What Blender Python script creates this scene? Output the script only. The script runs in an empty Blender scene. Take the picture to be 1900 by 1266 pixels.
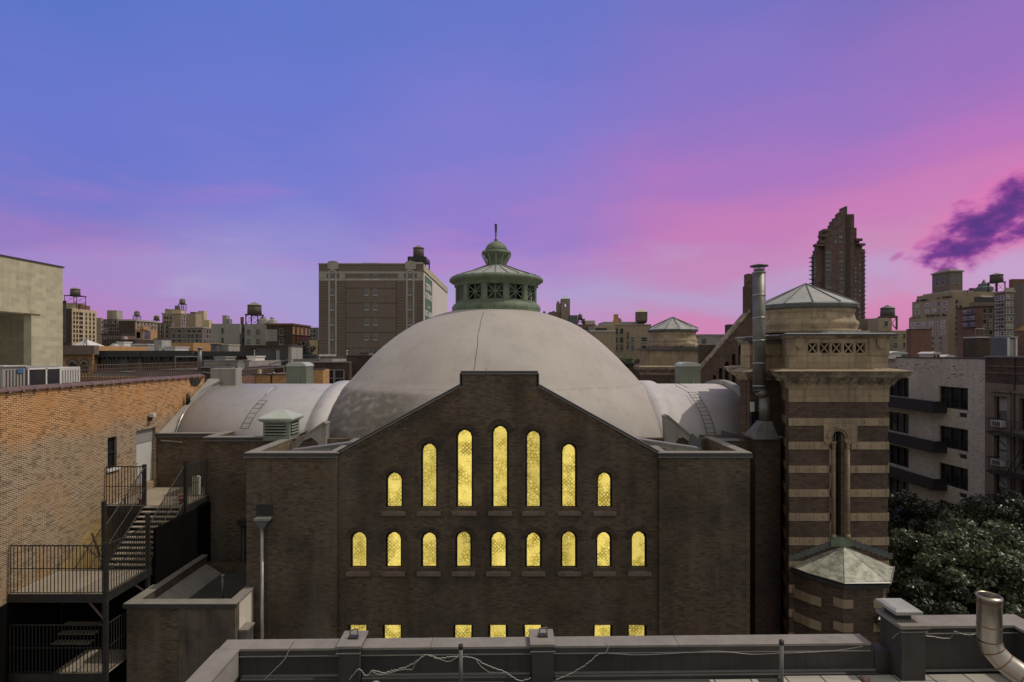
import bpy, bmesh, math, random
import numpy as np
from mathutils import Vector, Matrix, noise
from mathutils.geometry import tessellate_polygon
random.seed(7)
R = math.radians
scn = bpy.context.scene
COL = scn.collection

# ------------------------------------------------------------------ camera
EZ = 24.0                                   # eye height, metres above the street
F, CX, HY = 1050.0, 950.0, 655.0            # focal length (px of a 1900 px wide frame), centre, horizon row
cam = bpy.data.cameras.new('camera')
cam.sensor_width = 36.0; cam.lens = 36.0*F/1900.0
cam.shift_x = 0.0; cam.shift_y = (HY-633.0)/1900.0
cam.clip_start = 0.1; cam.clip_end = 6000
camo = bpy.data.objects.new('camera', cam); COL.objects.link(camo)
camo.location = (0, 0, EZ); camo.rotation_euler = (R(90), 0, 0)
scn.camera = camo

EXPO = -0.22
scn.view_settings.view_transform = 'Standard'; scn.view_settings.look = 'None'
scn.view_settings.gamma = 1; scn.view_settings.exposure = EXPO

# ------------------------------------------------------------------ node helper
def lin(c):
    return tuple(((v/255.0)/12.92 if v/255.0 <= .04045 else ((v/255.0+.055)/1.055)**2.4) for v in c)
class NT:
    def __init__(s, tree): s.t = tree; s.n = tree.nodes; s.l = tree.links
    def add(s, typ, **kw):
        nd = s.n.new(typ)
        for k, v in kw.items(): setattr(nd, k, v)
        return nd
    def put(s, sock, v):
        if hasattr(v, 'is_linked') or isinstance(v, bpy.types.NodeSocket): s.l.new(v, sock)
        else:
            if isinstance(v, (tuple, list)) and len(v) == 3 and sock.type == 'RGBA': v = tuple(v)+(1,)
            sock.default_value = v
    def math(s, op, a, b=None, c=None, clamp=False):
        nd = s.add('ShaderNodeMath', operation=op, use_clamp=clamp)
        s.put(nd.inputs[0], a)
        if b is not None: s.put(nd.inputs[1], b)
        if c is not None: s.put(nd.inputs[2], c)
        return nd.outputs[0]
    def mix(s, fac, a, b, mode='MIX'):
        nd = s.add('ShaderNodeMix', data_type='RGBA', blend_type=mode)
        s.put(nd.inputs[0], fac); s.put(nd.inputs[6], a); s.put(nd.inputs[7], b)
        return nd.outputs[2]
    def noise(s, vec, scale, detail=4, rough=.55, dim='3D'):
        nd = s.add('ShaderNodeTexNoise', noise_dimensions=dim)
        if vec is not None: s.l.new(vec, nd.inputs['Vector'])
        nd.inputs['Scale'].default_value = scale; nd.inputs['Detail'].default_value = detail
        nd.inputs['Roughness'].default_value = rough
        return nd.outputs[0]
    def mapr(s, v, a, b, c=0., d=1., smooth=True):
        nd = s.add('ShaderNodeMapRange', interpolation_type='SMOOTHSTEP' if smooth else 'LINEAR')
        s.put(nd.inputs[0], v)
        for i, q in enumerate((a, b, c, d)): nd.inputs[i+1].default_value = q
        return nd.outputs[0]
    def scale(s, vec, sc):
        nd = s.add('ShaderNodeMapping'); s.l.new(vec, nd.inputs[0]); nd.inputs['Scale'].default_value = sc
        return nd.outputs[0]

# ------------------------------------------------------------------ world and sun
SUN = Vector((1.0, .055, 1.45)).normalized()
SUN_EL = math.asin(SUN.z); SUN_AZ = math.atan2(SUN.x, SUN.y)
w = bpy.data.worlds.new('World'); scn.world = w; w.use_nodes = True
t = NT(w.node_tree); t.n.clear()
SKYGAIN = 0.12
tc = t.add('ShaderNodeTexCoord'); D_ = tc.outputs['Generated']
sx = t.add('ShaderNodeSeparateXYZ'); t.l.new(D_, sx.inputs[0])
x_, y_, z_ = sx.outputs
az = t.math('MULTIPLY', t.math('ARCTAN2', x_, y_), 57.2958)          # degrees, 0 straight ahead
el = t.math('MULTIPLY', t.math('ARCSINE', z_), 57.2958)
n1 = t.math('SUBTRACT', t.noise(t.scale(D_, (1, 1, 3.4)), 2.6, 5, .5), .5)
n2 = t.math('SUBTRACT', t.noise(t.scale(D_, (1.5, 1, 2.0)), 1.7, 3, .5), .5)
el2 = t.math('ADD', el, t.math('MULTIPLY', n1, 11.0))
az2 = t.math('ADD', az, t.math('MULTIPLY', n2, 20.0))
def col_ramp(stops):
    nd = t.add('ShaderNodeValToRGB'); cr = nd.color_ramp; cr.interpolation = 'EASE'
    while len(cr.elements) > 1: cr.elements.remove(cr.elements[0])
    for i, (e, c) in enumerate(stops):
        el_ = cr.elements[0] if i == 0 else cr.elements.new(e/40.0)
        el_.position = e/40.0; el_.color = lin(c)+(1,)
    t.l.new(t.math('DIVIDE', el2, 40.0, clamp=True), nd.inputs[0])
    return nd.outputs[0]
cA = col_ramp([(0, (175,120,180)), (3, (180,124,190)), (6, (160,130,200)), (9.5, (138,112,194)), (13, (108,108,200)), (18, (88,105,203)), (25, (72,104,198)), (38, (60,92,186))])
cB = col_ramp([(0, (180,125,185)), (3, (172,138,198)), (6, (158,146,206)), (10, (138,130,206)), (15, (108,112,206)), (22, (88,106,204)), (30, (78,106,200)), (38, (64,92,188))])
cC = col_ramp([(0, (200,130,178)), (3, (182,146,198)), (5.2, (166,150,204)), (9, (166,126,200)), (13, (138,112,202)), (20, (112,110,205)), (30, (88,105,200)), (38, (74,95,190))])
cD = col_ramp([(0, (208,115,165)), (2.6, (204,122,175)), (5.2, (182,150,196)), (7.5, (192,130,184)), (11, (194,116,182)), (17, (164,108,192)), (24, (128,104,196)), (31, (104,102,194)), (38, (84,90,180))])
cE = col_ramp([(0, (205,115,168)), (3, (212,128,175)), (5.6, (192,156,202)), (8, (205,130,180)), (12, (200,112,180)), (16, (180,106,188)), (22, (146,102,190)), (30, (116,98,184)), (38, (88,84,172))])
sky = t.mix(t.mapr(az2, -38, -22), cA, cB)
sky = t.mix(t.mapr(az2, -20, 0), sky, cC)
sky = t.mix(t.mapr(az2, 2, 20), sky, cD)
sky = t.mix(t.mapr(az2, 24, 38), sky, cE)
n5 = t.noise(t.scale(D_, (1, 1, 4.5)), 3.4, 6, .58)
veil = t.math('MULTIPLY', t.mapr(n5, .50, .72), t.math('MULTIPLY', t.mapr(el, .5, 5), t.mapr(el, 24, 9)))
sky = t.mix(t.math('MULTIPLY', veil, .24), sky, lin((205,118,188)))
veil2 = t.math('MULTIPLY', t.mapr(n5, .46, .30), t.math('MULTIPLY', t.mapr(el, .5, 4), t.mapr(el, 15, 6)))
sky = t.mix(t.math('MULTIPLY', veil2, .45), sky, lin((172,160,208)))
# the dark violet cloud low on the right and its two small shreds
def blob(a0, e0, ra, re, rot):
    da = t.math('SUBTRACT', az, a0); de = t.math('SUBTRACT', el, e0)
    c, s_ = math.cos(rot), math.sin(rot)
    u = t.math('DIVIDE', t.math('ADD', t.math('MULTIPLY', da, c), t.math('MULTIPLY', de, s_)), ra)
    v = t.math('DIVIDE', t.math('ADD', t.math('MULTIPLY', da, -s_), t.math('MULTIPLY', de, c)), re)
    return t.math('SUBTRACT', 1.0, t.math('ADD', t.math('MULTIPLY', u, u), t.math('MULTIPLY', v, v)))
cn = t.noise(t.scale(D_, (1, 1, 1.35)), 10.0, 5, .5)
cn2 = t.noise(t.scale(D_, (1, 1, 1.6)), 27.0, 4, .55)
bb = t.math('MAXIMUM', blob(40.2, 10.2, 4.6, 1.9, R(32)), blob(38.4, 8.1, 2.6, 1.1, R(12)))
bb = t.math('MAXIMUM', bb, blob(42.6, 9.4, 3.2, .8, R(24)))
bb = t.math('MAXIMUM', bb, blob(37.8, 7.6, .7, 1.3, R(-20)))
dens = t.math('ADD', bb, t.math('ADD', t.math('MULTIPLY', t.math('SUBTRACT', cn, .5), 4.4), t.math('MULTIPLY', t.math('SUBTRACT', cn2, .5), 4.4)))
cm = t.mapr(dens, -.65, .85)
sm = t.math('MAXIMUM', blob(34.2, 8.0, .75, .34, R(30)), t.math('MAXIMUM', blob(36.0, 9.0, 1.0, .4, R(25)), blob(35.6, 8.6, .5, .3, 0)))
sm = t.mapr(t.math('ADD', sm, t.math('MULTIPLY', t.math('SUBTRACT', cn, .5), 3.0)), .0, 1.2)
ccol = t.mix(t.mapr(dens, .0, 1.5), lin((158,58,156)), lin((84,40,130)))
sky = t.mix(cm, sky, ccol)
sky = t.mix(t.math('MULTIPLY', sm, .65), sky, lin((168,64,158)))
hsv = t.add('ShaderNodeHueSaturation'); hsv.inputs['Saturation'].default_value = .91; hsv.inputs['Value'].default_value = 1.02; t.l.new(sky, hsv.inputs['Color']); sky = hsv.outputs[0]
halo = t.mapr(t.math('ADD', bb, t.math('MULTIPLY', t.math('SUBTRACT', cn, .5), 2.0)), -2.2, .6, 0, .4)
sky = t.mix(t.math('MULTIPLY', halo, t.math('SUBTRACT', 1.0, cm)), sky, lin((232,112,176)))
# a warm fill sky, added out of view behind the camera and overhead
ns = t.add('ShaderNodeTexSky', sky_type='NISHITA'); ns.sun_disc = False
ns.sun_elevation = SUN_EL; ns.sun_rotation = SUN_AZ; ns.air_density = 1.0; ns.dust_density = 3.0; ns.ozone_density = 1.0
nsg = t.add('ShaderNodeVectorMath', operation='SCALE'); t.l.new(ns.outputs[0], nsg.inputs[0]); nsg.inputs[3].default_value = SKYGAIN
warm = t.mix(.55, nsg.outputs[0], (SKYGAIN*6.3, SKYGAIN*5.6, SKYGAIN*4.6), 'MIX')
rr = t.math('SQRT', t.math('ADD', t.math('MULTIPLY', x_, x_), t.math('MULTIPLY', y_, y_)))
front = t.math('MULTIPLY', t.mapr(t.math('DIVIDE', y_, t.math('ADD', rr, 1e-4)), .30, .62), t.mapr(el, 36, 52, 1, 0))
K = 2**(-EXPO)
skyk = t.add('ShaderNodeVectorMath', operation='SCALE'); t.l.new(sky, skyk.inputs[0]); skyk.inputs[3].default_value = K
fin = t.mix(front, warm, skyk.outputs[0])
bg = t.add('ShaderNodeBackground'); t.l.new(fin, bg.inputs[0]); bg.inputs[1].default_value = 1.0
wo = t.add('ShaderNodeOutputWorld'); t.l.new(bg.outputs[0], wo.inputs[0])

sl = bpy.data.lights.new('sun', 'SUN'); sl.energy = 2.0; sl.angle = R(.53); sl.color = (1.0, .90, .77)
so = bpy.data.objects.new('sun', sl); COL.objects.link(so)
so.rotation_euler = (-SUN).to_track_quat('-Z', 'Y').to_euler(); so.location = (60, 20, 90)

# ------------------------------------------------------------------ materials
M = {}
def wallvec(t, rough_scale=1.0):
    """flat 2-D coordinates on a wall, roof or floor: (along, up)"""
    tc = t.add('ShaderNodeTexCoord')
    s = t.add('ShaderNodeSeparateXYZ'); t.l.new(tc.outputs['Object'], s.inputs[0])
    g = t.add('ShaderNodeSeparateXYZ'); t.l.new(tc.outputs['Normal'], g.inputs[0])
    ax = t.math('GREATER_THAN', t.math('ABSOLUTE', g.outputs[0]), .6)
    azz = t.math('GREATER_THAN', t.math('ABSOLUTE', g.outputs[2]), .75)
    u = t.math('ADD', t.math('MULTIPLY', s.outputs[0], t.math('SUBTRACT', 1.0, ax)), t.math('MULTIPLY', s.outputs[1], ax))
    v = t.math('ADD', t.math('MULTIPLY', s.outputs[2], t.math('SUBTRACT', 1.0, azz)), t.math('MULTIPLY', s.outputs[1], azz))
    c = t.add('ShaderNodeCombineXYZ'); t.l.new(u, c.inputs[0]); t.l.new(v, c.inputs[1])
    return tc.outputs['Object'], c.outputs[0]
def newmat(name):
    m = bpy.data.materials.new(name); m.use_nodes = True
    t = NT(m.node_tree); t.n.clear()
    b = t.add('ShaderNodeBsdfPrincipled'); o = t.add('ShaderNodeOutputMaterial'); t.l.new(b.outputs[0], o.inputs[0])
    M[name] = m
    return m, t, b
def finish(t, b, col, rough=.85, metal=0.0, bump=None, bd=.02, spec=None):
    t.put(b.inputs['Base Color'], col); t.put(b.inputs['Roughness'], rough); b.inputs['Metallic'].default_value = metal
    if spec is not None: b.inputs['Specular IOR Level'].default_value = spec
    if bump is not None:
        bn = t.add('ShaderNodeBump'); bn.inputs['Strength'].default_value = .6; bn.inputs['Distance'].default_value = bd
        t.l.new(bump, bn.inputs['Height']); t.l.new(bn.outputs[0], b.inputs['Normal'])
def brick(name, c1, c2, cm, bw=.215, bh=.072, dirt=(.03,.025,.02), dirt_amt=.5, dscale=.5, streak=.3, mort=.011, tint=None, tint_amt=.0, pale=0., upper=None):
    m, t, b = newmat(name); P, W = wallvec(t)
    br = t.add('ShaderNodeTexBrick'); t.l.new(W, br.inputs['Vector'])
    br.inputs['Scale'].default_value = 1.0; br.inputs['Brick Width'].default_value = bw; br.inputs['Row Height'].default_value = bh
    br.inputs['Mortar Size'].default_value = mort; br.inputs['Mortar Smooth'].default_value = .2; br.inputs['Bias'].default_value = 0
    br.offset = .5
    for k, c in (('Color1', c1), ('Color2', c2), ('Mortar', cm)): br.inputs[k].default_value = tuple(c)+(1,)
    col = br.outputs[0]
    pb = t.add('ShaderNodeTexWhiteNoise', noise_dimensions='2D')     # per-brick tone: cells of one brick
    q = t.scale(W, (1/bw, 1/bh, 1)); fl = t.add('ShaderNodeVectorMath', operation='FLOOR'); t.l.new(q, fl.inputs[0]); t.l.new(fl.outputs[0], pb.inputs['Vector'])
    col = t.mix(t.mapr(pb.outputs[0], .55, 1.0, 0, .55, False), col, tuple(v*.38 for v in c2))
    n = t.noise(P, dscale, 6, .6); n2_ = t.noise(t.scale(P, (1.8, 1.8, .22)), dscale*1.7, 4, .6)
    col = t.mix(t.mapr(n, .42, .68, 0, dirt_amt), col, dirt)
    col = t.mix(t.mapr(n2_, .48, .72, 0, streak), col, dirt)
    if tint is not None: col = t.mix(t.mapr(t.noise(P, dscale*2.3, 3, .5), .45, .7, 0, tint_amt), col, tint)
    if pale:
        n4 = t.noise(t.scale(P, (.9, .9, .16)), .8, 4, .55); col = t.mix(t.mapr(n4, .5, .74, 0, pale), col, (.20, .175, .15))
    if upper:      # cleaner, redder repointed brick above a ragged level
        sz = t.add('ShaderNodeSeparateXYZ'); t.l.new(P, sz.inputs[0])
        k = t.mapr(t.math('ADD', sz.outputs[2], t.math('MULTIPLY', t.math('SUBTRACT', t.noise(P, .9, 4, .6), .5), 1.6)), upper-.5, upper+.5, 0, 1)
        col = t.mix(t.math('MULTIPLY', k, .75), col, t.mix(1.0, col, (1.45, 1.05, .66), 'MULTIPLY'))
    finish(t, b, col, .9, 0, br.outputs[1], -.006, .25)
    return m
def plain(name, c, c2=None, rough=.8, metal=0., scale=1.5, amt=.5, streak=0., bump=0., spec=None, joints=None, jc=None, jsize=.012):
    m, t, b = newmat(name); P, W = wallvec(t)
    c2 = c2 or tuple(v*.6 for v in c)
    n = t.noise(P, scale, 7, .6)
    col = t.mix(t.mapr(n, .36, .68, 0, amt), c, c2)
    if streak:
        n3 = t.noise(t.scale(P, (2.4, 2.4, .18)), scale*1.5, 4, .6)
        col = t.mix(t.mapr(n3, .48, .72, 0, streak), col, tuple(v*.45 for v in c2))
    h = n
    if joints:
        br = t.add('ShaderNodeTexBrick'); t.l.new(W, br.inputs['Vector']); br.inputs['Scale'].default_value = 1
        br.inputs['Brick Width'].default_value = joints[0]; br.inputs['Row Height'].default_value = joints[1]
        br.inputs['Mortar Size'].default_value = jsize; br.inputs['Mortar Smooth'].default_value = .1
        br.inputs['Color1'].default_value = (1, 1, 1, 1); br.inputs['Color2'].default_value = (.76, .76, .76, 1)
        jm = jc or tuple(v*.35 for v in c2)
        col = t.mix(1.0, col, br.inputs and br.outputs[0], 'MULTIPLY')
        br.inputs['Mortar'].default_value = (jm[0]/max(c[0], .01), jm[1]/max(c[1], .01), jm[2]/max(c[2], .01), 1)
    fine = t.noise(P, 38.0, 3, .6)
    col = t.mix(t.mapr(fine, .35, .75, 0, .14), col, tuple(v*.5 for v in c))
    finish(t, b, col, rough, metal, h if bump else None, bump or .01, spec)
    return m

# brick
brick('brick_church', (.165,.122,.080), (.098,.073,.050), (.150,.126,.098), dirt=(.046,.037,.030), dirt_amt=.6, dscale=.42, streak=.5, tint=(.165,.110,.045), tint_amt=.28, pale=.40)
brick('brick_orange', (.27,.165,.098), (.15,.096,.062), (.52,.42,.29), dirt=(.18,.135,.09), dirt_amt=.25, dscale=.3, streak=.15, mort=.018, tint=(.40,.235,.10), tint_amt=.35, upper=20.6)
brick('brick_ochre', (.50,.36,.13), (.43,.30,.11), (.40,.30,.14), dirt=(.3,.2,.1), dirt_amt=.3)
brick('brick_tower', (.150,.098,.070), (.100,.067,.050), (.135,.108,.085), dirt=(.045,.032,.027), dirt_amt=.5, dscale=.6, streak=.3)
brick('brick_white', (.74,.67,.57), (.62,.56,.47), (.26,.22,.18), dirt=(.30,.25,.19), dirt_amt=.35, dscale=.3, streak=.25, mort=.016)
brick('brick_brown', (.125,.082,.060), (.085,.058,.045), (.075,.062,.052), dirt=(.04,.03,.026), dirt_amt=.5)
brick('brick_red', (.26,.125,.085), (.19,.092,.066), (.20,.155,.125), dirt=(.10,.06,.05), dirt_amt=.4, dscale=.1)
brick('brick_tan', (.42,.335,.225), (.36,.285,.19), (.33,.28,.20), dirt=(.30,.23,.14), dirt_amt=.3, dscale=.06, streak=.25)
brick('brick_cream', (.66,.54,.33), (.60,.48,.29), (.5,.42,.28), dirt=(.45,.33,.18), dirt_amt=.3, dscale=.06, streak=.2)
brick('brick_ware', (.255,.205,.158), (.22,.178,.138), (.17,.14,.11), dirt=(.15,.12,.09), dirt_amt=.3, dscale=.08, streak=.35)
brick('brick_amber', (.60,.34,.13), (.52,.28,.11), (.4,.28,.15), dirt=(.35,.2,.1), dirt_amt=.3, dscale=.3)
brick('brick_scraper', (.165,.112,.098), (.138,.098,.088), (.2,.11,.09), bw=2.2, bh=1.6, mort=.02, dirt=(.13,.07,.06), dirt_amt=.4, dscale=.03, streak=.3)
# stone, plaster, concrete
plain('stone_tan', (.43,.335,.215), (.26,.20,.135), .85, scale=1.1, amt=.7, streak=.55, joints=(.62,.31), jc=(.24,.175,.105), jsize=.010)
plain('stone_band', (.41,.315,.205), (.28,.215,.145), .85, scale=1.5, amt=.6, streak=.4, joints=(.66,5.0), jc=(.17,.12,.075))
plain('stone_weathered', (.40,.33,.24), (.12,.095,.07), .85, scale=2.0, amt=.9, streak=.8)  # weathered stone with heavy dark streaks
plain('stone_grey', (.42,.38,.32), (.30,.27,.23), .85, scale=.4, amt=.5, streak=.3)
plain('stucco_cream', (.56,.52,.36), (.46,.42,.28), .85, scale=.8, amt=.35, streak=.30, joints=(.42,.21), jc=(.50,.46,.31), jsize=.008)
plain('stucco_grey', (.34,.325,.29), (.26,.25,.225), .9, scale=.5, amt=.5, streak=.3)
plain('stucco_white', (.66,.62,.55), (.55,.51,.45), .9, scale=.3, amt=.4, streak=.3)
plain('stucco_annex', (.70,.64,.54), (.60,.55,.46), .9, scale=.8, amt=.4, streak=.2)
plain('cement_stain', (.14,.115,.085), (.06,.048,.038), .9, scale=1.1, amt=.8, streak=.6)
plain('membrane', (.555,.53,.515), (.46,.44,.43), .62, scale=.55, amt=.5, streak=.18, bump=.02)
plain('roof_white', (.62,.61,.60), (.42,.41,.40), .7, scale=.4, amt=.5)
plain('roof_tar', (.055,.052,.05), (.11,.105,.10), .9, scale=.5, amt=.5)
plain('roof_grey', (.22,.215,.205), (.14,.135,.13), .9, scale=.3, amt=.6)
plain('concrete', (.30,.28,.25), (.19,.175,.155), .9, scale=.9, amt=.6, streak=.3)
plain('concrete_warm', (.34,.29,.22), (.25,.21,.155), .9, scale=.9, amt=.6, streak=.2)
plain('paver', (.47,.44,.39), (.36,.335,.295), .9, scale=1.6, amt=.5, joints=(.61,.61), jc=(.05,.047,.043), jsize=.014)
plain('parapet_black', (.056,.053,.049), (.030,.028,.027), .62, scale=1.4, amt=.7, streak=.5, bump=.01)
plain('coping_stone', (.25,.228,.198), (.17,.156,.135), .75, scale=2.6, amt=.6, streak=.15)
plain('coping_metal', (.30,.29,.275), (.20,.19,.18), .45, .35, scale=1.5, amt=.5)
plain('coping_dark', (.055,.052,.05), (.09,.085,.08), .5, .2, scale=1.5, amt=.5)
plain('terracotta', (.17,.105,.085), (.10,.066,.056), .55, scale=2.0, amt=.6)
plain('brownstone', (.200,.155,.118), (.130,.100,.077), .88, scale=.9, amt=.6, streak=.35)
plain('cornice_black', (.035,.033,.032), (.06,.057,.054), .6, scale=1.0, amt=.5)
plain('street_asphalt', (.05,.049,.047), (.075,.072,.07), .9, scale=.2, amt=.5)
# metals and paints
plain('copper_green', (.165,.215,.140), (.080,.115,.070), .68, .0, scale=1.6, amt=.7, streak=.5)
plain('copper_pale', (.30,.33,.25), (.17,.21,.145), .62, .0, scale=2.2, amt=.7, streak=.35)
plain('copper_streaked', (.42,.42,.34), (.15,.17,.12), .55, .1, scale=2.4, amt=1.0, streak=.5)
plain('lead_roof', (.36,.365,.34), (.24,.245,.225), .62, .0, scale=1.6, amt=.6, streak=.25)
plain('lead_dark', (.12,.135,.135), (.07,.08,.08), .5, .2, scale=2, amt=.6)
plain('shed_green', (.165,.195,.145), (.125,.15,.11), .6, scale=1.2, amt=.5, streak=.25)
plain('shed_top', (.44,.47,.42), (.34,.37,.33), .55, scale=1.2, amt=.5)
plain('louver_green', (.20,.225,.185), (.14,.16,.13), .55, scale=2.2, amt=.5)
plain('steel_flue', (.22,.215,.20), (.10,.097,.09), .5, .6, scale=1.1, amt=.7, streak=.35)
plain('steel_duct', (.46,.43,.37), (.28,.24,.19), .34, .85, scale=1.5, amt=.55, streak=.2)
plain('rust', (.22,.10,.05), (.10,.05,.03), .85, scale=9, amt=.7)
plain('iron_black', (.030,.029,.029), (.055,.05,.047), .5, .3, scale=4, amt=.5)
plain('iron_rust', (.13,.085,.06), (.07,.05,.04), .7, .2, scale=5, amt=.6)
plain('iron_grey', (.21,.20,.185), (.12,.115,.105), .5, .4, scale=4, amt=.5)
plain('zinc_pipe', (.34,.34,.33), (.18,.18,.175), .38, .7, scale=3, amt=.5)
plain('paint_white', (.74,.73,.69), (.58,.57,.53), .5, scale=2, amt=.4)
plain('paint_door', (.60,.60,.58), (.52,.52,.50), .5, scale=1, amt=.3)
plain('paint_grey', (.32,.31,.29), (.25,.245,.23), .6, scale=1, amt=.4)
plain('ac_white', (.60,.59,.55), (.46,.45,.41), .5, scale=1.5, amt=.4)
plain('wood_tank', (.165,.135,.105), (.095,.078,.062), .85, scale=.9, amt=.6, streak=.6)
plain('wood_roof', (.24,.20,.16), (.14,.115,.09), .85, scale=1, amt=.5)
plain('wood_brown', (.17,.115,.08), (.10,.07,.05), .8, scale=2, amt=.5)
plain('tarp_cream', (.55,.47,.34), (.42,.35,.25), .8, scale=1, amt=.4)
plain('sign_green', (.075,.17,.085), (.06,.14,.07), .6, scale=.3, amt=.4)
plain('letter_white', (.70,.70,.66), (.6,.6,.56), .6, scale=1, amt=.3)
plain('sticker_blue', (.06,.16,.32), (.05,.12,.25), .5)
plain('cloth', (.55,.57,.45), (.40,.44,.36), .9, scale=5, amt=.5)
plain('clay_pot', (.45,.16,.07), (.30,.11,.06), .8, scale=3, amt=.5)
plain('wire_white', (.36,.34,.31), (.25,.235,.22), .6)
plain('rubber_dark', (.03,.03,.03), (.05,.05,.05), .6)
plain('bark', (.09,.07,.055), (.05,.04,.03), .9, scale=4, amt=.7, bump=.02)
plain('shade_black', (.008,.0075,.007), (.012,.011,.01), 1.0, spec=.0)  # near-black: shade of openings, recesses and under the stair put into colour
plain('brick_pink_wall', (.30,.19,.15), (.24,.15,.12), .9, scale=.5, amt=.5)

# dome coating: pale render, mottled, with the grimy belt low on its west side
m, t, b = newmat('dome_render'); P, W = wallvec(t)
s = t.add('ShaderNodeSeparateXYZ'); t.l.new(P, s.inputs[0])
n = t.noise(P, .45, 7, .6); fine = t.noise(P, 3.2, 6, .65); st = t.noise(t.scale(P, (1.4, 1.4, .25)), 1.1, 5, .6)
col = t.mix(t.mapr(n, .35, .68, 0, .55), (.44,.405,.37), (.355,.325,.298))
col = t.mix(t.mapr(st, .5, .75, 0, .35), col, (.30,.27,.235))
belt = t.math('MULTIPLY', t.mapr(t.math('ADD', s.outputs[2], t.math('MULTIPLY', t.math('SUBTRACT', fine, .5), .25)), 21.8, 22.25, 1, 0), t.mapr(s.outputs[0], -2.6, -6.0, 0, 1))
gr = t.math('MULTIPLY', belt, t.mapr(t.noise(t.scale(P, (1, 1, 2.2)), 1.5, 7, .62), .25, .58, .45, 1))
col = t.mix(t.math('MULTIPLY', gr, .92), col, (.12,.105,.085))
ring = t.mapr(t.math('ABSOLUTE', t.math('SUBTRACT', s.outputs[2], 22.2)), .0, .10, .35, 0)
col = t.mix(t.math('MULTIPLY', ring, t.mapr(fine, .35, .6)), col, (.24,.21,.18))
fc = t.noise(P, 26, 4, .6)
col = t.mix(t.mapr(fc, .4, .75, 0, .16), col, (.2,.18,.15))
finish(t, b, col, .75, 0, t.math('ADD', t.math('MULTIPLY', n, 2.0), t.math('MULTIPLY', fine, .4)), .05, .3)

# glass
def glass(name, c, rough=.08, spec=.8):
    m, t, b = newmat(name); P, W = wallvec(t)
    n = t.noise(P, .7, 3, .5)
    finish(t, b, t.mix(t.mapr(n, .4, .65), c, tuple(v*.4 for v in c)), rough, 0, None, 0, spec)
glass('glass_dark', (.018,.020,.024), .22, .45); glass('glass_blind', (.30,.29,.27), .35, .5); glass('glass_blue', (.06,.085,.12), .1)  # glass_blue holds a sky reflection in its base colour
glass('glass_mid', (.11,.11,.105), .28, .45)
# lit stained glass: a lattice of leads over glowing yellow panes
def lit(name, seed, dense):
    m, t, b = newmat(name); P, W = wallvec(t)
    q = t.add('ShaderNodeMapping'); t.l.new(W, q.inputs[0]); q.inputs['Location'].default_value = (seed*3.1, seed*1.7, 0)
    W2 = q.outputs[0]
    vo = t.add('ShaderNodeTexVoronoi', feature='DISTANCE_TO_EDGE', voronoi_dimensions='2D'); t.l.new(W2, vo.inputs['Vector']); vo.inputs['Scale'].default_value = 7.5
    rot = t.add('ShaderNodeMapping'); t.l.new(W, rot.inputs[0]); rot.inputs['Rotation'].default_value = (0, 0, R(45)); rot.inputs['Scale'].default_value = (9, 9, 1)
    ch = t.add('ShaderNodeTexBrick'); t.l.new(rot.outputs[0], ch.inputs['Vector']); ch.offset = 0; ch.inputs['Scale'].default_value = 1
    ch.inputs['Brick Width'].default_value = 1; ch.inputs['Row Height'].default_value = 1; ch.inputs['Mortar Size'].default_value = .14
    leads = t.mapr(vo.outputs[0], .0, .13, 1, 0)
    leads = t.math('MAXIMUM', leads, t.math('MULTIPLY', ch.outputs[1], t.mapr(t.noise(W2, .55, 2, .5), .47, .56, .0, .8)))
    big = t.noise(W2, 1.4, 3, .55)
    k = t.math('MULTIPLY', leads, t.mapr(big, .40, .58, .22, dense))
    vc = t.add('ShaderNodeTexVoronoi', voronoi_dimensions='2D'); t.l.new(W2, vc.inputs['Vector']); vc.inputs['Scale'].default_value = 7.5
    pane = t.add('ShaderNodeSeparateColor'); t.l.new(vc.outputs['Color'], pane.inputs[0])
    c = t.mix(t.math('MULTIPLY', pane.outputs[0], t.mapr(big, .35, .6, .1, .75)), (.88,.68,.16), (.50,.36,.04))
    c = t.mix(t.mapr(big, .36, .22, 0, .7), c, (.93,.80,.28))
    c = t.mix(k, c, (.10,.080,.006))
    t.put(b.inputs['Base Color'], (.05,.04,.01)); b.inputs['Roughness'].default_value = .4
    t.l.new(c, b.inputs['Emission Color']); b.inputs['Emission Strength'].default_value = (1.18, 1.0, 1.3, 1.08, .92, 1.22)[(seed-1) % 6]
for i in range(6): lit('lit_glass_%d' % i, i+1, (.98, .75, .95, .7, 1.0, .85)[i])
# leaves
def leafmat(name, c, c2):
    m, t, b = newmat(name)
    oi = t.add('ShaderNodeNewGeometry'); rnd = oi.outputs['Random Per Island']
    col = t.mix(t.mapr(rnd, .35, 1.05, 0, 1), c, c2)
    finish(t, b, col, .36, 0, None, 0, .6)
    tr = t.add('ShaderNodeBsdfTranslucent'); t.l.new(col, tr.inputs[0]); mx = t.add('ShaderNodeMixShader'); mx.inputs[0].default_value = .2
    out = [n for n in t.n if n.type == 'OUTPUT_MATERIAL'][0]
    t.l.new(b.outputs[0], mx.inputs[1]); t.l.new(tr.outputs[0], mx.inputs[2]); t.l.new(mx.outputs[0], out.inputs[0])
leafmat('leaf', (.045,.060,.026), (.21,.24,.125)); leafmat('leaf_dark', (.026,.032,.018), (.10,.11,.062)); leafmat('leaf_pale', (.16,.18,.09), (.26,.28,.15))

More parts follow.
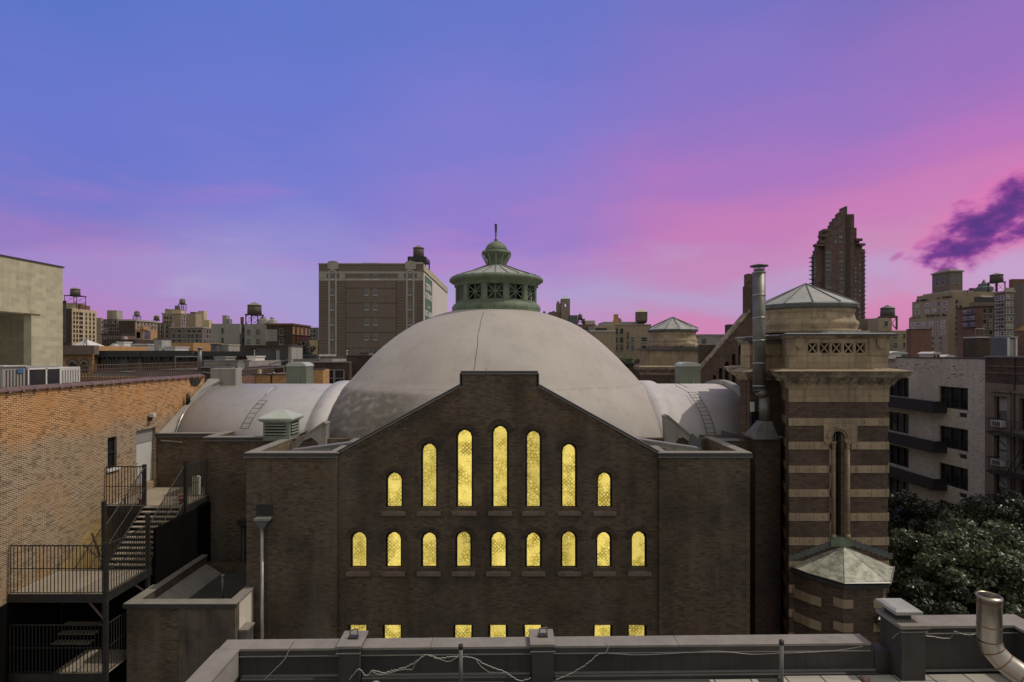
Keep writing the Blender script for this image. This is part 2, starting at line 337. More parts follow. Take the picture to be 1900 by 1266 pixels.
# ------------------------------------------------------------------ geometry helpers
def X(px, D): return (px-CX)/F*D
def Z(py, D): return EZ-(py-HY)/F*D
def DX(px, x): return F*x/(px-CX)           # distance at which the plane x=const is seen at column px
class MB:
    def __init__(s): s.v = []; s.f = []; s.m = []; s.sm = []
    def face(s, pts, m=0, smooth=False):
        i = len(s.v); s.v += [tuple(p) for p in pts]; s.f.append(tuple(range(i, i+len(pts)))); s.m.append(m); s.sm.append(smooth)
    def box(s, x0, x1, y0, y1, z0, z1, m=0):
        i = len(s.v); s.v += [(x, y, z) for z in (z0, z1) for y in (y0, y1) for x in (x0, x1)]
        for f in ((0,2,3,1), (4,5,7,6), (0,1,5,4), (2,6,7,3), (0,4,6,2), (1,3,7,5)): s.f.append(tuple(i+k for k in f)); s.m.append(m); s.sm.append(False)
        return s
    def shell(s, x0, x1, y0, y1, z0, z1, t=.3, m=0):
        s.box(x0, x1, y0, y0+t, z0, z1, m); s.box(x0, x1, y1-t, y1, z0, z1, m)
        s.box(x0, x0+t, y0+t, y1-t, z0, z1, m); s.box(x1-t, x1, y0+t, y1-t, z0, z1, m); return s
    def plate(s, axis, pts, a0, a1, holes=(), m=0):
        """polygon in the plane across `axis`, thickened from a0 to a1; holes go through"""
        def P(p, a): return {'y': (p[0], a, p[1]), 'x': (a, p[0], p[1]), 'z': (p[0], p[1], a)}[axis]
        loops = [list(pts)]+[list(h) for h in holes]
        tris = tessellate_polygon([[Vector((p[0], p[1], 0)) for p in lp] for lp in loops])
        flat = [p for lp in loops for p in lp]; n = len(flat); i = len(s.v)
        s.v += [P(p, a0) for p in flat]+[P(p, a1) for p in flat]
        for tr in tris:
            s.f.append(tuple(i+k for k in tr)); s.m.append(m); s.sm.append(False)
            s.f.append(tuple(i+n+k for k in reversed(tr))); s.m.append(m); s.sm.append(False)
        o = 0
        for lp in loops:
            L = len(lp)
            for k in range(L):
                a, c = o+k, o+(k+1) % L
                s.f.append((i+a, i+c, i+n+c, i+n+a)); s.m.append(m); s.sm.append(False)
            o += L
        return s
    def tube(s, p0, p1, r, n=8, m=0, r1=None, caps=True):
        p0 = Vector(p0); p1 = Vector(p1); d = (p1-p0).normalized(); r1 = r if r1 is None else r1
        a = d.orthogonal().normalized(); c = d.cross(a); i = len(s.v)
        for (p, rr) in ((p0, r), (p1, r1)):
            for k in range(n):
                th = 2*math.pi*k/n+math.pi/4; s.v.append(tuple(p+(a*math.cos(th)+c*math.sin(th))*rr))
        for k in range(n):
            s.f.append((i+k, i+(k+1) % n, i+n+(k+1) % n, i+n+k)); s.m.append(m); s.sm.append(n > 6)
        if caps:
            s.f.append(tuple(i+k for k in range(n))); s.m.append(m); s.sm.append(False)
            s.f.append(tuple(i+n+k for k in reversed(range(n)))); s.m.append(m); s.sm.append(False)
        return s
    def path(s, pts, r, n=6, m=0):
        for a, c in zip(pts, pts[1:]): s.tube(a, c, r, n, m)
        return s
    def lathe(s, cx, cy, prof, n=32, m=0, smooth=True, a0=0., a1=2*math.pi, rot=0., cap=True):
        full = abs(a1-a0-2*math.pi) < 1e-6; k = n if full else n+1; i = len(s.v)
        for (r, z) in prof:
            for j in range(k):
                th = a0+(a1-a0)*j/n+rot; s.v.append((cx+r*math.cos(th), cy+r*math.sin(th), z))
        for q in range(len(prof)-1):
            for j in range(n):
                j2 = (j+1) % k
                s.f.append((i+q*k+j, i+q*k+j2, i+(q+1)*k+j2, i+(q+1)*k+j)); s.m.append(m); s.sm.append(smooth)
        if full and cap:
            for q, rev in ((0, True), (len(prof)-1, False)):
                if prof[q][0] > 1e-4:
                    lp = [i+q*k+j for j in range(n)]; s.f.append(tuple(reversed(lp)) if rev else tuple(lp)); s.m.append(m); s.sm.append(False)
        return s
    def build(s, name, mats, parent=None, bevel=0, keep=False):
        me = bpy.data.meshes.new(name); me.from_pydata(s.v, [], s.f)
        for mm in (mats if isinstance(mats, (list, tuple)) else [mats]): me.materials.append(M[mm])
        me.polygons.foreach_set('material_index', s.m); me.polygons.foreach_set('use_smooth', s.sm)
        bm = bmesh.new(); bm.from_mesh(me); bmesh.ops.remove_doubles(bm, verts=bm.verts, dist=1e-5)
        if not keep: bmesh.ops.recalc_face_normals(bm, faces=bm.faces)
        bm.to_mesh(me); bm.free()
        o = bpy.data.objects.new(name, me); COL.objects.link(o)
        if parent is not None: adopt(o, parent)
        if bevel:
            bv = o.modifiers.new('bevel', 'BEVEL'); bv.width = bevel; bv.segments = 2; bv.limit_method = 'ANGLE'; bv.angle_limit = R(40)
        return o
def adopt(o, parent):
    o.parent = parent
    if parent.type == 'EMPTY': o.matrix_parent_inverse = Matrix.LocRotScale(parent.location, parent.rotation_euler, parent.scale).inverted()
def tag(o, label=None, cat=None, group=None, kind=None):
    if label: o['label'] = label
    if cat: o['category'] = cat
    if group: o['group'] = group
    if kind: o['kind'] = kind
    return o
def thing(name, label, cat, loc=(0,0,0), group=None):
    o = bpy.data.objects.new(name, None); COL.objects.link(o); o.location = loc; o.empty_display_size = .3
    return tag(o, label, cat, group)
def copy_tree(o, delta, parent=None):
    c = o.copy(); COL.objects.link(c); c.parent = parent
    if parent is None: c.location = o.location+Vector(delta)
    for ch in [q for q in bpy.data.objects if q.parent == o]: copy_tree(ch, (0,0,0), c)
    return c
def box(name, mat, parent, x0, x1, y0, y1, z0, z1, bevel=0): return MB().box(x0, x1, y0, y1, z0, z1).build(name, mat, parent, bevel)
def arch(xc, hw, z0, z1, n=8, rise=None):
    """outline of a round-headed opening"""
    r = rise or hw; pts = [(xc-hw, z0), (xc+hw, z0)]
    for k in range(n+1):
        a = math.pi*k/n; pts.append((xc+hw*math.cos(a), z1-r+r*math.sin(a)))
    return pts
def rect(x0, x1, z0, z1): return [(x0, z0), (x1, z0), (x1, z1), (x0, z1)]
def offset(poly, d):
    """grow a convex polygon given anticlockwise by d"""
    out = []; n = len(poly)
    for i in range(n):
        p0 = Vector(poly[i-1]); p1 = Vector(poly[i]); p2 = Vector(poly[(i+1) % n])
        e1 = (p1-p0).normalized(); e2 = (p2-p1).normalized(); n1_ = Vector((e1.y, -e1.x)); n2_ = Vector((e2.y, -e2.x))
        bis = (n1_+n2_); q = bis/(bis.length_squared/2.0) if bis.length > 1e-6 else n1_
        out.append(tuple(p1+q*d))
    return out
def prism(mb, poly, z0, z1, top=None, m=0):
    """stack between polygon `poly` at z0 and `top` (same count) at z1"""
    top = top or poly; n = len(poly); i = len(mb.v)
    mb.v += [(p[0], p[1], z0) for p in poly]+[(p[0], p[1], z1) for p in top]
    mb.f.append(tuple(i+k for k in reversed(range(n)))); mb.f.append(tuple(i+n+k for k in range(n)))
    for k in range(n): mb.f.append((i+k, i+(k+1) % n, i+n+(k+1) % n, i+n+k))
    mb.m += [m]*(n+2); mb.sm += [False]*(n+2)
    return mb

# window meshes shared between copies. Local: faces -Y, centre of the opening at the origin
WM = {}
def winmesh(w_, h, kind='plain', fm='paint_grey', gm='glass_dark', sm='stone_grey', recess=0.0):
    key = (round(w_, 2), round(h, 2), kind, fm, gm, sm)
    if key in WM: return WM[key]
    a, c = w_/2, h/2; ft = max(.04, w_*.07); mb = MB()
    mb.plate('y', rect(-a, a, -c, c), -.07, .01, [rect(-a+ft, a-ft, -c+ft, c-ft)], 0)
    mb.box(-a+ft, a-ft, -.02, .01, -c+ft, c-ft, 1)
    if kind in ('sash', 'grid', 'triple'): mb.box(-a+ft, a-ft, -.05, -.02, -ft*.4, ft*.4, 0)
    if kind == 'grid':
        for k in (-1, 1): mb.box(k*w_/6-ft*.3, k*w_/6+ft*.3, -.048, -.02, -c+ft, c-ft, 0)
        for k in (-1, 1): mb.box(-a+ft, a-ft, -.046, -.02, k*h/4-ft*.3, k*h/4+ft*.3, 0)
    if kind == 'triple':
        for k in (-1, 1): mb.box(k*w_/6-ft*.8, k*w_/6+ft*.8, -.048, -.02, -c+ft, c-ft, 0)
    mb.box(-a-ft, a+ft, -.14, .01, -c-ft*1.6, -c, 2)
    o = mb.build('window', [fm, gm, sm]); me = o.data; bpy.data.objects.remove(o)
    WM[key] = me
    return me
def window(parent, me, x, y, z, face='F'):
    o = bpy.data.objects.new('window', me); COL.objects.link(o); o.location = (x, y, z)
    o.rotation_euler = (0, 0, {'F': 0, 'R': R(90), 'L': R(-90)}[face])
    adopt(o, parent); return o
GL = ['glass_dark', 'glass_dark', 'glass_mid', 'glass_blind', 'glass_dark', 'glass_blue']
# ================================================================== GROUND
g = MB().box(-3000, 3000, -60, 3000, -.5, 0).build('ground', 'street_asphalt'); tag(g, kind='structure')

# ================================================================== CHURCH HALL
church = thing('church', 'big dark brick church with pale shallow dome, stepped gable and glowing yellow lancet windows', 'church', (-.6, 30, 0))
GY = 23.5                                    # gable plane; the flanking bays stand a little proud of it
gx = lambda px: X(px, GY); gz = lambda py: Z(py, GY)
up = [(731,879,25), (796,825,24), (862,799,25), (928,792,24.5), (990,801,23), (1056,826,23), (1122,879,22.5)]
lo = [(665,990,25), (730,990,24), (796,991,24), (860,989,24), (925,990,25.5), (990,991,24), (1056,989,23.5), (1121,990,23), (1186,989,23.5)]
th = [(663,), (727,), (859,), (924,), (989,), (1119,), (1183,)]
wins = [(px, yt, 942, w_) for px, yt, w_ in up]+[(px, yt, 1054, w_) for px, yt, w_ in lo]+[(p[0], 1162, 1232, 29) for p in th]
holes = []; gm = church
for (px, yt, yb, w_) in wins:
    hw = (w_+8)/2*GY/F; xc = gx(px)
    if yt == 1162: holes.append(rect(xc-hw, xc+hw, gz(yb), gz(yt-2)))
    else: holes.append(arch(xc, hw, gz(yb), gz(yt-4.5), 8, hw*1.0))
out = [(gx(627), 0), (gx(1222), 0), (gx(1222), gz(842)), (gx(998), gz(716)), (gx(998), gz(691)), (gx(855), gz(691)), (gx(855), gz(716)), (gx(627), gz(842))]
gw = MB().plate('y', out, GY, GY+.42, holes).build('gable_wall', 'brick_church', church)
random.seed(3)
for i, (px, yt, yb, w_) in enumerate(wins):
    hw = w_/2*GY/F; xc = gx(px); low = yt == 1162; ow = (w_+8)/2*GY/F
    jit = [random.uniform(-.012, .012) for _ in range(6)]
    if low: op = [(xc-hw+jit[0]*3, gz(yb)), (xc+hw+jit[1]*3, gz(yb)), (xc+hw+jit[2], gz(yt)), (xc-hw+jit[3], gz(yt))]
    else:   # cut-glass head: a blunt five-sided point
        zt, zb = gz(yt), gz(yb)+.02; r = hw
        op = [(xc-hw, zb), (xc+hw, zb), (xc+hw, zt-r*.95), (xc+hw*.80, zt-r*.42), (xc+hw*.30, zt-.01), (xc-hw*.15, zt), (xc-hw*.78, zt-r*.40), (xc-hw, zt-r*.95)]
    wp = MB().plate('y', op, GY+.20, GY+.23).build('window', 'lit_glass_%d' % (i % 6), church)
    ho = holes[i]
    fr = MB().plate('y', [( (p[0]-xc)*.995+xc, p[1]) for p in ho], GY+.16, GY+.24, [op]).build('frame', 'iron_black', wp)
    MB().box(xc-ow-.13, xc+ow+.13, GY-.12, GY+.18, gz(yb+14), gz(yb+7)).plate('x', [(GY+.17, gz(yb+7)), (GY-.02, gz(yb+7)), (GY+.17, gz(yb+1))], xc-ow+.01, xc+ow-.01).build('sill', 'brownstone', wp, .01)
    # ring of header bricks round each arch head
    if not low:
        mb = MB(); nb = 13
        for k in range(nb):
            a = math.pi*(k+.5)/nb; c, s_ = math.cos(a), math.sin(a); zc = gz(yt-4.5)-ow
            for (r0, r1) in ((ow+.015, ow+.20),):
                da = math.pi/nb*.40
                pts = [(xc+r*math.cos(q), zc+r*math.sin(q)) for r, q in ((r0, a-da), (r1, a-da), (r1, a+da), (r0, a+da))]
                mb.plate('y', pts, GY-.012, GY+.01)
        mb.build('brick_arch', 'brick_brown', wp)
# raked and stepped coping of the gable: dark flashing with a thin bright lip
def coping(parent, pts, y0, y1, t_=.09, mat='coping_dark', lipmat='coping_metal', name='coping'):
    mb = MB(); lip = MB()
    for (xa, za), (xb, zb) in zip(pts, pts[1:]):
        if abs(xa-xb) < 1e-4:
            s_ = .05; mb.box(xa-s_, xa+s_, y0, y1, min(za, zb)-.0, max(za, zb)+.0)
        else:
            mb.plate('y', [(xa, za+.002), (xb, zb+.002), (xb, zb+t_), (xa, za+t_)], y0-.05, y1+.05)
            lip.plate('y', [(xa, za-.03), (xb, zb-.03), (xb, zb-.005), (xa, za-.005)], y0-.075, y0-.04)
            lip.plate('y', [(xa, za+t_+.001), (xb, zb+t_+.001), (xb, zb+t_+.012), (xa, za+t_+.012)], y0-.03, y1+.03)
    c = mb.build(name, mat, parent); lip.build('lip', lipmat, c)
    return c
coping(church, [(gx(625), gz(842)), (gx(855), gz(716)), (gx(855), gz(693)), (gx(998), gz(693)), (gx(998), gz(716)), (gx(1224), gz(842))], GY, GY+.42)
# soldier course under the rakes
for (xa, ya, xb, yb) in ((640, 842, 852, 725), (1001, 725, 1208, 842)):
    mb = MB(); n = 46
    for k in range(n):
        u = (k+.5)/n; px = xa+(xb-xa)*u; py = ya+(yb-ya)*u
        ax, az_ = gx(px), gz(py); dx, dz = gx(xb)-gx(xa), gz(yb)-gz(ya); L = math.hypot(dx, dz); dx /= L; dz /= L
        nx, nz = (dz, -dx) if dz*0-dx*1 < 0 else (-dz, dx)
        h = .026
        mb.plate('y', [(ax-dx*h, az_-dz*h), (ax+dx*h, az_+dz*h), (ax+dx*h+nx*.2, az_+dz*h+nz*.2), (ax-dx*h+nx*.2, az_-dz*h+nz*.2)], GY-.008, GY+.01)
    mb.build('soldier_course', 'brick_brown', church)

# flanking bays and the blocks stepping back on the west
WY = 23.36; WT = gz(846)
TOP = Z(842, 23.4)
def bay(x0, x1, y0, y1, ztop, cope=True, nm='bay_wall'):
    w_ = MB().shell(x0, x1, y0, y1, 0, ztop, .34).build(nm, 'brick_church', church)
    mb = MB(); n = int((x1-x0)/.085)
    for k in range(n):
        xx = x0+(x1-x0)*(k+.5)/n; mb.box(xx-.028, xx+.028, y0-.008, y0+.01, ztop-.30, ztop-.09)
    mb.build('soldier_course', 'brick_church', w_)
    # coping ring
    c = MB(); t_ = .42
    c.box(x0-.06, x1+.06, y0-.06, y0-.06+t_, ztop+.002, ztop+.06)
    c.box(x0-.06, x0-.06+t_, y0-.06+t_, y1, ztop+.002, ztop+.06); c.box(x1+.06-t_, x1+.06, y0-.06+t_, y1, ztop+.002, ztop+.06)
    co = c.build('coping', 'coping_stone', church, .01)
    MB().box(x0-.075, x1+.075, y0-.085, y0-.062, ztop-.115, ztop+.03).build('fascia', 'coping_dark', co)
    MB().box(x0-.08, x1+.08, y0-.10, y0-.086, ztop-.135, ztop-.115).build('lip', 'coping_metal', co)
    return w_
bay(gx(460), gx(627), WY, 27.75, TOP)
bay(gx(1222), gx(1389), WY, 27.9, TOP)
bay(-15.1, gx(460)-.004, 27.8, 31.4, TOP-.02)
bay(-18.55, -15.105, 29.6, 31.4, Z(806, 29.6))
# low roof decks behind the parapets
MB().box(gx(460)+.36, gx(627)-.36, WY+.36, 27.4, TOP-1.0, TOP-.75).box(gx(1222)+.36, gx(1389)-.36, WY+.36, 27.5, TOP-1.0, TOP-.75).box(gx(628), gx(1221), GY+.44, 27.9, TOP-1.3, TOP-.95).box(gx(628), gx(1221), 27.91, 48, 0, TOP-.95).box(-14.7, -10.96, 28.2, 31.0, TOP-1.1, TOP-.8).build('roof_deck', 'membrane', church)

# dome
DXC, DYC = X(919, 36), 36.0
def rtrue(w_, D=36.): return D*math.sin(math.atan(w_/F))
zd = lambda py: Z(py, DYC)
prof = [(rtrue(322), zd(835)), (rtrue(319), zd(812)), (rtrue(311), zd(782)), (rtrue(299), zd(750)), (rtrue(283), zd(722)), (rtrue(268), zd(704)), (rtrue(249), zd(684)), (rtrue(222), zd(657)), (rtrue(190), zd(631)), (rtrue(152), zd(606)), (rtrue(116), zd(590)), (rtrue(82), zd(580)), (rtrue(40), zd(574)), (0.0, zd(572))]
def smoothprof(p, k=4):
    out_ = []
    for i in range(len(p)-1):
        p0 = p[max(i-1, 0)]; p1 = p[i]; p2 = p[i+1]; p3 = p[min(i+2, len(p)-1)]
        for j in range(k):
            u = j/k
            out_.append(tuple(.5*((2*p1[q])+(-p0[q]+p2[q])*u+(2*p0[q]-5*p1[q]+4*p2[q]-p3[q])*u*u+(-p0[q]+3*p1[q]-3*p2[q]+p3[q])*u**3) for q in (0, 1)))
    return out_+[p[-1]]
pr = [(r*(1-0.0), z) for r, z in smoothprof(prof)]
pr = [p for p in pr if p[1] > zd(706)]
skirt = [(9.8, 3.6, 18.0), (9.8, 3.55, 18.73), (9.75, 3.28, 19.45), (9.73, 3.08, 19.85), (9.70, 2.88, 20.25), (9.65, 2.65, 20.7), (9.60, 2.42, 21.1), (9.50, 2.2, 21.5), (9.32, 2.05, 21.87), (9.12, 2.0, 22.12)]
dm = MB(); dm.lathe(DXC, DYC, [(a, z) for a, p, z in skirt]+pr, 128)
for r_, (a, p, z) in enumerate(skirt):
    for j_ in range(128):
        th_ = 2*math.pi*j_/128; c_, s_ = math.cos(th_), math.sin(th_); k_ = a/((abs(c_)**p+abs(s_)**p)**(1/p)); dm.v[r_*128+j_] = (DXC+c_*k_, DYC+s_*k_, z)
for i, v in enumerate(dm.v):      # hand-trowelled unevenness
    nn = noise.noise(Vector(v)*.35)*.07+noise.noise(Vector(v)*1.3)*.018
    d = Vector((v[0]-DXC, v[1]-DYC, 0)); L = d.length
    if L > .4: d /= L; dm.v[i] = (v[0]+d.x*nn, v[1]+d.y*nn, v[2]+nn*.5)
dome = dm.build('dome', 'dome_render', church)
def dome_pt(az_, z, lift=.012):
    r = 0
    for (r0, z0), (r1, z1) in zip(pr, pr[1:]):
        if z0 <= z <= z1: r = r0+(r1-r0)*(z-z0)/(z1-z0)
    v = Vector((DXC+r*math.cos(az_), DYC+r*math.sin(az_), z)); nn = noise.noise(v*.35)*.07+noise.noise(v*1.3)*.018
    return (v.x+(nn+lift)*math.cos(az_), v.y+(nn+lift)*math.sin(az_), z+nn*.5+lift)
random.seed(5)
for (a0, z0, z1, rr_) in ((-1.72, zd(583)-.15, zd(706)-.9, .010), (-1.60, zd(676), zd(706)-.9, .006)):
    pts = []; a = a0
    for k in range(26):
        z = z0+(z1-z0)*k/25; a += random.uniform(-.004, .008) if a0 < -1.7 else random.uniform(0, .006); pts.append(dome_pt(a, z, .004))
    MB().path(pts, rr_, 4).build('crack', 'shade_black', dome)

# barrel vault transept, its raised arch ribs and end walls
def arc(yc, zc, ry, rz, a0, a1, n):
    return [(yc-ry*math.cos(a0+(a1-a0)*k/n), zc+rz*math.sin(a0+(a1-a0)*k/n)) for k in range(n+1)]
ZB = TOP-.9; CREST = Z(713, 35.3)
va = [(29.75, 8.0)]+arc(35.6, ZB-.2, 5.85, CREST-ZB+.2, 0.0, math.pi, 40)+[(41.45, 8.0)]
def vault(x0, x1, prof_, nm, mat, lift=0.):
    mb = MB(); n = len(prof_)
    for k in range(n-1):
        (ya, za), (yb, zb) = prof_[k], prof_[k+1]
        i = len(mb.v); mb.v += [(x0, ya, za), (x1, ya, za), (x1, yb, zb), (x0, yb, zb)]; mb.f.append((i, i+1, i+2, i+3)); mb.m.append(0); mb.sm.append(True)
    for xx in (x0, x1): mb.face([(xx, y, z) for y, z in prof_])
    return mb.build(nm, mat, church)
vault(-17.9, DXC, va, 'barrel_vault', 'membrane')
vault(DXC+.01, 13.0, va, 'barrel_vault', 'membrane')
ribp = [(29.45, 8.0)]+arc(35.6, ZB-.3, 6.15, CREST-ZB+.5, 0.0, math.pi, 40)+[(41.75, 8.0)]
vault(-10.8, -9.6, ribp, 'arch_rib', 'membrane'); vault(7.55, 8.75, ribp, 'arch_rib', 'membrane')
# raised end wall following the curve on the west, boxed top, handrail pipe
endp = [(29.62, Z(806, 29.6)+.065), (34.5, 22.42), (36.7, 22.42), (41.6, 19.9), (41.6, ZB-.6), (29.96, ZB-.6)]
ew = MB().plate('x', endp, -18.5, -17.85).build('end_wall', 'stucco_grey', church)
MB().box(-18.45, -16.9, 34.6, 35.4, CREST-.2, CREST+1.0).build('end_block', 'stucco_grey', church, .02)
pts = [(-17.75, y, z+.28) for y, z in arc(35.6, ZB-.2, 5.85, CREST-ZB+.2, .16, 1.45, 14)]
MB().path([(-18.3, 29.5, ZB+.5), (-17.2, 29.45, ZB+.42), (-17.75, 29.9, ZB+.2)]+pts+[(-16.9, 34.9, CREST+.55)], .035).build('pipe_rail', 'zinc_pipe', church)
vault(13.005, 13.4, [(y, z+.25) for y, z in va], 'end_wall', 'lead_roof')
# flying buttresses against the dome: arched underside
def buttress(ptsA, y, tk, arch_pts=None, nm='flying_buttress', mat='concrete'):
    b_ = MB().plate('y', ptsA, y, y+tk, arch_pts or ()).build(nm, mat, church)
    return b_
for sgn in (-1, 1):
    D = 27.2; bx_ = lambda px: X(px, D); bz = lambda py: Z(py, D)
    if sgn > 0: P_ = [(1236,845), (1250,845), (1254,822), (1262,808), (1280,820), (1292,835), (1304,836), (1299,824), (1239,773), (1233,776)]
    else: P_ = [(603,848), (589,848), (590,822), (578,812), (562,818), (548,836), (534,838), (540,826), (601,786), (606,789)]
    buttress([(bx_(a), bz(c)) for a, c in P_], D, .45)
    MB().plate('y', [(bx_(a), bz(c)) for a, c in ([(1233,776),(1239,773),(1299,824),(1299,821),(1239,770),(1232,773)] if sgn > 0 else [(606,789),(601,786),(540,826),(540,823),(601,782.5),(607,786)])], D-.08, D+.53).build('buttress_cap', 'coping_stone', church)
    D = 25.2
    if sgn > 0: P_ = [(1176,816), (1296,834), (1296,842), (1262,838), (1236,833), (1200,829), (1176,836)]
    else: P_ = [(662,822), (540,838), (540,846), (575,843), (600,838), (640,834), (662,838)]
    buttress([(X(a, D), Z(c, D)) for a, c in P_], D, .35)
    MB().plate('y', [(X(a, D), Z(c, D)) for a, c in ([(1176,813),(1296,831),(1296,834),(1176,816)] if sgn > 0 else [(662,819),(540,835),(540,838),(662,822)])], D-.06, D+.41).build('buttress_cap', 'coping_metal', church)
# low block east of the right bay, running to the tower, with its door-side pieces
MB().box(gx(1389)+.1, 12.55, 27.95, 31, 0, Z(818, 27.95)).build('link_wall', 'brick_church', church)
MB().box(gx(1389)+.02, 11.2, 27.85, 28.3, Z(818, 27.95)+.002, Z(818, 27.95)+.06).build('coping', 'coping_metal', church)
MB().plate('y', [(X(1344, 29.2), Z(815, 29.2)), (X(1344, 29.2), Z(800, 29.2)), (X(1368, 29.2), Z(808, 29.2)), (X(1368, 29.2), Z(815, 29.2))], 29.2, 29.6).build('flying_buttress', 'lead_dark', church)
# small plinth stub beside the right buttress
MB().plate('y', [(X(1278, 26.2), Z(832, 26.2)), (X(1287, 26.2), Z(806, 26.2)), (X(1299, 26.2), Z(817, 26.2)), (X(1299, 26.2), Z(832, 26.2))], 26.2, 26.5).build('roof_stub', 'lead_dark', church)
# corner block under the flue
MB().box(X(1395, 27.6), X(1441, 27.6), 27.2, 28.6, 0, Z(812, 27.2)).build('flue_pier', 'brick_brown', church)
MB().box(X(1391, 27.6), X(1444, 27.6), 27.1, 28.7, Z(812, 27.2)+.002, Z(812, 27.2)+.07).build('coping', 'coping_metal', church)
# thin cable and rain pipe on the west bay
MB().path([(X(497, 23.3), 23.28, Z(842, 23.3)), (X(496, 23.3), 23.30, Z(850, 23.3)), (X(500, 23.3), 23.335, Z(862, 23.3)), (X(499, 23.3), 23.335, Z(1180, 23.3))], .012, 5).build('wall_cable', 'iron_grey', church)
hd = MB().plate('y', [(X(471, 23.1), Z(940, 23.1)), (X(501, 23.1), Z(940, 23.1)), (X(501, 23.1), Z(966, 23.1)), (X(471, 23.1), Z(966, 23.1))], 23.32, 23.355)
hd.build('scupper', 'iron_black', church)
hp = [(X(473, 23), Z(966, 23)), (X(499, 23), Z(966, 23)), (X(490, 23), Z(981, 23)), (X(482, 23), Z(981, 23))]
h_ = MB().plate('y', hp, 22.95, 23.32).build('hopper', 'lead_dark', church)
MB().box(X(472, 23), X(500, 23), 22.92, 23.33, Z(966, 23)+.002, Z(962, 23)).build('rim', 'coping_metal', h_)
MB().tube((X(486, 23.2), 23.22, Z(980, 23.2)), (X(487, 23.2), 23.22, 2), .075, 10).build('rain_pipe', 'zinc_pipe', church)
# a second dark downpipe in the re-entrant corner
MB().tube((X(450, 27.5), 27.62, Z(965, 27.5)), (X(450, 27.5), 27.62, 5), .13, 10).box(X(441, 27.5), X(457, 27.5), 27.4, 27.79, Z(975, 27.5), Z(966, 27.5)).build('rain_pipe', 'iron_black', church)
# sunlit quoin edge of the left bay is plain brickwork: nothing to add

# roof ladders on the vault
def ladder(xt, xb, a_t, a_b, n, w_, hoop):
    mb = MB(); L = []; Rr = []
    for k in range(n+1):
        u = k/n; a = a_b+(a_t-a_b)*u; y, z = 35.6-5.85*math.cos(a), ZB-.2+(CREST-ZB+.2)*math.sin(a)+.12
        xc = xb+(xt-xb)*u; L.append((xc-w_/2, y-.1, z)); Rr.append((xc+w_/2, y-.1, z))
        if k % 1 == 0: mb.tube(L[-1], Rr[-1], .012, 5)
    mb.path(L, .016, 5); mb.path(Rr, .016, 5)
    o = mb.build('roof_ladder', 'iron_black', church)
    l = Vector(L[-1]); MB().path([l, l+Vector((hoop, .3, .35)), l+Vector((hoop*1.3, .9, .75)), l+Vector((hoop*1.3+.12, 1.1, .6)), l+Vector((.1, .4, .25))], .014, 5).build('hoop_rail', 'iron_black' if hoop < 0 else 'zinc_pipe', o)
ladder(10.35, 10.55, 1.05, .15, 13, .46, -.55)
ladder(-13.9, -14.2, .85, .35, 6, .40, .30)
# stair-head sheds on the crest
def shed(x0, x1, y0, y1, z0, z1, label_):
    s_ = MB().box(x0, x1, y0, y1, z0, z1).build('roof_shed', 'shed_green', church)
    n = 8; pts = [(x0-.05, z1)]+[(x0-.05+(x1-x0+.1)*k/n, z1+.28*math.sin(math.pi*k/n)**.6) for k in range(1, n)]+[(x1+.05, z1)]
    pts = [(x0-.05, z1+.001), (x1+.05, z1+.001), (x1-.1, z1+.18), (x1-.32, z1+.26), (x0+.28, z1+.26), (x0+.06, z1+.16)]
    MB().plate('y', pts, y0-.05, y1+.05).build('roof', 'shed_top', s_)
    MB().path([(x0+(x1-x0)*.62, y0-.06, z0+.1), (x0+(x1-x0)*.62, y0-.06, z0+(z1-z0)*.45)], .03, 6).build('pipe', 'zinc_pipe', s_)
    return s_
tag(shed(X(531, 36.6), X(568, 36.6), 36.6, 37.9, CREST-.3, Z(680, 36.6), ''), 'green roof shed on the west vault, its east side pale')
tag(shed(X(1263, 36.6), X(1300, 36.6), 36.6, 37.9, CREST-.3, Z(680, 36.6), ''), 'green roof shed on the east vault')
# louvred ventilator
D = 27.0; vx0, vx1 = X(488, D), X(537, D); vy1 = D+1.25; vz0, vz1 = Z(814, D), Z(783, D)
vn = thing('roof_ventilator', 'pale green louvred roof ventilator with a hipped cap on the west parapet', 'ventilator', ((vx0+vx1)/2, D+.6, vz0))
MB().box(vx0, vx1, D, vy1, vz0-.1, vz1).build('housing', 'louver_green', vn, .01)
MB().box(vx0+.10, vx1-.16, D-.012, D-.002, vz0+.14, vz1-.08).box(vx1+.002, vx1+.012, D+.18, vy1-.2, vz0+.14, vz1-.08).build('louver_recess', 'shade_black', vn)
mb = MB()
for k in range(4):
    z = vz0+.18+k*.14
    mb.plate('x', [(D-.005, z+.07), (D-.07, z), (D-.07, z+.015), (D-.005, z+.085)], vx0+.08, vx1-.14)
    mb.plate('y', [(vx1+.005, z+.07), (vx1+.07, z), (vx1+.07, z+.015), (vx1+.005, z+.085)], D+.16, vy1-.18)
mb.build('louver', 'louver_green', vn)
e = .18; mb = MB(); base = [(vx0-e, D-e), (vx1+e, D-e), (vx1+e, vy1+e), (vx0-e, vy1+e)]; cx_, cy_ = (vx0+vx1)/2, D+.62
prism(mb, offset(base, -.12), vz1+.002, vz1+.10, base); prism(mb, base, vz1+.102, vz1+.17)
prism(mb, base, vz1+.172, vz1+.52, [(cx_-.28, cy_-.18), (cx_+.18, cy_-.18), (cx_+.18, cy_+.18), (cx_-.28, cy_+.18)])
mb.build('cap', 'shed_top', vn)

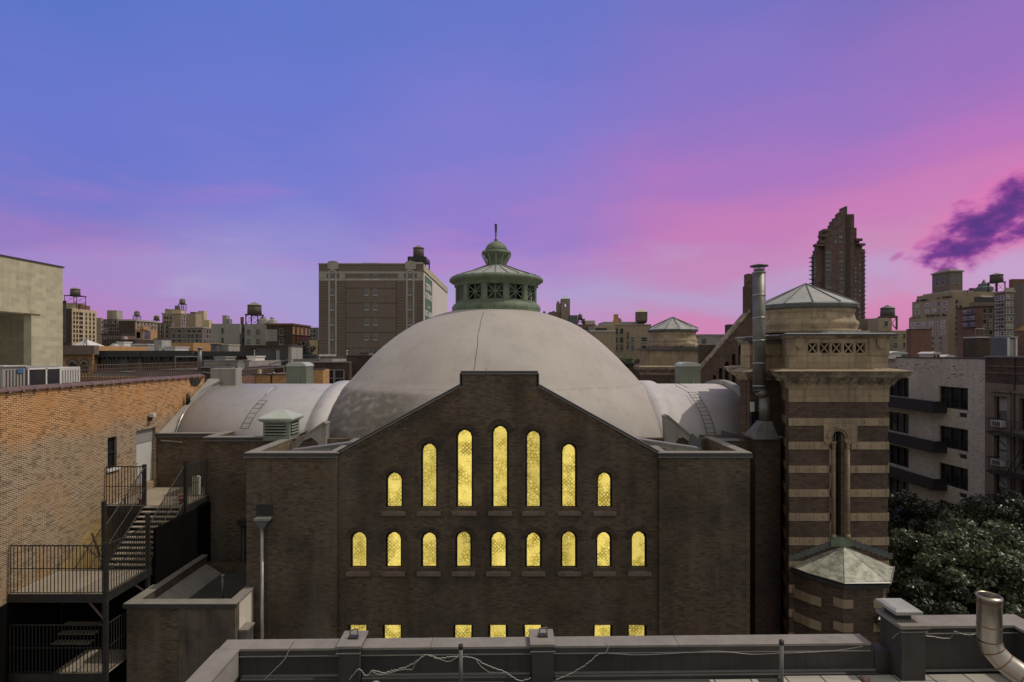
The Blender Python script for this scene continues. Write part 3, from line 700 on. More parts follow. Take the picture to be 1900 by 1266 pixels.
# ------------------------------------------------------------------ lantern on the dome
lan = thing('lantern', 'verdigris copper lantern with crossed windows and a small domed finial on top of the dome', 'lantern', (DXC, DYC, zd(574)))
LX, LY = X(921, 36), 36.0
q = lambda w_: rtrue(w_)
zl = lambda py, w_: Z(py, 36.0-q(w_))        # heights read at the front of each ring
MB().lathe(LX, LY, [(q(86), zl(590, 86)), (q(83), zl(577, 83)), (q(80), zl(575, 80)), (q(82), zl(570, 82)), (q(82), zl(564, 82)), (q(79), zl(560, 79)), (q(75.5), zl(557, 75.5)), (q(70), zl(556.8, 70))], 72).build('base_ring', 'copper_green', lan)
# drum: twelve bays
zt, zb = zl(522, 75), zl(557.5, 75); r0 = q(75)
bays = []; mb = MB(); mul = MB(); pan = MB(); lou = MB()
for k in range(12):
    a = -math.pi/2+k*math.pi/6; tx, ty = -math.sin(a), math.cos(a); ox, oy = math.cos(a), math.sin(a)
    hw = r0*math.sin(math.pi/12)*1.0; rd = r0*math.cos(math.pi/12)
    def pt(u, z, d): return (LX+ox*(rd+d)+tx*u, LY+oy*(rd+d)+ty*u, z)
    def bar(mb_, u0, z0, u1, z1, hw_, d0, d1):
        du, dz = u1-u0, z1-z0; L = math.hypot(du, dz); nx, nz = -dz/L*hw_, du/L*hw_
        cs = [(u0-nx, z0-nz), (u1-nx, z1-nz), (u1+nx, z1+nz), (u0+nx, z0+nz)]; i = len(mb_.v)
        mb_.v += [pt(u, z, d0) for u, z in cs]+[pt(u, z, d1) for u, z in cs]
        mb_.f += [tuple(i+j for j in f) for f in ((3,2,1,0), (4,5,6,7), (0,1,5,4), (1,2,6,5), (2,3,7,6), (3,0,4,7))]; mb_.m += [0]*6; mb_.sm += [False]*6
    ih = hw*.76; z0_, z1_ = zb+.12, zt-.10
    bar(mb, -hw-.02, (zt+zb)/2, -ih, (zt+zb)/2, (zt-zb)/2, -.16, .05); bar(mb, ih, (zt+zb)/2, hw+.02, (zt+zb)/2, (zt-zb)/2, -.16, .05)
    bar(mb, -ih, zb+.06, ih, zb+.06, .06, -.14, .03); bar(mb, -ih, zt-.05, ih, zt-.05, .05, -.14, .03)
    if k == 10:      # louvred bay, to the west
        for j in range(11):
            z = z0_+(z1_-z0_)*(j+.5)/11; bar(lou, -ih, z, ih, z, .022, -.10, .0)
    else:
        m1 = MB(); c = (z0_+z1_)/2
        for (u0, w0, u1, w1) in ((-ih, z0_, ih, z1_), (-ih, z1_, ih, z0_), (0, z0_, 0, z1_), (-ih, c, ih, c)): bar(m1, u0, w0, u1, w1, .022, -.07+.004*(u0 == 0), -.02+.004*(u0 == 0))
        for (u0, w0, u1, w1) in ((-ih+.02, z0_, -ih+.02, z1_), (ih-.02, z0_, ih-.02, z1_)): bar(m1, u0, w0, u1, w1, .03, -.09, .0)
        bays.append(m1)
drum = mb.build('drum', 'copper_green', lan); lou.build('louver', 'copper_green', drum)
for m1 in bays: m1.build('window_lattice', 'copper_green', lan)
MB().lathe(LX, LY, [(r0*.86, zb), (r0*.86, zt)], 24, smooth=False).build('window_glass', 'glass_dark', lan)
MB().lathe(LX, LY, [(q(74), zl(526, 74)), (q(78), zl(524, 78)), (q(77), zl(521, 77)), (q(80), zl(518, 80)), (q(85), zl(514, 85)), (q(87), zl(512, 87)), (q(87), zl(508, 87)), (q(84.5), zl(505.5, 84.5)), (q(70), zl(504, 70))], 72).build('cornice', 'copper_green', lan)
rf = MB().lathe(LX, LY, [(q(83), zl(505, 83)), (q(50), zl(498.5, 50)), (q(20), zl(491, 20)), (q(17), zl(490.5, 17))], 24, smooth=False)
rf.build('roof', 'lead_roof', lan)
seam = MB()
for k in range(24):
    a = k*math.pi/12; p = [(LX+r*math.cos(a), LY+r*math.sin(a), z+.02) for r, z in ((q(83), zl(505, 83)), (q(50), zl(498.5, 50)), (q(20), zl(491, 20)))]; seam.path(p, .022, 4)
seam.build('roof_seams', 'lead_dark', lan)
MB().lathe(LX, LY, [(q(18), zl(493, 18)), (q(17), zl(488, 17)), (q(16.5), zl(482, 16.5)), (q(18), zl(478, 18)), (q(24), zl(471, 24)), (q(26), zl(468, 26)), (q(27.5), zl(467, 27.5)), (q(27.5), zl(465, 27.5)), (q(26.5), zl(462.5, 26.5)), (q(22), zl(462, 22))], 24, smooth=False).build('neck', 'copper_green', lan)
fl = MB()
for k in range(12):
    a = k*math.pi/6; fl.tube((LX+q(17.5)*math.cos(a), LY+q(17.5)*math.sin(a), zl(489, 17)), (LX+q(27)*math.cos(a), LY+q(27)*math.sin(a), zl(469, 27)), .04, 6)
fl.build('neck_ribs', 'copper_pale', lan)
MB().lathe(LX, LY, [(q(21), zl(462, 21)), (q(20.5), zl(459, 20.5)), (q(19), zl(455, 19)), (q(15.5), zl(451, 15.5)), (q(10), zl(448.3, 10)), (q(4), zl(447.2, 4)), (0, zd(447))], 24).build('cap_dome', 'copper_green', lan)
MB().lathe(LX-.03, LY, [(.10, zd(447.5)), (.10, zd(444)), (.055, zd(443)), (.055, zd(430)), (.075, zd(429)), (.075, zd(418)), (.10, zd(417.5)), (.10, zd(416)), (0, zd(416))], 10).build('finial', 'lead_dark', lan)

# ------------------------------------------------------------------ rear transept gable with stepped blind arches
rg = thing('rear_gable', 'dark brick gable wall with rising blind arches and a sloping stone coping behind the flue', 'gable wall', (X(1345, 44), 44, 0))
D = 44.0; gX = lambda p: X(p, D); gZ = lambda p: Z(p, D)
ho = []
for (xa, xb, yt, yb) in ((1323,1329,696,712), (1334,1341,683,712), (1345,1353,671,712), (1358,1365,657,712), (1370,1379,641,690)):
    ho.append(arch(gX((xa+xb)/2), (gX(xb)-gX(xa))/2, gZ(yb), gZ(yt)))
MB().plate('y', [(gX(1296), 5), (gX(1402), 5), (gX(1402), gZ(568)), (gX(1390), gZ(580)), (gX(1296), gZ(690))], D, D+.6, ho).build('wall', 'brick_tower', rg)
MB().box(gX(1300), gX(1400), D+.45, D+.59, 5.2, gZ(640)).build('arch_backing', 'brick_brown', rg)
MB().plate('y', [(gX(1296), gZ(690)), (gX(1390), gZ(580)), (gX(1390), gZ(574)), (gX(1296), gZ(684))], D-.12, D+.72).build('coping', 'stone_weathered', rg)
MB().box(gX(1384.5), gX(1400), D-.1, D+.7, gZ(582), gZ(530)).box(gX(1386), gX(1400), D-.05, D+.6, gZ(530)+.002, gZ(508)).box(gX(1385.5), gX(1393), D-.2, D+.5, gZ(524), gZ(512)).build('pinnacle', 'brick_tower', rg, .03)
# ================================================================== NEAR TOWER
tw = thing('church_tower', 'near striped brick and stone church tower with round drum and metal cone', 'tower', (15, 28.5, 0))
TD = 26.0; tx = lambda p: X(p, TD); tz = lambda p: Z(p, TD)
TXL, TXR = 12.74, 17.28
foot = [(TXL, TD), (TXR, TD), (TXR, 33.0), (13.32, 33.0), (13.32, 27.9)]           # anticlockwise
nic = arch(tx(1554), .165, tz(998), tz(798), 8)
sl_ = [(TXL, TD), (TXR, TD), (TXR, TD+.35), (TXL+.11, TD+.35)]
fp = MB().plate('y', [(TXL, 0), (TXR, 0), (TXR, tz(722)), (TXL, tz(722))], TD, TD+.35, [nic])
prism(fp, [(TXL+.11, TD+.352), (TXR, TD+.352), (TXR, 33.0), (13.32, 33.0), (13.32, 27.9)], 0, tz(722))
fp.build('shaft', 'brick_tower', tw)
MB().box(tx(1554)-.16, tx(1554)+.16, TD+.30, TD+.345, tz(998), tz(800)).build('slit_window', 'glass_dark', tw)
MB().box(tx(1554)+.01, tx(1554)+.06, TD+.22, TD+.30, tz(998), tz(806)).build('mullion', 'copper_green', tw)
# side return (west) carries the bands too
def side_band(mb, z0, z1, p=.03):
    d = Vector((13.32-TXL, 27.9-TD)).normalized(); n = Vector((-d.y, d.x))
    a = Vector((TXL, TD)); c = Vector((13.32, 27.9))
    prism(mb, [tuple(a+n*p+Vector((0, -p))), tuple(a), tuple(c), tuple(c+n*p)], z0, z1)
bands = [(776, 790), (820, 834), (864, 877.5), (908, 922), (952, 966.5), (997, 1011.5), (1041, 1055.5), (1085, 1099.5), (1130, 1144), (1174, 1188)]
for i, (ya, yb) in enumerate(bands):
    z0, z1 = tz(yb), tz(ya); mb = MB()
    if i == 0: segs = [(TXL, tx(1528)-.005), (tx(1590)+.005, TXR+.03)]
    elif i == 1: segs = [(TXL, tx(1541)-.06), (tx(1577)+.06, TXR+.03)]
    elif i <= 5: segs = [(TXL, tx(1541)-.004), (tx(1576)+.004, TXR+.03)]
    else: segs = [(TXL, TXR+.03)]
    for (a, c) in segs:
        mb.box(a-.03*(a == TXL), c, TD-.03, TD+.005, z0, z1)
        nsq = max(1, round((c-a)/.66))
        for k in range(nsq):
            xx = a+(c-a)*(k+.5)/nsq; mb.tube((xx, TD-.05, (z0+z1)/2), (xx, TD-.03, (z0+z1)/2), .055, 8); mb.tube((xx, TD-.065, (z0+z1)/2), (xx, TD-.05, (z0+z1)/2), .028, 8)
    side_band(mb, z0, z1)
    mb.box(TXR+.001, TXR+.03, TD+.006, 33.0, z0, z1)
    mb.build('stone_band', 'stone_band', tw)
mb = MB(); mb.box(TXL-.035, TXR+.035, TD-.035, TD+.004, tz(746), tz(722)); side_band(mb, tz(746), tz(722), .035); mb.box(TXR+.002, TXR+.035, TD+.006, 33, tz(746), tz(722))
mb.build('ashlar_band', 'stone_tan', tw)
# niche surround: block, arch ring, columns
su = [(tx(1528), tz(834)), (tx(1541), tz(834)), (tx(1541), tz(815))]
fr_out = [(tx(1528), tz(776)), (tx(1528), tz(820)-.001), (tx(1537), tz(820)-.001), (tx(1537), tz(834)), (tx(1541), tz(834)), (tx(1541), tz(812))]
xc = tx(1554.5)
def halfarch(xc, r, zc, n=12, a0=math.pi, a1=0): return [(xc+r*math.cos(a0+(a1-a0)*k/n), zc+r*math.sin(a0+(a1-a0)*k/n)) for k in range(n+1)]
zc = tz(812)
sur = [(tx(1528), tz(822)), (xc-.30, tz(822))]+halfarch(xc, .30, zc)+[(xc+.30, tz(822)), (tx(1590), tz(822)), (tx(1590), tz(776)), (tx(1528), tz(776))]
MB().plate('y', sur, TD-.04, TD+.003).build('niche_surround', 'stone_tan', tw)
ring = halfarch(xc, .52, zc)+list(reversed(halfarch(xc, .40, zc)))
MB().plate('y', ring, TD-.11, TD-.041).plate('y', halfarch(xc, .38, zc)+list(reversed(halfarch(xc, .30, zc))), TD-.075, TD-.041).box(xc-.62, xc-.38, TD-.12, TD-.041, tz(822)-.05, tz(822)+.06).box(xc+.38, xc+.62, TD-.12, TD-.041, tz(822)-.05, tz(822)+.06).build('arch_moulding', 'stone_tan', tw, .01)
for s_, pc in ((-1, 1544.5), (1, 1571)):
    xx = tx(pc)
    c = MB().lathe(xx, TD-.10, [(.075, tz(990)), (.072, tz(900)), (.068, tz(832))], 14).build('column', 'stone_tan', tw)
    MB().lathe(xx, TD-.10, [(.07, tz(832)), (.085, tz(829)), (.075, tz(827)), (.12, tz(821)), (.135, tz(819))], 14).build('capital', 'stone_tan', c)
    MB().lathe(xx, TD-.10, [(.11, tz(997)), (.11, tz(993)), (.085, tz(990))], 14).build('plinth', 'stone_tan', c)
    MB().box(xx-.15 if s_ < 0 else xx-.10, xx+.10 if s_ < 0 else xx+.14, TD-.03, TD+.004, tz(997), tz(833)).build('jamb', 'stone_tan', tw)
MB().box(tx(1539), tx(1577), TD-.12, TD+.30, tz(1013), tz(996)).build('niche_sill', 'copper_green', tw)
# cornice: bearing course, brackets, projecting slab with crisp drip edges
def lay(name, mat, z0, z1, d0, d1, bevel=0):
    mb = MB(); f0 = offset(foot, d0); f1 = offset(foot, d1); prism(mb, f0, z0, z1, f1); return mb.build(name, mat, tw, bevel)
cz = lambda py, D=25.3: Z(py, D)
lay('cornice_bed', 'stone_tan', tz(722), cz(713), .04, .10)
for k in range(11):
    xx = TXL-.1+(TXR-TXL+.2)*k/10; MB().plate('x', [(TD-.1, cz(716)), (TD-.38, cz(706)), (TD-.38, cz(701)), (TD-.1, cz(701))], xx-.10, xx+.10).build('bracket', 'stone_weathered', tw)
for k in range(5):
    yy = TD+.15+k*.42; xx = TXL+(yy-TD)*.305; MB().box(xx-.42, xx-.02, yy-.09, yy+.09, cz(709), cz(701)).build('bracket', 'stone_weathered', tw)
lay('cornice_soffit', 'stone_weathered', cz(713)+.002, cz(702), .12, .40)
lay('cornice_slab', 'stone_weathered', cz(702)+.002, cz(695), .52, .66, .02)
lay('cornice_crown', 'stone_weathered', cz(695)+.002, cz(689), .60, .74, .02)
lay('cornice_weathering', 'stone_tan', cz(689)+.002, cz(684, 25.6), .74, .05)
# frieze storey
zf0, zf1, zf2, zf3 = tz(680), tz(660), tz(632), tz(626)
mb = MB(); prism(mb, foot, cz(684, 25.6)+.003, zf1); prism(mb, offset(foot, -.42), zf1, tz(628)); mb.build('frieze_wall', 'stone_tan', tw)
hol = []; pan = MB(); 
for k in range(5):
    xa = tx(1499.5+22.2*k); xb = tx(1499.5+22.2*k+17.5); hol.append(rect(xa, xb, tz(655), tz(637)))
    c = ((xa+xb)/2, (tz(655)+tz(637))/2); a = (xb-xa)/2; 
    for s_ in (1, -1):
        b_ = (tz(637)-tz(655))/2; w_ = .045
        pan.plate('y', [(c[0]-a, c[1]-b_*s_), (c[0]-a+w_*1.6, c[1]-b_*s_), (c[0]+a, c[1]+b_*s_), (c[0]+a-w_*1.6, c[1]+b_*s_)], TD+.03+(s_+1)*.003, TD+.10)
    pan.tube((c[0], TD+.02, c[1]), (c[0], TD+.05, c[1]), .05, 8)
fr = MB().plate('y', rect(tx(1465), TXR, zf1+.002, tz(628)), TD+.01, TD+.20, hol).build('pierced_frieze', 'stone_tan', tw)
pan.build('cross_panels', 'stone_tan', fr)
MB().box(tx(1497), tx(1608), TD+.22, TD+.30, tz(657), tz(635)).build('panel_backing', 'shade_black', tw)
side = MB(); d = Vector((13.32-TXL, 27.9-TD)).normalized(); n_ = Vector((-d.y, d.x))
a = Vector((TXL, TD)); c = Vector((13.32, 27.9)); prism(side, [tuple(a), tuple(a-n_*.3), tuple(c-n_*.3), tuple(c)], zf1+.002, tz(628)); side.build('frieze_return', 'stone_tan', tw)
def shieldpts(xc, w_, z0, z1): return [(xc-w_, z1), (xc-w_, z0+(z1-z0)*.45), (xc-w_*.45, z0+(z1-z0)*.12), (xc, z0), (xc+w_*.45, z0+(z1-z0)*.12), (xc+w_, z0+(z1-z0)*.45), (xc+w_, z1)]
for pc, hw_ in ((1481, 8), (1632, 7.5)):
    MB().plate('y', shieldpts(tx(pc), hw_*TD/F, tz(648), tz(628)), TD-.16, TD+.009).build('shield_bracket', 'stone_tan', tw, .015)
for pa, pb in ((1447, 1462), (1608, 1648)): pass
MB().box(tx(1612), TXR+.03, TD-.05, TD+.009, zf1, tz(628)).build('corner_pilaster', 'stone_tan', tw)
lay('parapet_mould', 'stone_weathered', tz(628)+.001, tz(623), .08, .20)
lay('parapet_slab', 'lead_dark', tz(623)+.002, tz(619.5), .28, .30, .01)
lay('parapet_top', 'lead_roof', tz(619.5)+.002, tz(618), .26, .10)
# left body with its own cornice
LB = 28.0; lX = lambda p: X(p, LB); lZ = lambda p: Z(p, LB)
LBF = [(11.75, LB), (13.6, LB), (13.6, 32.9), (13.47, 32.9), (11.60, 28.8)]; ho = [arch(lX(1402), .21, lZ(812), lZ(763), 8)]
sb = MB().plate('y', [(11.75, 0), (13.6, 0), (13.6, lZ(700)), (11.75, lZ(700))], LB, LB+.35, ho); prism(sb, [(11.72, LB+.352), (13.6, LB+.352), (13.6, 32.9), (13.47, 32.9), (11.60, 28.8)], 0, lZ(700)); sb.build('stair_body', 'brick_tower', tw)
MB().box(lX(1402)-.2, lX(1402)+.2, LB+.2, LB+.3, lZ(812), lZ(764)).build('door', 'iron_black', tw)
def lay2(name, mat, z0, z1, d0, d1, f2=LBF):
    mb = MB(); prism(mb, offset(f2, d0), z0, z1, offset(f2, d1)); return mb.build(name, mat, tw)
lay2('side_cornice', 'stone_weathered', lZ(706), lZ(697), .10, .30); lay2('side_cornice_crown', 'stone_weathered', lZ(697)+.002, lZ(690), .36, .46); lay2('side_weathering', 'stone_tan', lZ(690)+.002, lZ(684), .46, .0)
lay2('side_frieze', 'stone_tan', lZ(684)+.002, lZ(637), -.04, -.04); lay2('side_slab', 'lead_dark', lZ(637)+.002, lZ(633), .10, .14)
lay2('side_ledge', 'stone_weathered', lZ(662), lZ(660), 0.0, 0.02)
# drum and cone
DCX, DCY = X(1506, 29.6), 30.2
rd = lambda w_, D=29.6: D*math.sin(math.atan(w_/F)); dz = lambda py: Z(py, 27.75)
MB().lathe(DCX, DCY, [(rd(90), dz(616)), (rd(90), dz(611)), (rd(83), dz(609)), (rd(86), dz(604)), (rd(87.5), dz(599)), (rd(86), dz(594)), (rd(82), dz(591)), (rd(81), dz(588)), (rd(79), dz(577)), (rd(81), dz(575)), (rd(82), dz(571)), (rd(80), dz(568)), (rd(76), dz(562))], 72).build('drum', 'stone_tan', tw)
rf = MB().lathe(DCX, DCY, [(rd(84), dz(570)), (rd(89), dz(568)), (rd(90), dz(562)), (rd(88), dz(559.5))], 12, smooth=False, rot=R(10)).build('eaves', 'lead_dark', tw)
MB().lathe(DCX, DCY, [(rd(89), dz(560)), (0.02, Z(527, DCY))], 12, smooth=False, rot=R(10)).build('cone_roof', 'lead_roof', tw)
sm_ = MB()
for k in range(12):
    a = R(10)+k*math.pi/6; sm_.tube((DCX+rd(89)*math.cos(a), DCY+rd(89)*math.sin(a), dz(559.5)+.02), (DCX, DCY, Z(527, DCY)+.03), .025, 5)
sm_.build('roof_seams', 'lead_dark', tw)
MB().box(15.2, 17.2, 27.2, 29.2, tz(618), tz(612)).build('roof_step', 'lead_roof', tw)
# low polygonal turret at the foot of the niche, with a verdigris roof
ev = [(12.72, 26.0), (13.1, 25.2), (14.1, 24.0), (16.1, 24.05), (17.5, 25.9), (17.4, 26.0)]
zE = EZ-9.78; zA = EZ-8.85; body = [(12.95, 26.0), (13.35, 25.3), (14.22, 24.3), (15.95, 24.35), (17.1, 25.85), (17.05, 26.0)]
mb = MB(); prism(mb, body, 0, zE-.30); mb.build('turret_wall', 'brick_tower', tw)
mb = MB(); prism(mb, [tuple(Vector(p)*.5+Vector(q_)*.5) for p, q_ in zip(body, ev)], zE-.30, zE-.10, ev); mb.build('turret_eaves', 'lead_dark', tw)
rb = MB(); ap = (15.2, 25.97, zA); es = [(p[0], p[1], zE-.02) for p in ev]
ins = [tuple(Vector(p)*.92+Vector((15.2, 25.97, zE))*.08+Vector((0, 0, .04))) for p in es]
for k in range(len(ev)-1): rb.face([ins[k], ins[k+1], ap]); rb.face([es[k], es[k+1], ins[k+1], ins[k]])
rb.face([es[0], ap, es[-1]]); rb.face(list(reversed(es))); rb.build('turret_roof', 'copper_streaked', tw)
ed = MB().path([(p[0], p[1], zE+.0) for p in ev[:-1]], .03, 5)
for k in range(len(ins)-1): ed.tube(ins[k], ap, .018, 5)
ed.build('turret_gutter', 'coping_metal', tw)
for s_ in (-1, 1):          # stepped flashing against the tower face
    st = MB()
    for k in range(8 if s_ > 0 else 9):
        x0 = 15.2+s_*(.35+k*.24); z0 = zA+.26-k*.085; st.box(min(x0, x0+s_*.24), max(x0, x0+s_*.24), TD-.05, TD-.036, z0-.28, z0)
    st.build('stepped_flashing', 'lead_dark', tw)
for (ya, yb) in ((1113, 1129), (1157, 1173), (1201, 1217)):
    qb = MB()
    z0, z1 = Z(yb, 24.3), Z(ya, 24.3); p = Vector(body[2]); l = (Vector(body[1])-p).normalized(); r_ = (Vector(body[3])-p).normalized(); o_ = Vector((-.35, -1)).normalized()*.035
    prism(qb, [tuple(p+l*.38+Vector((-.03, -.02))), tuple(p+Vector((-.02, -.035))), tuple(p+r_*.42+Vector((0, -.03))), tuple(p+r_*.42), tuple(p), tuple(p+l*.38)], z0, z1); qb.build('stone_quoin', 'stone_band', tw); qb = MB()
    z0, z1 = Z(yb-15, 25.6), Z(ya-15, 25.6); qb.plate('z', [(12.90, 25.95), (13.30, 25.25), (13.62, 24.93), (13.66, 25.0), (13.36, 25.32), (12.98, 26.0)], z0, z1); qb.build('stone_quoin', 'stone_band', tw); qb = MB()
    p = Vector(body[3]); prism(qb, [tuple(p+Vector((-.42, -.035))), tuple(p+Vector((.03, -.03))), tuple(p+Vector((.30, .33))), tuple(p)], Z(yb, 24.3), Z(ya, 24.3)); qb.build('stone_quoin', 'stone_band', tw)
# gas meter box / sign and small ladder on the left body
MB().box(11.78, 11.98, LB-.05, LB-.002, lZ(764), lZ(746)).build('wall_plate', 'paint_white', tw)
MB().tube((11.82, LB-.06, lZ(812)), (11.82, LB-.06, lZ(766)), .015, 5).tube((11.95, LB-.06, lZ(812)), (11.95, LB-.06, lZ(766)), .015, 5).build('conduit', 'iron_black', tw)

# ================================================================== FLUE
fl = thing('exhaust_flue', 'tall stainless flue with flat rain cap rising from a metal hood beside the striped tower', 'flue', (X(1417, 27.4), 27.6, Z(812, 27.4)))
FD = 27.35; fX = lambda p: X(p, FD); fZ = lambda p: Z(p, FD); fr_ = 11.0*FD/F; fc = fX(1408.5)
mb = MB().lathe(fc, FD, [(fr_, fZ(722)), (fr_, fZ(505))], 28)
mb.build('stack', 'steel_flue', fl)
for py in (506, 548, 590, 632, 674, 716): MB().lathe(fc, FD, [(fr_+.004, fZ(py+1.5)), (fr_+.022, fZ(py+.8)), (fr_+.022, fZ(py-.8)), (fr_+.004, fZ(py-1.5))], 28, cap=False).build('clamp_band', 'zinc_pipe', fl)
mb = MB()
for k in range(6): a = k*math.pi/3; mb.tube((fc+fr_*.9*math.cos(a), FD+fr_*.9*math.sin(a), fZ(505)), (fc+fr_*.9*math.cos(a), FD+fr_*.9*math.sin(a), fZ(495)), .012, 5)
mb.lathe(fc, FD, [(fr_*.7, fZ(505)), (fr_*.7, fZ(499))], 20)
mb.build('cap_struts', 'iron_grey', fl)
MB().lathe(fc, FD, [(fr_*1.45, fZ(495)), (fr_*1.45, fZ(492.8)), (.05, fZ(490))], 28).build('rain_cap', 'lead_dark', fl)
c2 = fX(1418.5); r2 = 9.6*FD/F
MB().tube((fc, FD, fZ(721)), (fc+.02, FD, fZ(724)), fr_*1.0, 24).tube((fc, FD, fZ(723)), (c2, FD, fZ(735)), fr_*.98, 24, r1=r2*1.05).tube((c2, FD, fZ(734)), (c2, FD, fZ(782)), r2, 24).build('lower_pipe', 'steel_flue', fl)
hp = MB(); a0_, a1_ = fX(1393.5), fX(1441); prism(hp, [(a0_, FD-.3), (a1_, FD-.3), (a1_, FD+.95), (a0_, FD+.95)], fZ(814), fZ(811)); prism(hp, [(a0_+.03, FD-.27), (a1_-.03, FD-.27), (a1_-.03, FD+.9), (a0_+.03, FD+.9)], fZ(811)+.002, fZ(781), [(c2-r2, FD-r2), (c2+r2, FD-r2), (c2+r2, FD+r2), (c2-r2, FD+r2)])
hp.build('hood', 'steel_flue', fl)
for py in (560, 650): MB().tube((fc, FD, fZ(py)), (fc+.5, LB+.1, fZ(py)), .02, 5).build('stay', 'iron_grey', fl)

# ================================================================== FAR TOWER
ft = thing('church_tower', 'far stone church tower with round drum and low metal cone, behind the east roof shed', 'tower', (X(1249, 56), 56, 0))
D = 53.0; X_ = lambda p: X(p, D); Z_ = lambda p: Z(p, D); fx0, fx1 = X_(1187), X_(1318)
ff = [(X(1194, D), D), (fx1, D), (fx1, D+6.4), (X(1188, D+6.4), D+6.4), (X(1187, D+1.6), D+1.6)]
def lay3(name, mat, y0, y1, d0, d1=None):
    mb = MB(); prism(mb, offset(ff, d0), Z_(y0), Z_(y1), offset(ff, d0 if d1 is None else d1)); return mb.build(name, mat, ft)
mb = MB(); prism(mb, ff, 0, Z_(696)); mb.build('shaft', 'brick_tower', ft)
lay3('ashlar', 'stone_tan', 696, 691, .05); lay3('cornice', 'stone_weathered', 691, 686, .15, .5); lay3('cornice_crown', 'stone_weathered', 685.9, 681, .55, .62); lay3('weathering', 'stone_tan', 680.9, 677, .6, .1)
lay3('frieze', 'stone_tan', 677, 650, .0); lay3('parapet_slab', 'lead_dark', 649.9, 646, .28, .30)
for pc in (1196, 1310): MB().plate('y', shieldpts(X_(pc), .32, Z_(668), Z_(650)), D-.14, D-.002).build('shield_bracket', 'stone_tan', ft)
cx_, cy_ = X(1249, 56), 56.2; rr = lambda w_: 56*math.sin(math.atan(w_/F)); zz = lambda p: Z(p, 53.9)
MB().lathe(cx_, cy_, [(rr(46), zz(645)), (rr(46), zz(638)), (rr(43), zz(636)), (rr(45.5), zz(632)), (rr(43), zz(628)), (rr(42), zz(626)), (rr(41.5), zz(616)), (rr(43), zz(614)), (rr(42), zz(611))], 56).build('drum', 'stone_tan', ft)
MB().lathe(cx_, cy_, [(rr(44), zz(615)), (rr(46.5), zz(614)), (rr(47), zz(611)), (rr(46), zz(610))], 12, smooth=False).build('eaves', 'lead_dark', ft)
MB().lathe(cx_, cy_, [(rr(46.5), zz(610.3)), (0.02, Z(589, 56.2))], 12, smooth=False).build('cone_roof', 'lead_roof', ft)
sm_ = MB()
for k in range(12):
    a = k*math.pi/6; sm_.tube((cx_+rr(46.5)*math.cos(a), cy_+rr(46.5)*math.sin(a), zz(608)+.02), (cx_, cy_, Z(589, 56.2)+.04), .035, 4)
sm_.build('roof_seams', 'lead_dark', ft)
MB().lathe(X_(1284), D+.9, [(.62, Z_(646)), (.66, Z_(641)), (.45, Z_(635)), (0.0, Z_(632))], 16).build('small_dome', 'stone_tan', ft)

# ================================================================== ANNEX (flat-roofed box below the stairs)
an = thing('annex_building', 'low flat-roofed brick and stained cement annex with a cream east side', 'annex', (-12.8, 24.5, 0))
AD = 21.8; ax0, ax1, ay1 = X(235, AD), X(437, AD), 27.0; zt = Z(1121, AD)
ho = []
MB().box(ax0, ax0+.3, AD+.3, ay1, 0, zt).box(ax0+.02, ax1-.02, 27.0, 27.6, 0, zt-.5).build('side_wall', 'brick_church', an)
MB().box(ax0, X(333, AD), AD, AD+.3, 0, zt).build('front_wall', 'brick_church', an)
MB().box(X(333, AD)+.002, ax1, AD-.03, AD+.3, 0, zt).build('front_wall', 'cement_stain', an)
MB().plate('x', rect(AD+.302, 23.3, 0, zt), ax1-.3, ax1, [arch(22.85, .26, zt-3.3, zt-1.35, 8)]).build('east_wall', 'stucco_annex', an)
MB().box(ax1-.2, ax1-.12, 22.58, 23.12, zt-3.3, zt-1.38).build('arched_window', 'tarp_cream', an)
MB().plate('x', [(22.85+.33*math.cos(math.pi*k/10), zt-1.62+.33*math.sin(math.pi*k/10)) for k in range(11)]+[(22.85+.27*math.cos(math.pi*k/10), zt-1.62+.27*math.sin(math.pi*k/10)) for k in range(10, -1, -1)], ax1, ax1+.04).build('arch_hood', 'stucco_annex', an)
MB().box(ax0+.3, ax1-.3, AD+.3, 27, zt-1.0, zt-.8).build('roof', 'roof_tar', an)
cp = MB(); k_ = .07
cp.box(ax0-k_, ax1+k_, AD-k_-.03, AD+.34, zt+.002, zt+.055).box(ax0-k_, ax0+.34, AD+.34, ay1, zt+.002, zt+.055).box(ax1-.34, ax1+k_, AD+.34, 23.3, zt+.002, zt+.055)
c = cp.build('coping', 'coping_stone', an, .01)
MB().box(ax0-k_-.01, ax1+k_+.01, AD-k_-.05, AD-k_-.031, zt-.12, zt+.04).build('fascia', 'coping_dark', c)
MB().plate('y', [(ax0+.3, zt-.8), (ax0+1.05, zt-.8), (ax0+.3, zt-.35)], AD+.31, 26.9).build('cant_strip', 'concrete', an)
MB().tube((X(411, 23.5), 23.6, zt-.8), (X(411, 23.5), 23.6, zt+.35), .05, 8).lathe(X(411, 23.5), 23.6, [(.05, zt+.35), (.09, zt+.36), (.09, zt+.42), (.03, zt+.45)], 10).build('vent_pipe', 'iron_grey', an)
hx = ax1+.02
prism(cq := MB(), [(hx, 22.15), (hx+.16, 22.15), (hx+.16, 22.45), (hx, 22.45)], zt-2.6, zt-1.15, [(hx, 22.0), (hx+.34, 22.0), (hx+.34, 22.6), (hx, 22.6)])
cq.build('rain_head', 'zinc_pipe', an)
MB().box(hx, hx+.36, 21.98, 22.62, zt-1.148, zt-1.09).build('rain_head_rim', 'coping_stone', an)
MB().tube((hx+.08, 22.3, 0), (hx+.08, 22.3, zt-2.6), .07, 10).build('rain_pipe', 'zinc_pipe', an)

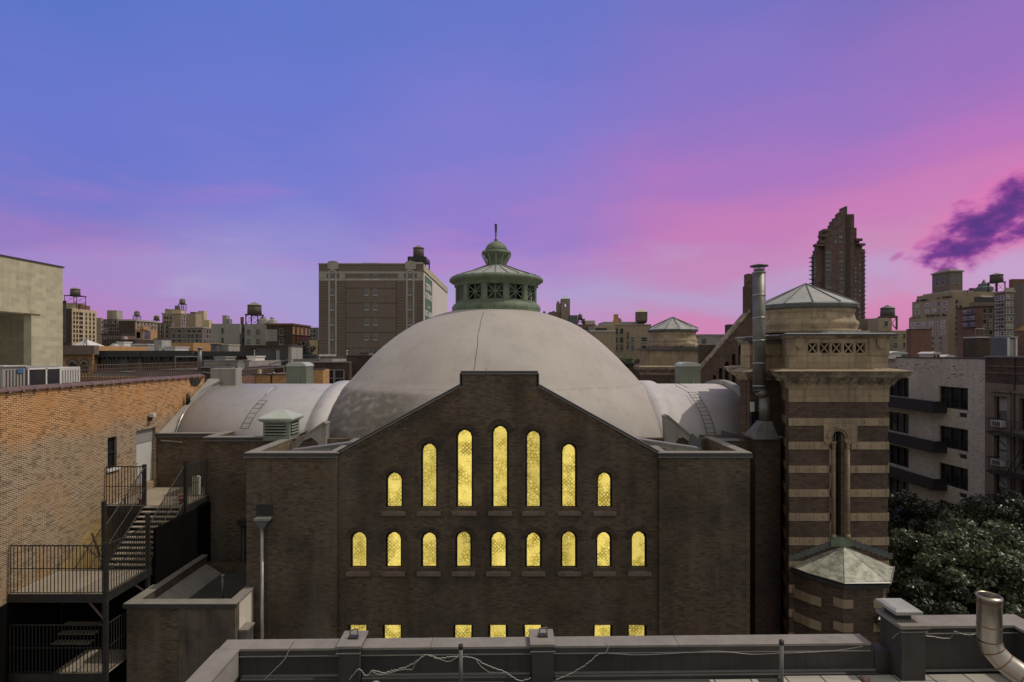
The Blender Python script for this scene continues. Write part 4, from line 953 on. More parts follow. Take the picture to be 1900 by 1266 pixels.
# ================================================================== ORANGE BRICK BUILDING ON THE WEST
WX = -18.6
ob = thing('brick_building', 'long orange brick party wall with a terracotta tile coping on the left edge', 'building', (-22, 28, 0))
ZT = 24-1.44
def wy(px, x=WX): return DX(px, x)
wz = lambda px, py, x=WX: Z(py, DX(px, x))
wh = rect(wy(199.5), wy(217), wz(208, 869), wz(208, 811)); dh = rect(wy(253), wy(289), wz(271, 897), wz(271, 796))
MB().plate('x', rect(19.0, 34.2, 0, ZT), WX-.4, WX, [wh, dh]).box(-60, WX-.41, 34.2-.4, 34.2, 0, ZT).build('wall', 'brick_orange', ob)
MB().plate('x', rect(34.21, 52, 0, ZT-.2), WX-.6, WX-.2).build('rear_wall', 'brick_red', ob)
MB().box(-60, WX-.41, 19.0, 52, ZT-.9, ZT-.7).build('roof', 'roof_tar', ob)
tc_ = MB(); y = 19.05; random.seed(2)
while y < 34.0:
    jz = random.uniform(-.012, .012); n = 7; L = .60
    prf = [(WX-.20+.30*math.cos(math.pi*k/n), ZT+.02+jz+.15*math.sin(math.pi*k/n)) for k in range(n+1)]
    tc_.plate('y', prf, y, y+L-.03)
    prf2 = [(WX-.20+.345*math.cos(math.pi*k/n), ZT-.03+jz+.215*math.sin(math.pi*k/n)) for k in range(n+1)]
    tc_.plate('y', prf2, y+L-.07, y+L+.03); y += L
tc_.build('tile_coping', 'terracotta', ob)
wd = MB().box(WX-.2, WX-.16, wh[0][0], wh[1][0], wh[0][1], wh[2][1]).build('window', 'glass_dark', ob)
a_, b_, c_, d_ = wh[0][0], wh[1][0], wh[0][1], wh[2][1]
MB().plate('x', rect(a_+.002, b_-.002, c_+.002, d_-.002), WX-.16, WX-.09, [rect(a_+.07, b_-.07, c_+.08, (c_+d_)/2-.03), rect(a_+.07, b_-.07, (c_+d_)/2+.03, d_-.08)]).build('frame', 'iron_black', wd)
MB().box(WX-.1, WX+.10, a_-.10, b_+.10, c_-.12, c_-.002).build('sill', 'paint_white', wd)
dd = MB().box(WX-.25, WX-.18, dh[0][0]+.02, dh[1][0]-.02, dh[0][1]+.02, dh[2][1]-.72).build('door', 'paint_door', ob)
MB().box(WX-.26, WX-.16, dh[0][0]+.02, dh[1][0]-.02, dh[2][1]-.70, dh[2][1]-.02).build('door_transom', 'paint_grey', ob)
MB().tube((WX-.17, dh[0][0]+.2, dh[0][1]+1.1), (WX-.10, dh[0][0]+.2, dh[0][1]+1.1), .04, 8).build('handle', 'iron_grey', dd)
# patch of ochre brick behind the stair
yo0, yo1 = wy(108, -18.6), wy(196, -18.6)
MB().plate('x', [(yo0, wz(108, 1062)), (yo1+.4, wz(196, 1062)), (yo1+.4, wz(196, 943)), (yo1, wz(196, 943))], WX+.004, WX+.02).build('ochre_patch', 'brick_ochre', ob)
# floodlight
yl = wy(277); zl = wz(277, 773)
lmp = thing('floodlight', 'small twin floodlight on the orange brick wall above the white door', 'light', (WX, yl, zl))
MB().box(WX, WX+.12, yl-.08, yl+.08, zl-.22, zl-.02).tube((WX+.06, yl, zl-.02), (WX+.10, yl, zl+.1), .03, 6).build('bracket', 'iron_black', lmp)
MB().box(WX+.08, WX+.34, yl-.18, yl+.02, zl-.02, zl+.18).build('head', 'ac_white', lmp, .02)
# vent on a rod and scorched scupper near the far end
yv = wy(341); zv = wz(341, 740)
vp = thing('rod_vent', 'black tapered vent cap on a thin rod before the orange brick wall', 'vent', (WX+.25, yv, zv))
MB().lathe(WX+.25, yv, [(.13, zv-.30), (.09, zv+.28), (.0, zv+.30)], 12).build('cap', 'iron_black', vp)
MB().tube((WX+.25, yv, zv-.3), (WX+.25, yv, wz(341, 776)), .015, 5).tube((WX, yv, wz(341, 776)), (WX+.25, yv, wz(341, 776)), .015, 5).build('rod', 'iron_black', vp)
MB().plate('x', [(wy(351), wz(351, 703)), (wy(354), wz(354, 713)), (wy(361), wz(361, 717)), (wy(368), wz(368, 713)), (wy(373), wz(373, 703))], WX+.005, WX+.06).build('scupper', 'iron_black', ob)
MB().plate('y', rect(WX-.02, WX+.10, 0, ZT-.3), 19.6, 19.8).build('drain_pipe', 'iron_black', ob)
tag(MB().box(WX-.3, WX+.05, 19.3, 19.62, 0, ZT+.05).build('corner_pier', 'brick_brown', ob))

# stucco penthouse on its roof
px_ = -22.3
ph = thing('penthouse', 'cream stucco rooftop penthouse with a big dark opening at the left edge', 'penthouse', (-25, 26, ZT-.7))
y1p = wy(116.5, px_); y0p = 23.4; zp = 24+(655-476)/F*wy(0, px_); ztop = 24+4.22
oz = 24+(655-582)/F*wy(30, px_); oy1 = wy(58, px_)
MB().plate('x', rect(y0p, y1p, ZT-.7, ztop), px_-.35, px_, [rect(24.0, oy1, ZT-.5, oz)]).box(-40, px_-.36, y1p-.35, y1p, ZT-.7, ztop).box(-40, px_-.36, y0p, y1p-.36, ztop-.5, ztop-.3).build('wall', 'stucco_cream', ph)
MB().box(-40, px_+.04, y0p-.05, y1p+.06, ztop+.002, ztop+.07).build('coping', 'coping_dark', ph)
MB().box(px_-3.2, px_-3.0, y0p, y1p, ZT-.7, ztop-.5).build('inner_wall', 'concrete_warm', ph)
MB().plate('x', rect(24.6, 27.0, oz-3.3, oz-2.0), px_-2.9, px_-2.8, [rect(24.9, 26.4, oz-3.1, oz-2.4)]).build('inner_frame', 'stone_grey', ph)
MB().box(px_+.0, px_+.06, 23.4, oy1+.5, oz+.05, oz+.22).build('lintel', 'stucco_cream', ph)
# air-conditioning casings behind the coping, and railings
random.seed(9)
def casing(pa, pb, yt, yb, xx, mat, label):
    ya, yb_ = wy(pa, xx), wy(pb, xx); z1 = Z(yt, ya); z0 = ZT-.69
    o = thing('air_conditioner', label, 'air conditioner', (xx-.4, (ya+yb_)/2, z0), 'machines behind the tile coping')
    MB().box(xx-.9, xx, ya, yb_, z0, z1).build('casing', mat, o, .015)
    mb = MB(); n = int((yb_-ya)/.14)
    for k in range(1, n): mb.box(xx+.002, xx+.03, ya+(yb_-ya)*k/n-.012, ya+(yb_-ya)*k/n+.012, z0+.1, z1-.12)
    mb.build('ribs', 'iron_rust' if mat != 'ac_white' else 'paint_grey', o)
    return o
o = casing(5, 47, 681, 720, -19.5, 'paint_grey', 'grey ribbed machine casing with a blue sticker, leftmost behind the coping')
MB().box(-19.465, -19.46, wy(31, -19.5), wy(42, -19.5), Z(696, 20.5), Z(687, 20.5)).build('sticker', 'sticker_blue', o)
MB().box(-20.4, -19.44, wy(4, -19.5), wy(48, -19.5), Z(681, wy(5, -19.5))+.002, Z(679, wy(5, -19.5))).build('top_rail', 'ac_white', o)
o = casing(49, 110, 680, 720, -19.6, 'paint_grey', 'middle machine casing with white frame and two dark coil panels')
for (a, c) in ((52, 81), (85, 108)): MB().box(-19.57, -19.55, wy(a, -19.6), wy(c, -19.6), ZT-.5, Z(686, wy(a, -19.6))).build('coil_panel', 'iron_black', o)
mb = MB()
for a in (49.5, 83, 109): mb.box(-19.56, -19.52, wy(a, -19.6)-.03, wy(a, -19.6)+.03, ZT-.6, Z(683, wy(a, -19.6)))
mb.box(-19.56, -19.52, wy(49.5, -19.6), wy(109, -19.6), Z(686, wy(60, -19.6)), Z(683, wy(60, -19.6))).build('frame', 'paint_white', o)
casing(111, 149, 682, 720, -19.7, 'ac_white', 'white ribbed machine casing at the right end of the row')
def railing(name, pts, h, mat, n_per_m=7, r=.012, label=None, cat=None, parent=None, mid=None, group=None):
    """straight runs of balusters between points, rails following the slope"""
    mb = MB()
    for p0, p1 in zip(pts, pts[1:]):
        p0 = Vector(p0); p1 = Vector(p1); L = (p1-p0).length; n = max(2, int(L*n_per_m))
        up_ = Vector((0, 0, h)); mb.tube(p0+up_, p1+up_, .028, 6); mb.tube(p0+Vector((0, 0, .06)), p1+Vector((0, 0, .06)), .016, 5)
        if mid: mb.tube(p0+Vector((0, 0, h*mid)), p1+Vector((0, 0, h*mid)), .016, 5)
        for k in range(n+1):
            q = p0.lerp(p1, k/n); mb.tube(q+Vector((0, 0, .06)), q+up_, r, 4, caps=False)
    o = mb.build(name, mat, parent)
    if label: tag(o, label, cat, group)
    return o
fx = -21.6
railing('roof_railing', [(fx, wy(152, fx), ZT-.7), (fx, wy(372, fx), ZT-.7)], 1.5, 'iron_rust', 5, .024, 'long rusty railing behind the tile coping, right of the white casings', 'railing', None, .5)
railing('roof_railing', [(fx-3.4, wy(150, fx-3.4)-1, ZT-.9), (fx-3.4, 50, ZT-.9)], 1.35, 'iron_rust', 4, .024, 'second rusty railing farther back on the left roof', 'railing', None, .6)

# ================================================================== FIRE STAIR
fs = thing('fire_stair', 'black steel fire stair with barred railings between the orange wall and the annex', 'stairs', (-16.8, 22, 0))
PZ = EZ-8.92; PX0, PX1 = WX+.02, -15.0; PY0, PY1 = 20.9, 23.3; RH = 1.80
UZ = EZ-7.0
MB().box(PX0, PX1, PY0, PY1, PZ-.05, PZ).build('platform', 'concrete_warm', fs)
MB().box(PX0, PX1+.05, PY0-.06, PY0, PZ-.28, PZ+.02).box(PX1, PX1+.06, PY0, PY1+.3, PZ-.28, PZ+.02).box(PX0, PX1, 22.1, 22.18, PZ-.25, PZ-.05).build('platform_beam', 'iron_black', fs)
MB().box(PX0, -14.95, 25.9, 29.55, UZ-.06, UZ).build('upper_landing', 'concrete_warm', fs)
MB().box(PX0, -14.9, 25.82, 25.9, UZ-.30, UZ+.01).box(-14.95, -14.88, 25.9, 29.5, UZ-.3, UZ+.01).build('landing_beam', 'iron_black', fs)
railing('railing', [(PX0+.05, PY0, PZ), (PX1, PY0, PZ)], RH, 'iron_black', 7.5, .019, parent=fs, mid=.53)
railing('railing', [(PX1, PY0, PZ), (PX1, PY1, PZ)], RH, 'iron_black', 7.5, .019, parent=fs, mid=.53)
railing('railing', [(PX0+.05, 25.85, UZ), (-16.85, 25.85, UZ)], RH, 'iron_black', 7.5, .019, parent=fs, mid=.5)
railing('railing', [(-14.95, 26.0, UZ), (-14.95, 27.7, UZ)], RH, 'iron_black', 7.5, .019, parent=fs, mid=.5)
# flight
n = 12; sy0, sy1 = 23.35, 25.85; tr = MB()
for k in range(n):
    y = sy0+(sy1-sy0)*k/n; z = PZ+(UZ-PZ)*(k+1)/n
    s_ = MB().box(-16.72, -15.02, y, y+(sy1-sy0)/n+.03, z-.04, z).build('tread', 'concrete_warm', fs)
for xx in (-16.76, -15.0):
    MB().plate('x', [(sy0-.1, PZ-.15), (sy0-.1, PZ+.12), (sy1, UZ+.12), (sy1, UZ-.2)], xx-.03, xx+.03).build('stringer', 'iron_black', fs)
    railing('stair_railing', [(xx, sy0, PZ+.1), (xx, sy1, UZ+.1)], RH*.95, 'iron_black', 7.5, .018, parent=fs, mid=.45)
for (x, y, z0, z1) in ((PX1, PY0, 0, PZ+RH+.12), (PX1, PY1, 0, PZ+RH+.5), (-16.8, PY1, 0, PZ+RH+1.0), (-14.95, 25.9, 0, UZ+RH+.3), (-16.8, 25.86, 0, UZ+RH+.1)):
    MB().box(x-.065, x+.065, y-.065, y+.065, z0, z1).build('post', 'iron_black', fs)
for (p0, p1) in (((PX1, PY0, PZ-1.0), (PX1-.6, PY0, PZ-.3)), ((PX1, PY1, PZ-1.0), (PX1, PY1-.8, PZ-.3)), ((PX0+2.2, PY1-.1, PZ+.1), (PX0+1.0, PY1-.1, PZ+1.05)), ((-16.85, PY1, PZ+.2), (-17.3, PY1, PZ+1.5))):
    MB().tube(p0, p1, .04, 6).build('brace', 'iron_rust', fs)
# flights below, same again one storey down
LZ = PZ-2.93
MB().box(-17.0, PX1, PY0, 22.6, LZ-.05, LZ).build('platform', 'concrete_warm', fs)
MB().box(PX0, PX1+.05, PY0-.06, PY0, LZ-.28, LZ+.02).build('platform_beam', 'iron_black', fs)
railing('railing', [(PX0+.05, PY0, LZ), (PX1, PY0, LZ)], RH, 'iron_black', 7.5, .019, parent=fs, mid=.53)
railing('railing', [(PX1, PY0, LZ), (PX1, 22.6, LZ)], RH, 'iron_black', 7.5, .019, parent=fs, mid=.53)
for k in range(9):
    y = 22.6+.3*k; z = LZ+.24*(k+1); MB().box(-18.4, -16.9, y, y+.3, z-.04, z).build('tread', 'concrete_warm', fs)
MB().box(PX0, PX1, 23.45, 23.6, 0, PZ-.3).build('shade_panel', 'shade_black', fs)  # black sheet added for the shade under the platform
MB().box(PX0+.002, PX0+.03, 20.5, 23.44, 0, PZ-.3).build('shade_panel', 'shade_black', fs)  # black sheet over the brick, standing in for shade on the wall
MB().box(-14.9, -14.8, 23.5, 29.5, 0, UZ-.3).build('shade_panel', 'shade_black', fs)  # black sheet added as the shade beneath flight and landing
# things left on the landing
tag(MB().plate('y', [(-15.25, UZ+.25), (-14.86, UZ+.25), (-14.84, UZ+1.12), (-15.0, UZ+1.16), (-15.22, UZ+1.1)], 26.9, 26.98).build('towel', 'cloth'), 'pale green and white cloth hung at the top of the fire stair', 'cloth')
for i, (x, y, lb) in enumerate(((-15.3, 26.25, 'orange clay pot by the post at the head of the stair'), (-17.15, 26.2, 'orange clay pot behind the upper landing railing'), (-15.7, 26.9, 'orange clay pot farther back on the upper landing'))):
    p = thing('plant_pot', lb, 'pot', (x, y, UZ), 'pots on the upper landing')
    MB().lathe(x, y, [(.10, UZ), (.15, UZ+.24), (.17, UZ+.24), (.17, UZ+.29), (.13, UZ+.29)], 14).build('pot', 'clay_pot', p)
    MB().lathe(x, y, [(.12, UZ+.25), (.0, UZ+.27)], 12).build('soil', 'rubber_dark', p)

# ================================================================== FOREGROUND ROOF
rot = math.atan2(.20, 10.76); RX, RY = -4.57, 9.5; DZ = EZ-5.49
tr_ = thing('rooftop_building', 'near flat roof with black-faced parapet, pale coping and grey pavers', 'building', (RX, RY, DZ))
tr_.rotation_euler = (0, 0, rot); bpy.context.view_layer.update()
def loc(u, v, h=0.):       # along the parapet, away from the camera, up from the deck
    c, s_ = math.cos(rot), math.sin(rot); return (RX+u*c-v*s_, RY+u*s_+v*c, DZ+h)
def lbox(name, mat, u0, u1, v0, v1, h0, h1, bevel=.006, parent=None):
    mb = MB().box(u0, u1, v0, v1, h0, h1)
    o = mb.build(name, mat, None, bevel)
    o.parent = parent or tr_; return o
PH = .50; UP = 10.78
lbox('deck_slab', 'roof_tar', -.3, 16, -9.5, .45, -.4, 0, 0)
lbox('outer_wall', 'brick_church', -.35, 16, .455, .8, -18.5, -.41, 0)
lbox('paver_field', 'paver', 9.05, 13.5, -8.0, -.14, .001, .05, .004)
lbox('paver_field', 'paver', 7.85, 8.65, -8.0, -.22, .001, .05, .004)
for (a, c) in ((.30, 1.688), (2.042, 4.898), (5.262, UP)):
    lbox('parapet', 'parapet_black', a, c, 0, .22, 0, PH, 0)
lbox('parapet', 'parapet_black', -.30, .0, -9, .22, -18, PH, 0)
sv = [0.2]
lbox('parapet', 'parapet_black', 0.0, .30, .0, .22, 0, PH, 0)
for (a, c) in ((-.34, 1.685), (2.045, 3.2), (3.2, 4.895), (5.265, 7.4), (7.4, UP-.08)):
    lbox('coping', 'coping_stone', a+.003, c-.003, -.05, .27, PH+.002, PH+.045)
lbox('coping', 'coping_stone', -.36, .02, -9, -.052, PH+.002, PH+.045)
lbox('lip', 'coping_metal', .02, UP-.1, -.062, -.052, PH-.09, PH-.075, 0); lbox('coping_face', 'coping_dark', .02, UP-.1, -.052, -.004, PH-.072, PH+.0, 0)
lbox('sunlit_side', 'concrete', -.002, .006, -9, -.06, .10, PH-.02, 0)  # pale sheet puts sunlight into the colour of this parapet side
for (a, c, u) in ((1.69, 2.04, 0), (4.90, 5.26, 1)):
    lbox('pier', 'parapet_black', a, c, -.16, .30, 0, PH+.095, .004)
    lbox('pier_cap', 'coping_stone', a-.03, c+.03, -.19, .34, PH+.097, PH+.145)
    lbox('pier_lip', 'coping_metal', a-.03, c+.03, -.205, -.192, PH+.02, PH+.035, 0)
for a, c in ((.05, 1.68), (2.06, 4.88), (5.28, UP)):
    lbox('base_flashing', 'coping_metal', a, c, -.05, -.002, .07, .085, 0)
    lbox('base_kerb', 'coping_dark', a, c, -.12, -.004, .001, .068, .01)
for s_ in (.9, 3.0, 6.6, 8.3, 9.6): lbox('felt_lap', 'coping_dark', s_, s_+.018, -.006, -.001, .1, PH-.1, 0)
# tall corner pier and raised parapet on the right
c0, c1 = 11.03, 11.43
lbox('corner_pier', 'parapet_black', c0, c1, -.32, .22, 0, .92, .004); lbox('corner_cap', 'coping_stone', c0-.05, c1+.05, -.37, .27, .922, .985)
lbox('corner_pier_side', 'parapet_black', UP, c0-.002, -.02, .20, 0, PH-.1, 0)
lbox('corner_lip', 'coping_metal', c0-.02, c1+.02, -.345, -.322, .86, .875, 0)
lbox('high_parapet', 'parapet_black', c1+.002, 13.45, -.05, .17, 0, .80, 0); lbox('coping', 'coping_stone', c1+.055, 13.5, -.10, .30, .802, .85)
lbox('lip', 'coping_metal', c1+.05, 13.4, -.115, -.102, .715, .73, 0)
lbox('base_flashing', 'coping_metal', c1, 13.2, -.10, -.051, .07, .09, 0)
lbox('high_parapet', 'parapet_black', 13.2, 13.45, -9, -.051, -18, .80, 0); lbox('coping', 'coping_stone', 13.12, 13.52, -9, -.103, .802, .85)
# handles on the pier caps
def lthing(name, label, cat, u, v, h, group=None):
    o = thing(name, label, cat, loc(u, v, h), group); return o
def hook(u, v, label):
    o = lthing('anchor_plate', label, 'roof anchor', u, v, PH+.146, 'anchors on the parapet piers')
    x, y, z = loc(u, v, PH+.146); MB().box(x-.08, x+.08, y-.05, y+.05, z, z+.035).build('plate', 'rubber_dark', o)
    MB().path([(x-.06, y, z+.03), (x-.06, y, z+.13), (x+.07, y, z+.15), (x+.07, y, z+.03)], .012, 6).build('handle', 'iron_grey', o)
hook(1.88, .08, 'small dark anchor with handle on the left parapet pier'); hook(5.10, .08, 'small dark anchor with handle on the middle parapet pier')
# metal weather cap on the corner pier
x, y, z = loc(11.2, .02, .986)
o = thing('roof_vent', 'square sheet metal vent cap on the tall corner pier', 'vent cap', (x, y, z))
MB().box(x-.13, x+.13, y-.15, y+.15, z, z+.10).build('neck', 'rubber_dark', o)
mb = MB(); prism(mb, [(x-.22, y-.28), (x+.24, y-.28), (x+.24, y+.26), (x-.22, y+.26)], z+.12, z+.17); prism(mb, [(x-.22, y-.28), (x+.24, y-.28), (x+.24, y+.26), (x-.22, y+.26)], z+.171, z+.20, [(x-.17, y-.22), (x+.18, y-.22), (x+.18, y+.2), (x-.17, y+.2)])
mb.build('lid', 'lead_roof', o, .004)
# posts standing before the parapet
for i, (px, yt, lb) in enumerate(((855, 1197, 'short black pipe post before the parapet, left of the middle pier'), (1450, 1189, 'short black pipe post before the parapet, near its right end'))):
    D = 9.05; x = X(px, D); zt = Z(yt, D)
    o = thing('pipe_post', lb, 'post', (x, D, DZ), 'pipe posts on the near roof')
    MB().tube((x, D, DZ), (x, D, zt), .032, 12).build('pipe', 'iron_grey', o); MB().lathe(x, D, [(.038, zt-.06), (.038, zt+.005), (.02, zt+.012)], 12).build('cap', 'iron_black', o)
# stainless duct with segmented elbow
D = 8.75; rD = 19*D/F; xD = X(1835.5, D); y0 = D
du = thing('exhaust_duct', 'stainless exhaust duct with segmented elbow and rusty seams at the right edge', 'duct', (xD, y0, DZ))
dX = lambda p: X(p, D); dZ2 = lambda p: Z(p, D)
P_ = [Vector((dX(1835.5), y0, dZ2(1106))), Vector((dX(1835.5), y0, dZ2(1187))), Vector((dX(1840), y0-.02, dZ2(1205))), Vector((dX(1852), y0-.10, dZ2(1222))), Vector((dX(1872), y0-.25, dZ2(1236))), Vector((dX(1930), y0-.8, dZ2(1262)))]
i = 0
inner = MB().lathe(P_[0].x, y0, [(rD, dZ2(1187)), (rD, dZ2(1106)), (rD+.008, dZ2(1106)), (rD+.008, dZ2(1112)), (rD-.01, dZ2(1104)), (rD-.015, dZ2(1106)), (rD-.015, dZ2(1140))], 40, cap=False)
inner.build('stack', 'steel_duct', du, keep=True)
MB().lathe(P_[0].x, y0, [(rD-.02, dZ2(1132)), (0, dZ2(1132))], 30, cap=False).build('throat', 'shade_black', du)
el_ = MB(); rs = MB(); nseg = 24
def ringpts(c, d, r):
    d = d.normalized(); a = Vector((0, 1, 0)); a = (a-d*a.dot(d)).normalized(); b_ = d.cross(a)
    return [tuple(c+(a*math.cos(2*math.pi*k/nseg)+b_*math.sin(2*math.pi*k/nseg))*r) for k in range(nseg)]
dirs = []
for k in range(1, len(P_)):
    dp = P_[k]-P_[k-1]; dn = (P_[k+1]-P_[k]) if k+1 < len(P_) else dp
    dirs.append((P_[k], dp.normalized()+dn.normalized()))
rg_ = [ringpts(c, d, rD) for c, d in dirs]
for a, c in zip(rg_, rg_[1:]):
    for k in range(nseg): el_.face([a[k], a[(k+1) % nseg], c[(k+1) % nseg], c[k]], 0, True)
el_.build('elbow', 'steel_duct', du)
for c, d in dirs[:-1]:
    a = ringpts(c-d.normalized()*.006, d, rD+.007); b_ = ringpts(c+d.normalized()*.006, d, rD+.007)
    for k in range(nseg): rs.face([a[k], a[(k+1) % nseg], b_[(k+1) % nseg], b_[k]])
for py in (1118, 1160): rs.lathe(P_[0].x, y0, [(rD+.002, dZ2(py+.8)), (rD+.006, dZ2(py)), (rD+.002, dZ2(py-.8))], nseg, cap=False)
rs.build('seam', 'rust', du)
x = dX(1866); MB().box(x-.02, x+.16, y0-.62, y0-.56, DZ, dZ2(1240)).build('support', 'iron_grey', du)
# wires
def wire(label, pts, D, r=.006, wig=.012, seed=1, mat='wire_white', n=9):
    random.seed(seed); P = [Vector((X(a, D), D+random.uniform(-.01, .01), Z(b, D))) for a, b in pts]; out = []
    for i_ in range(len(P)-1):
        p0 = P[max(i_-1, 0)]; p1 = P[i_]; p2 = P[i_+1]; p3 = P[min(i_+2, len(P)-1)]
        for j in range(n):
            u = j/n; q = .5*((2*p1)+(-p0+p2)*u+(2*p0-5*p1+4*p2-p3)*u*u+(-p0+3*p1-3*p2+p3)*u**3)
            out.append(q+Vector((random.uniform(-wig, wig), 0, random.uniform(-wig, wig))))
    out.append(P[-1])
    return tag(MB().path(out, r, 5).build('cable', mat), label, 'cable', 'loose cables on the parapet')
wire('white cable slanting down the parapet left of the left pier', [(549, 1190), (541, 1196), (529, 1222), (512, 1240), (490, 1262)], 9.36, .008, .005, 1)
wire('bundle of pale cables rising from the left pier towards the first post', [(648, 1262), (660, 1247), (668, 1242), (680, 1254), (692, 1245), (712, 1248), (735, 1243), (758, 1236), (775, 1225), (790, 1215), (812, 1222), (835, 1218), (856, 1217)], 9.28, .008, .010, 2)
wire('second thinner cable sagging beside the bundle left of the first post', [(690, 1246), (705, 1252), (722, 1249), (752, 1242), (764, 1243), (772, 1230), (790, 1215), (805, 1218), (824, 1226), (835, 1227), (850, 1219)], 9.26, .005, .008, 3)
wire('pale cable falling from the first post to the middle pier', [(858, 1218), (880, 1221), (895, 1230), (912, 1237), (935, 1246), (952, 1256), (966, 1264), (985, 1259)], 9.27, .008, .008, 4)
wire('thin cable looping below the one right of the first post', [(883, 1224), (892, 1236), (905, 1246), (925, 1249), (936, 1248)], 9.25, .005, .006, 5)
wire('cable climbing from the middle pier over the coping', [(1032, 1262), (1060, 1250), (1080, 1238), (1098, 1224), (1111, 1213), (1124, 1211), (1128, 1200), (1122, 1191)], 9.42, .008, .008, 6)
wire('thin dark cable along the parapet between the middle pier and the right post', [(1128, 1212), (1180, 1215), (1250, 1213), (1325, 1208), (1395, 1214), (1450, 1212), (1500, 1210), (1560, 1206), (1600, 1199)], 9.5, .005, .002, 7, 'iron_grey')
wire('dark cable knotted along the raised parapet left of the steel duct', [(1655, 1184), (1678, 1170), (1702, 1176), (1720, 1180), (1760, 1184), (1770, 1172), (1782, 1176), (1800, 1178), (1815, 1174)], 9.42, .008, .006, 8, 'iron_grey')
x, y, z = X(698, 9.1), 9.1, DZ+.04
mb = MB()
for k in range(4): 
    pts = [(x+(.075+.006*k)*math.cos(a*math.pi/8), y-.02*k, z+.02+.08+(.075+.006*k)*math.sin(a*math.pi/8)) for a in range(17)]; mb.path(pts, .007, 5)
tag(mb.build('cable_coil', 'wire_white'), 'small coil of white cable lying by the left pier', 'cable')
for i, (px, py, lb) in enumerate(((1413, 1252, 'crumpled grey rag on the roof left of the right post'), (1604, 1239, 'crumpled brown rag at the foot of the parapet, near the corner pier'))):
    D = 9.15 if i == 0 else 9.42; x = X(px, D); mb = MB().lathe(x, D, [(.07, DZ+.005), (.085, DZ+.05), (.05, DZ+.10), (0, DZ+.11)], 12)
    for k, v in enumerate(mb.v): nn = noise.noise(Vector(v)*14); mb.v[k] = (v[0]+nn*.06, v[1]+nn*.04, v[2]+abs(nn)*.03)
    tag(mb.build('rag', 'concrete' if i == 0 else 'brick_pink_wall'), lb, 'rag')
# ================================================================== FAR BUILDINGS
nwin = 0
def bld(name, label, pa, pc, pb, yt, D, mat, cat='building', base=0., wf=None, ws=None, group=None, roof='roof_grey', cornice=None, par=.7, depth=None, keepx=False):
    """axis-aligned block; pc = column of the near corner, pa/pb = outer columns. West of centre the front runs pa..pc and the
    east side pc..pb; east of centre the west side runs pa..pc and the front pc..pb. wf/ws = (cols px, rows px, w, h, kind, glass list, sill)"""
    xc = X(pc, D); zt = Z(yt, D)
    if pc < CX:
        x0, x1 = X(pa, D), xc; D2 = D*(CX-pc)/(CX-pb) if pb > pc else D+(depth or 12); sx_, sf = x1, 'R'
    else:
        x0, x1 = xc, X(pb, D); D2 = D*(pc-CX)/(pa-CX) if pa < pc else D+(depth or 12); sx_, sf = x0, 'L'
    if depth: D2 = D+depth
    t_ = thing(name, label, cat, ((x0+x1)/2, (D+D2)/2, base), group)
    MB().shell(x0, x1, D, D2, base, zt, .35).build('wall', mat, t_)
    MB().box(x0+.36, x1-.36, D+.36, D2-.36, base, zt-par).build('roof', roof, t_)
    if cornice:
        cm_, ch, cp_ = cornice; MB().box(x0-cp_, x1+cp_, D-cp_, D2+cp_, zt-ch, zt+.04).build('cornice', cm_, t_)
    def put(spec, side):
        cols, rows, w_, h, kind, gls, fm, sm = spec
        for c in cols:
            for r in rows:
                g = random.choice(gls)
                if side: y = DX(c, sx_); x = sx_+(.004 if sf == 'R' else -.004); z = Z(r, D); me = winmesh(w_, h, kind, fm, g, sm); window(t_, me, x, y, z, sf)
                else: me = winmesh(w_, h, kind, fm, g, sm); window(t_, me, X(c, D), D-.004, Z(r, D), 'F')
    if wf:
        for s_ in (wf if isinstance(wf, list) else [wf]): put(s_, False)
    if ws:
        for s_ in (ws if isinstance(ws, list) else [ws]): put(s_, True)
    return t_, (x0, x1, D, D2, zt)
def W(cols, rows, w_, h, kind='plain', gls=GL, fm='paint_grey', sm='stone_grey'): return (cols, rows, w_, h, kind, gls, fm, sm)
def rng(a, b, n): return [a+(b-a)*k/(n-1) for k in range(n)] if n > 1 else [(a+b)/2]
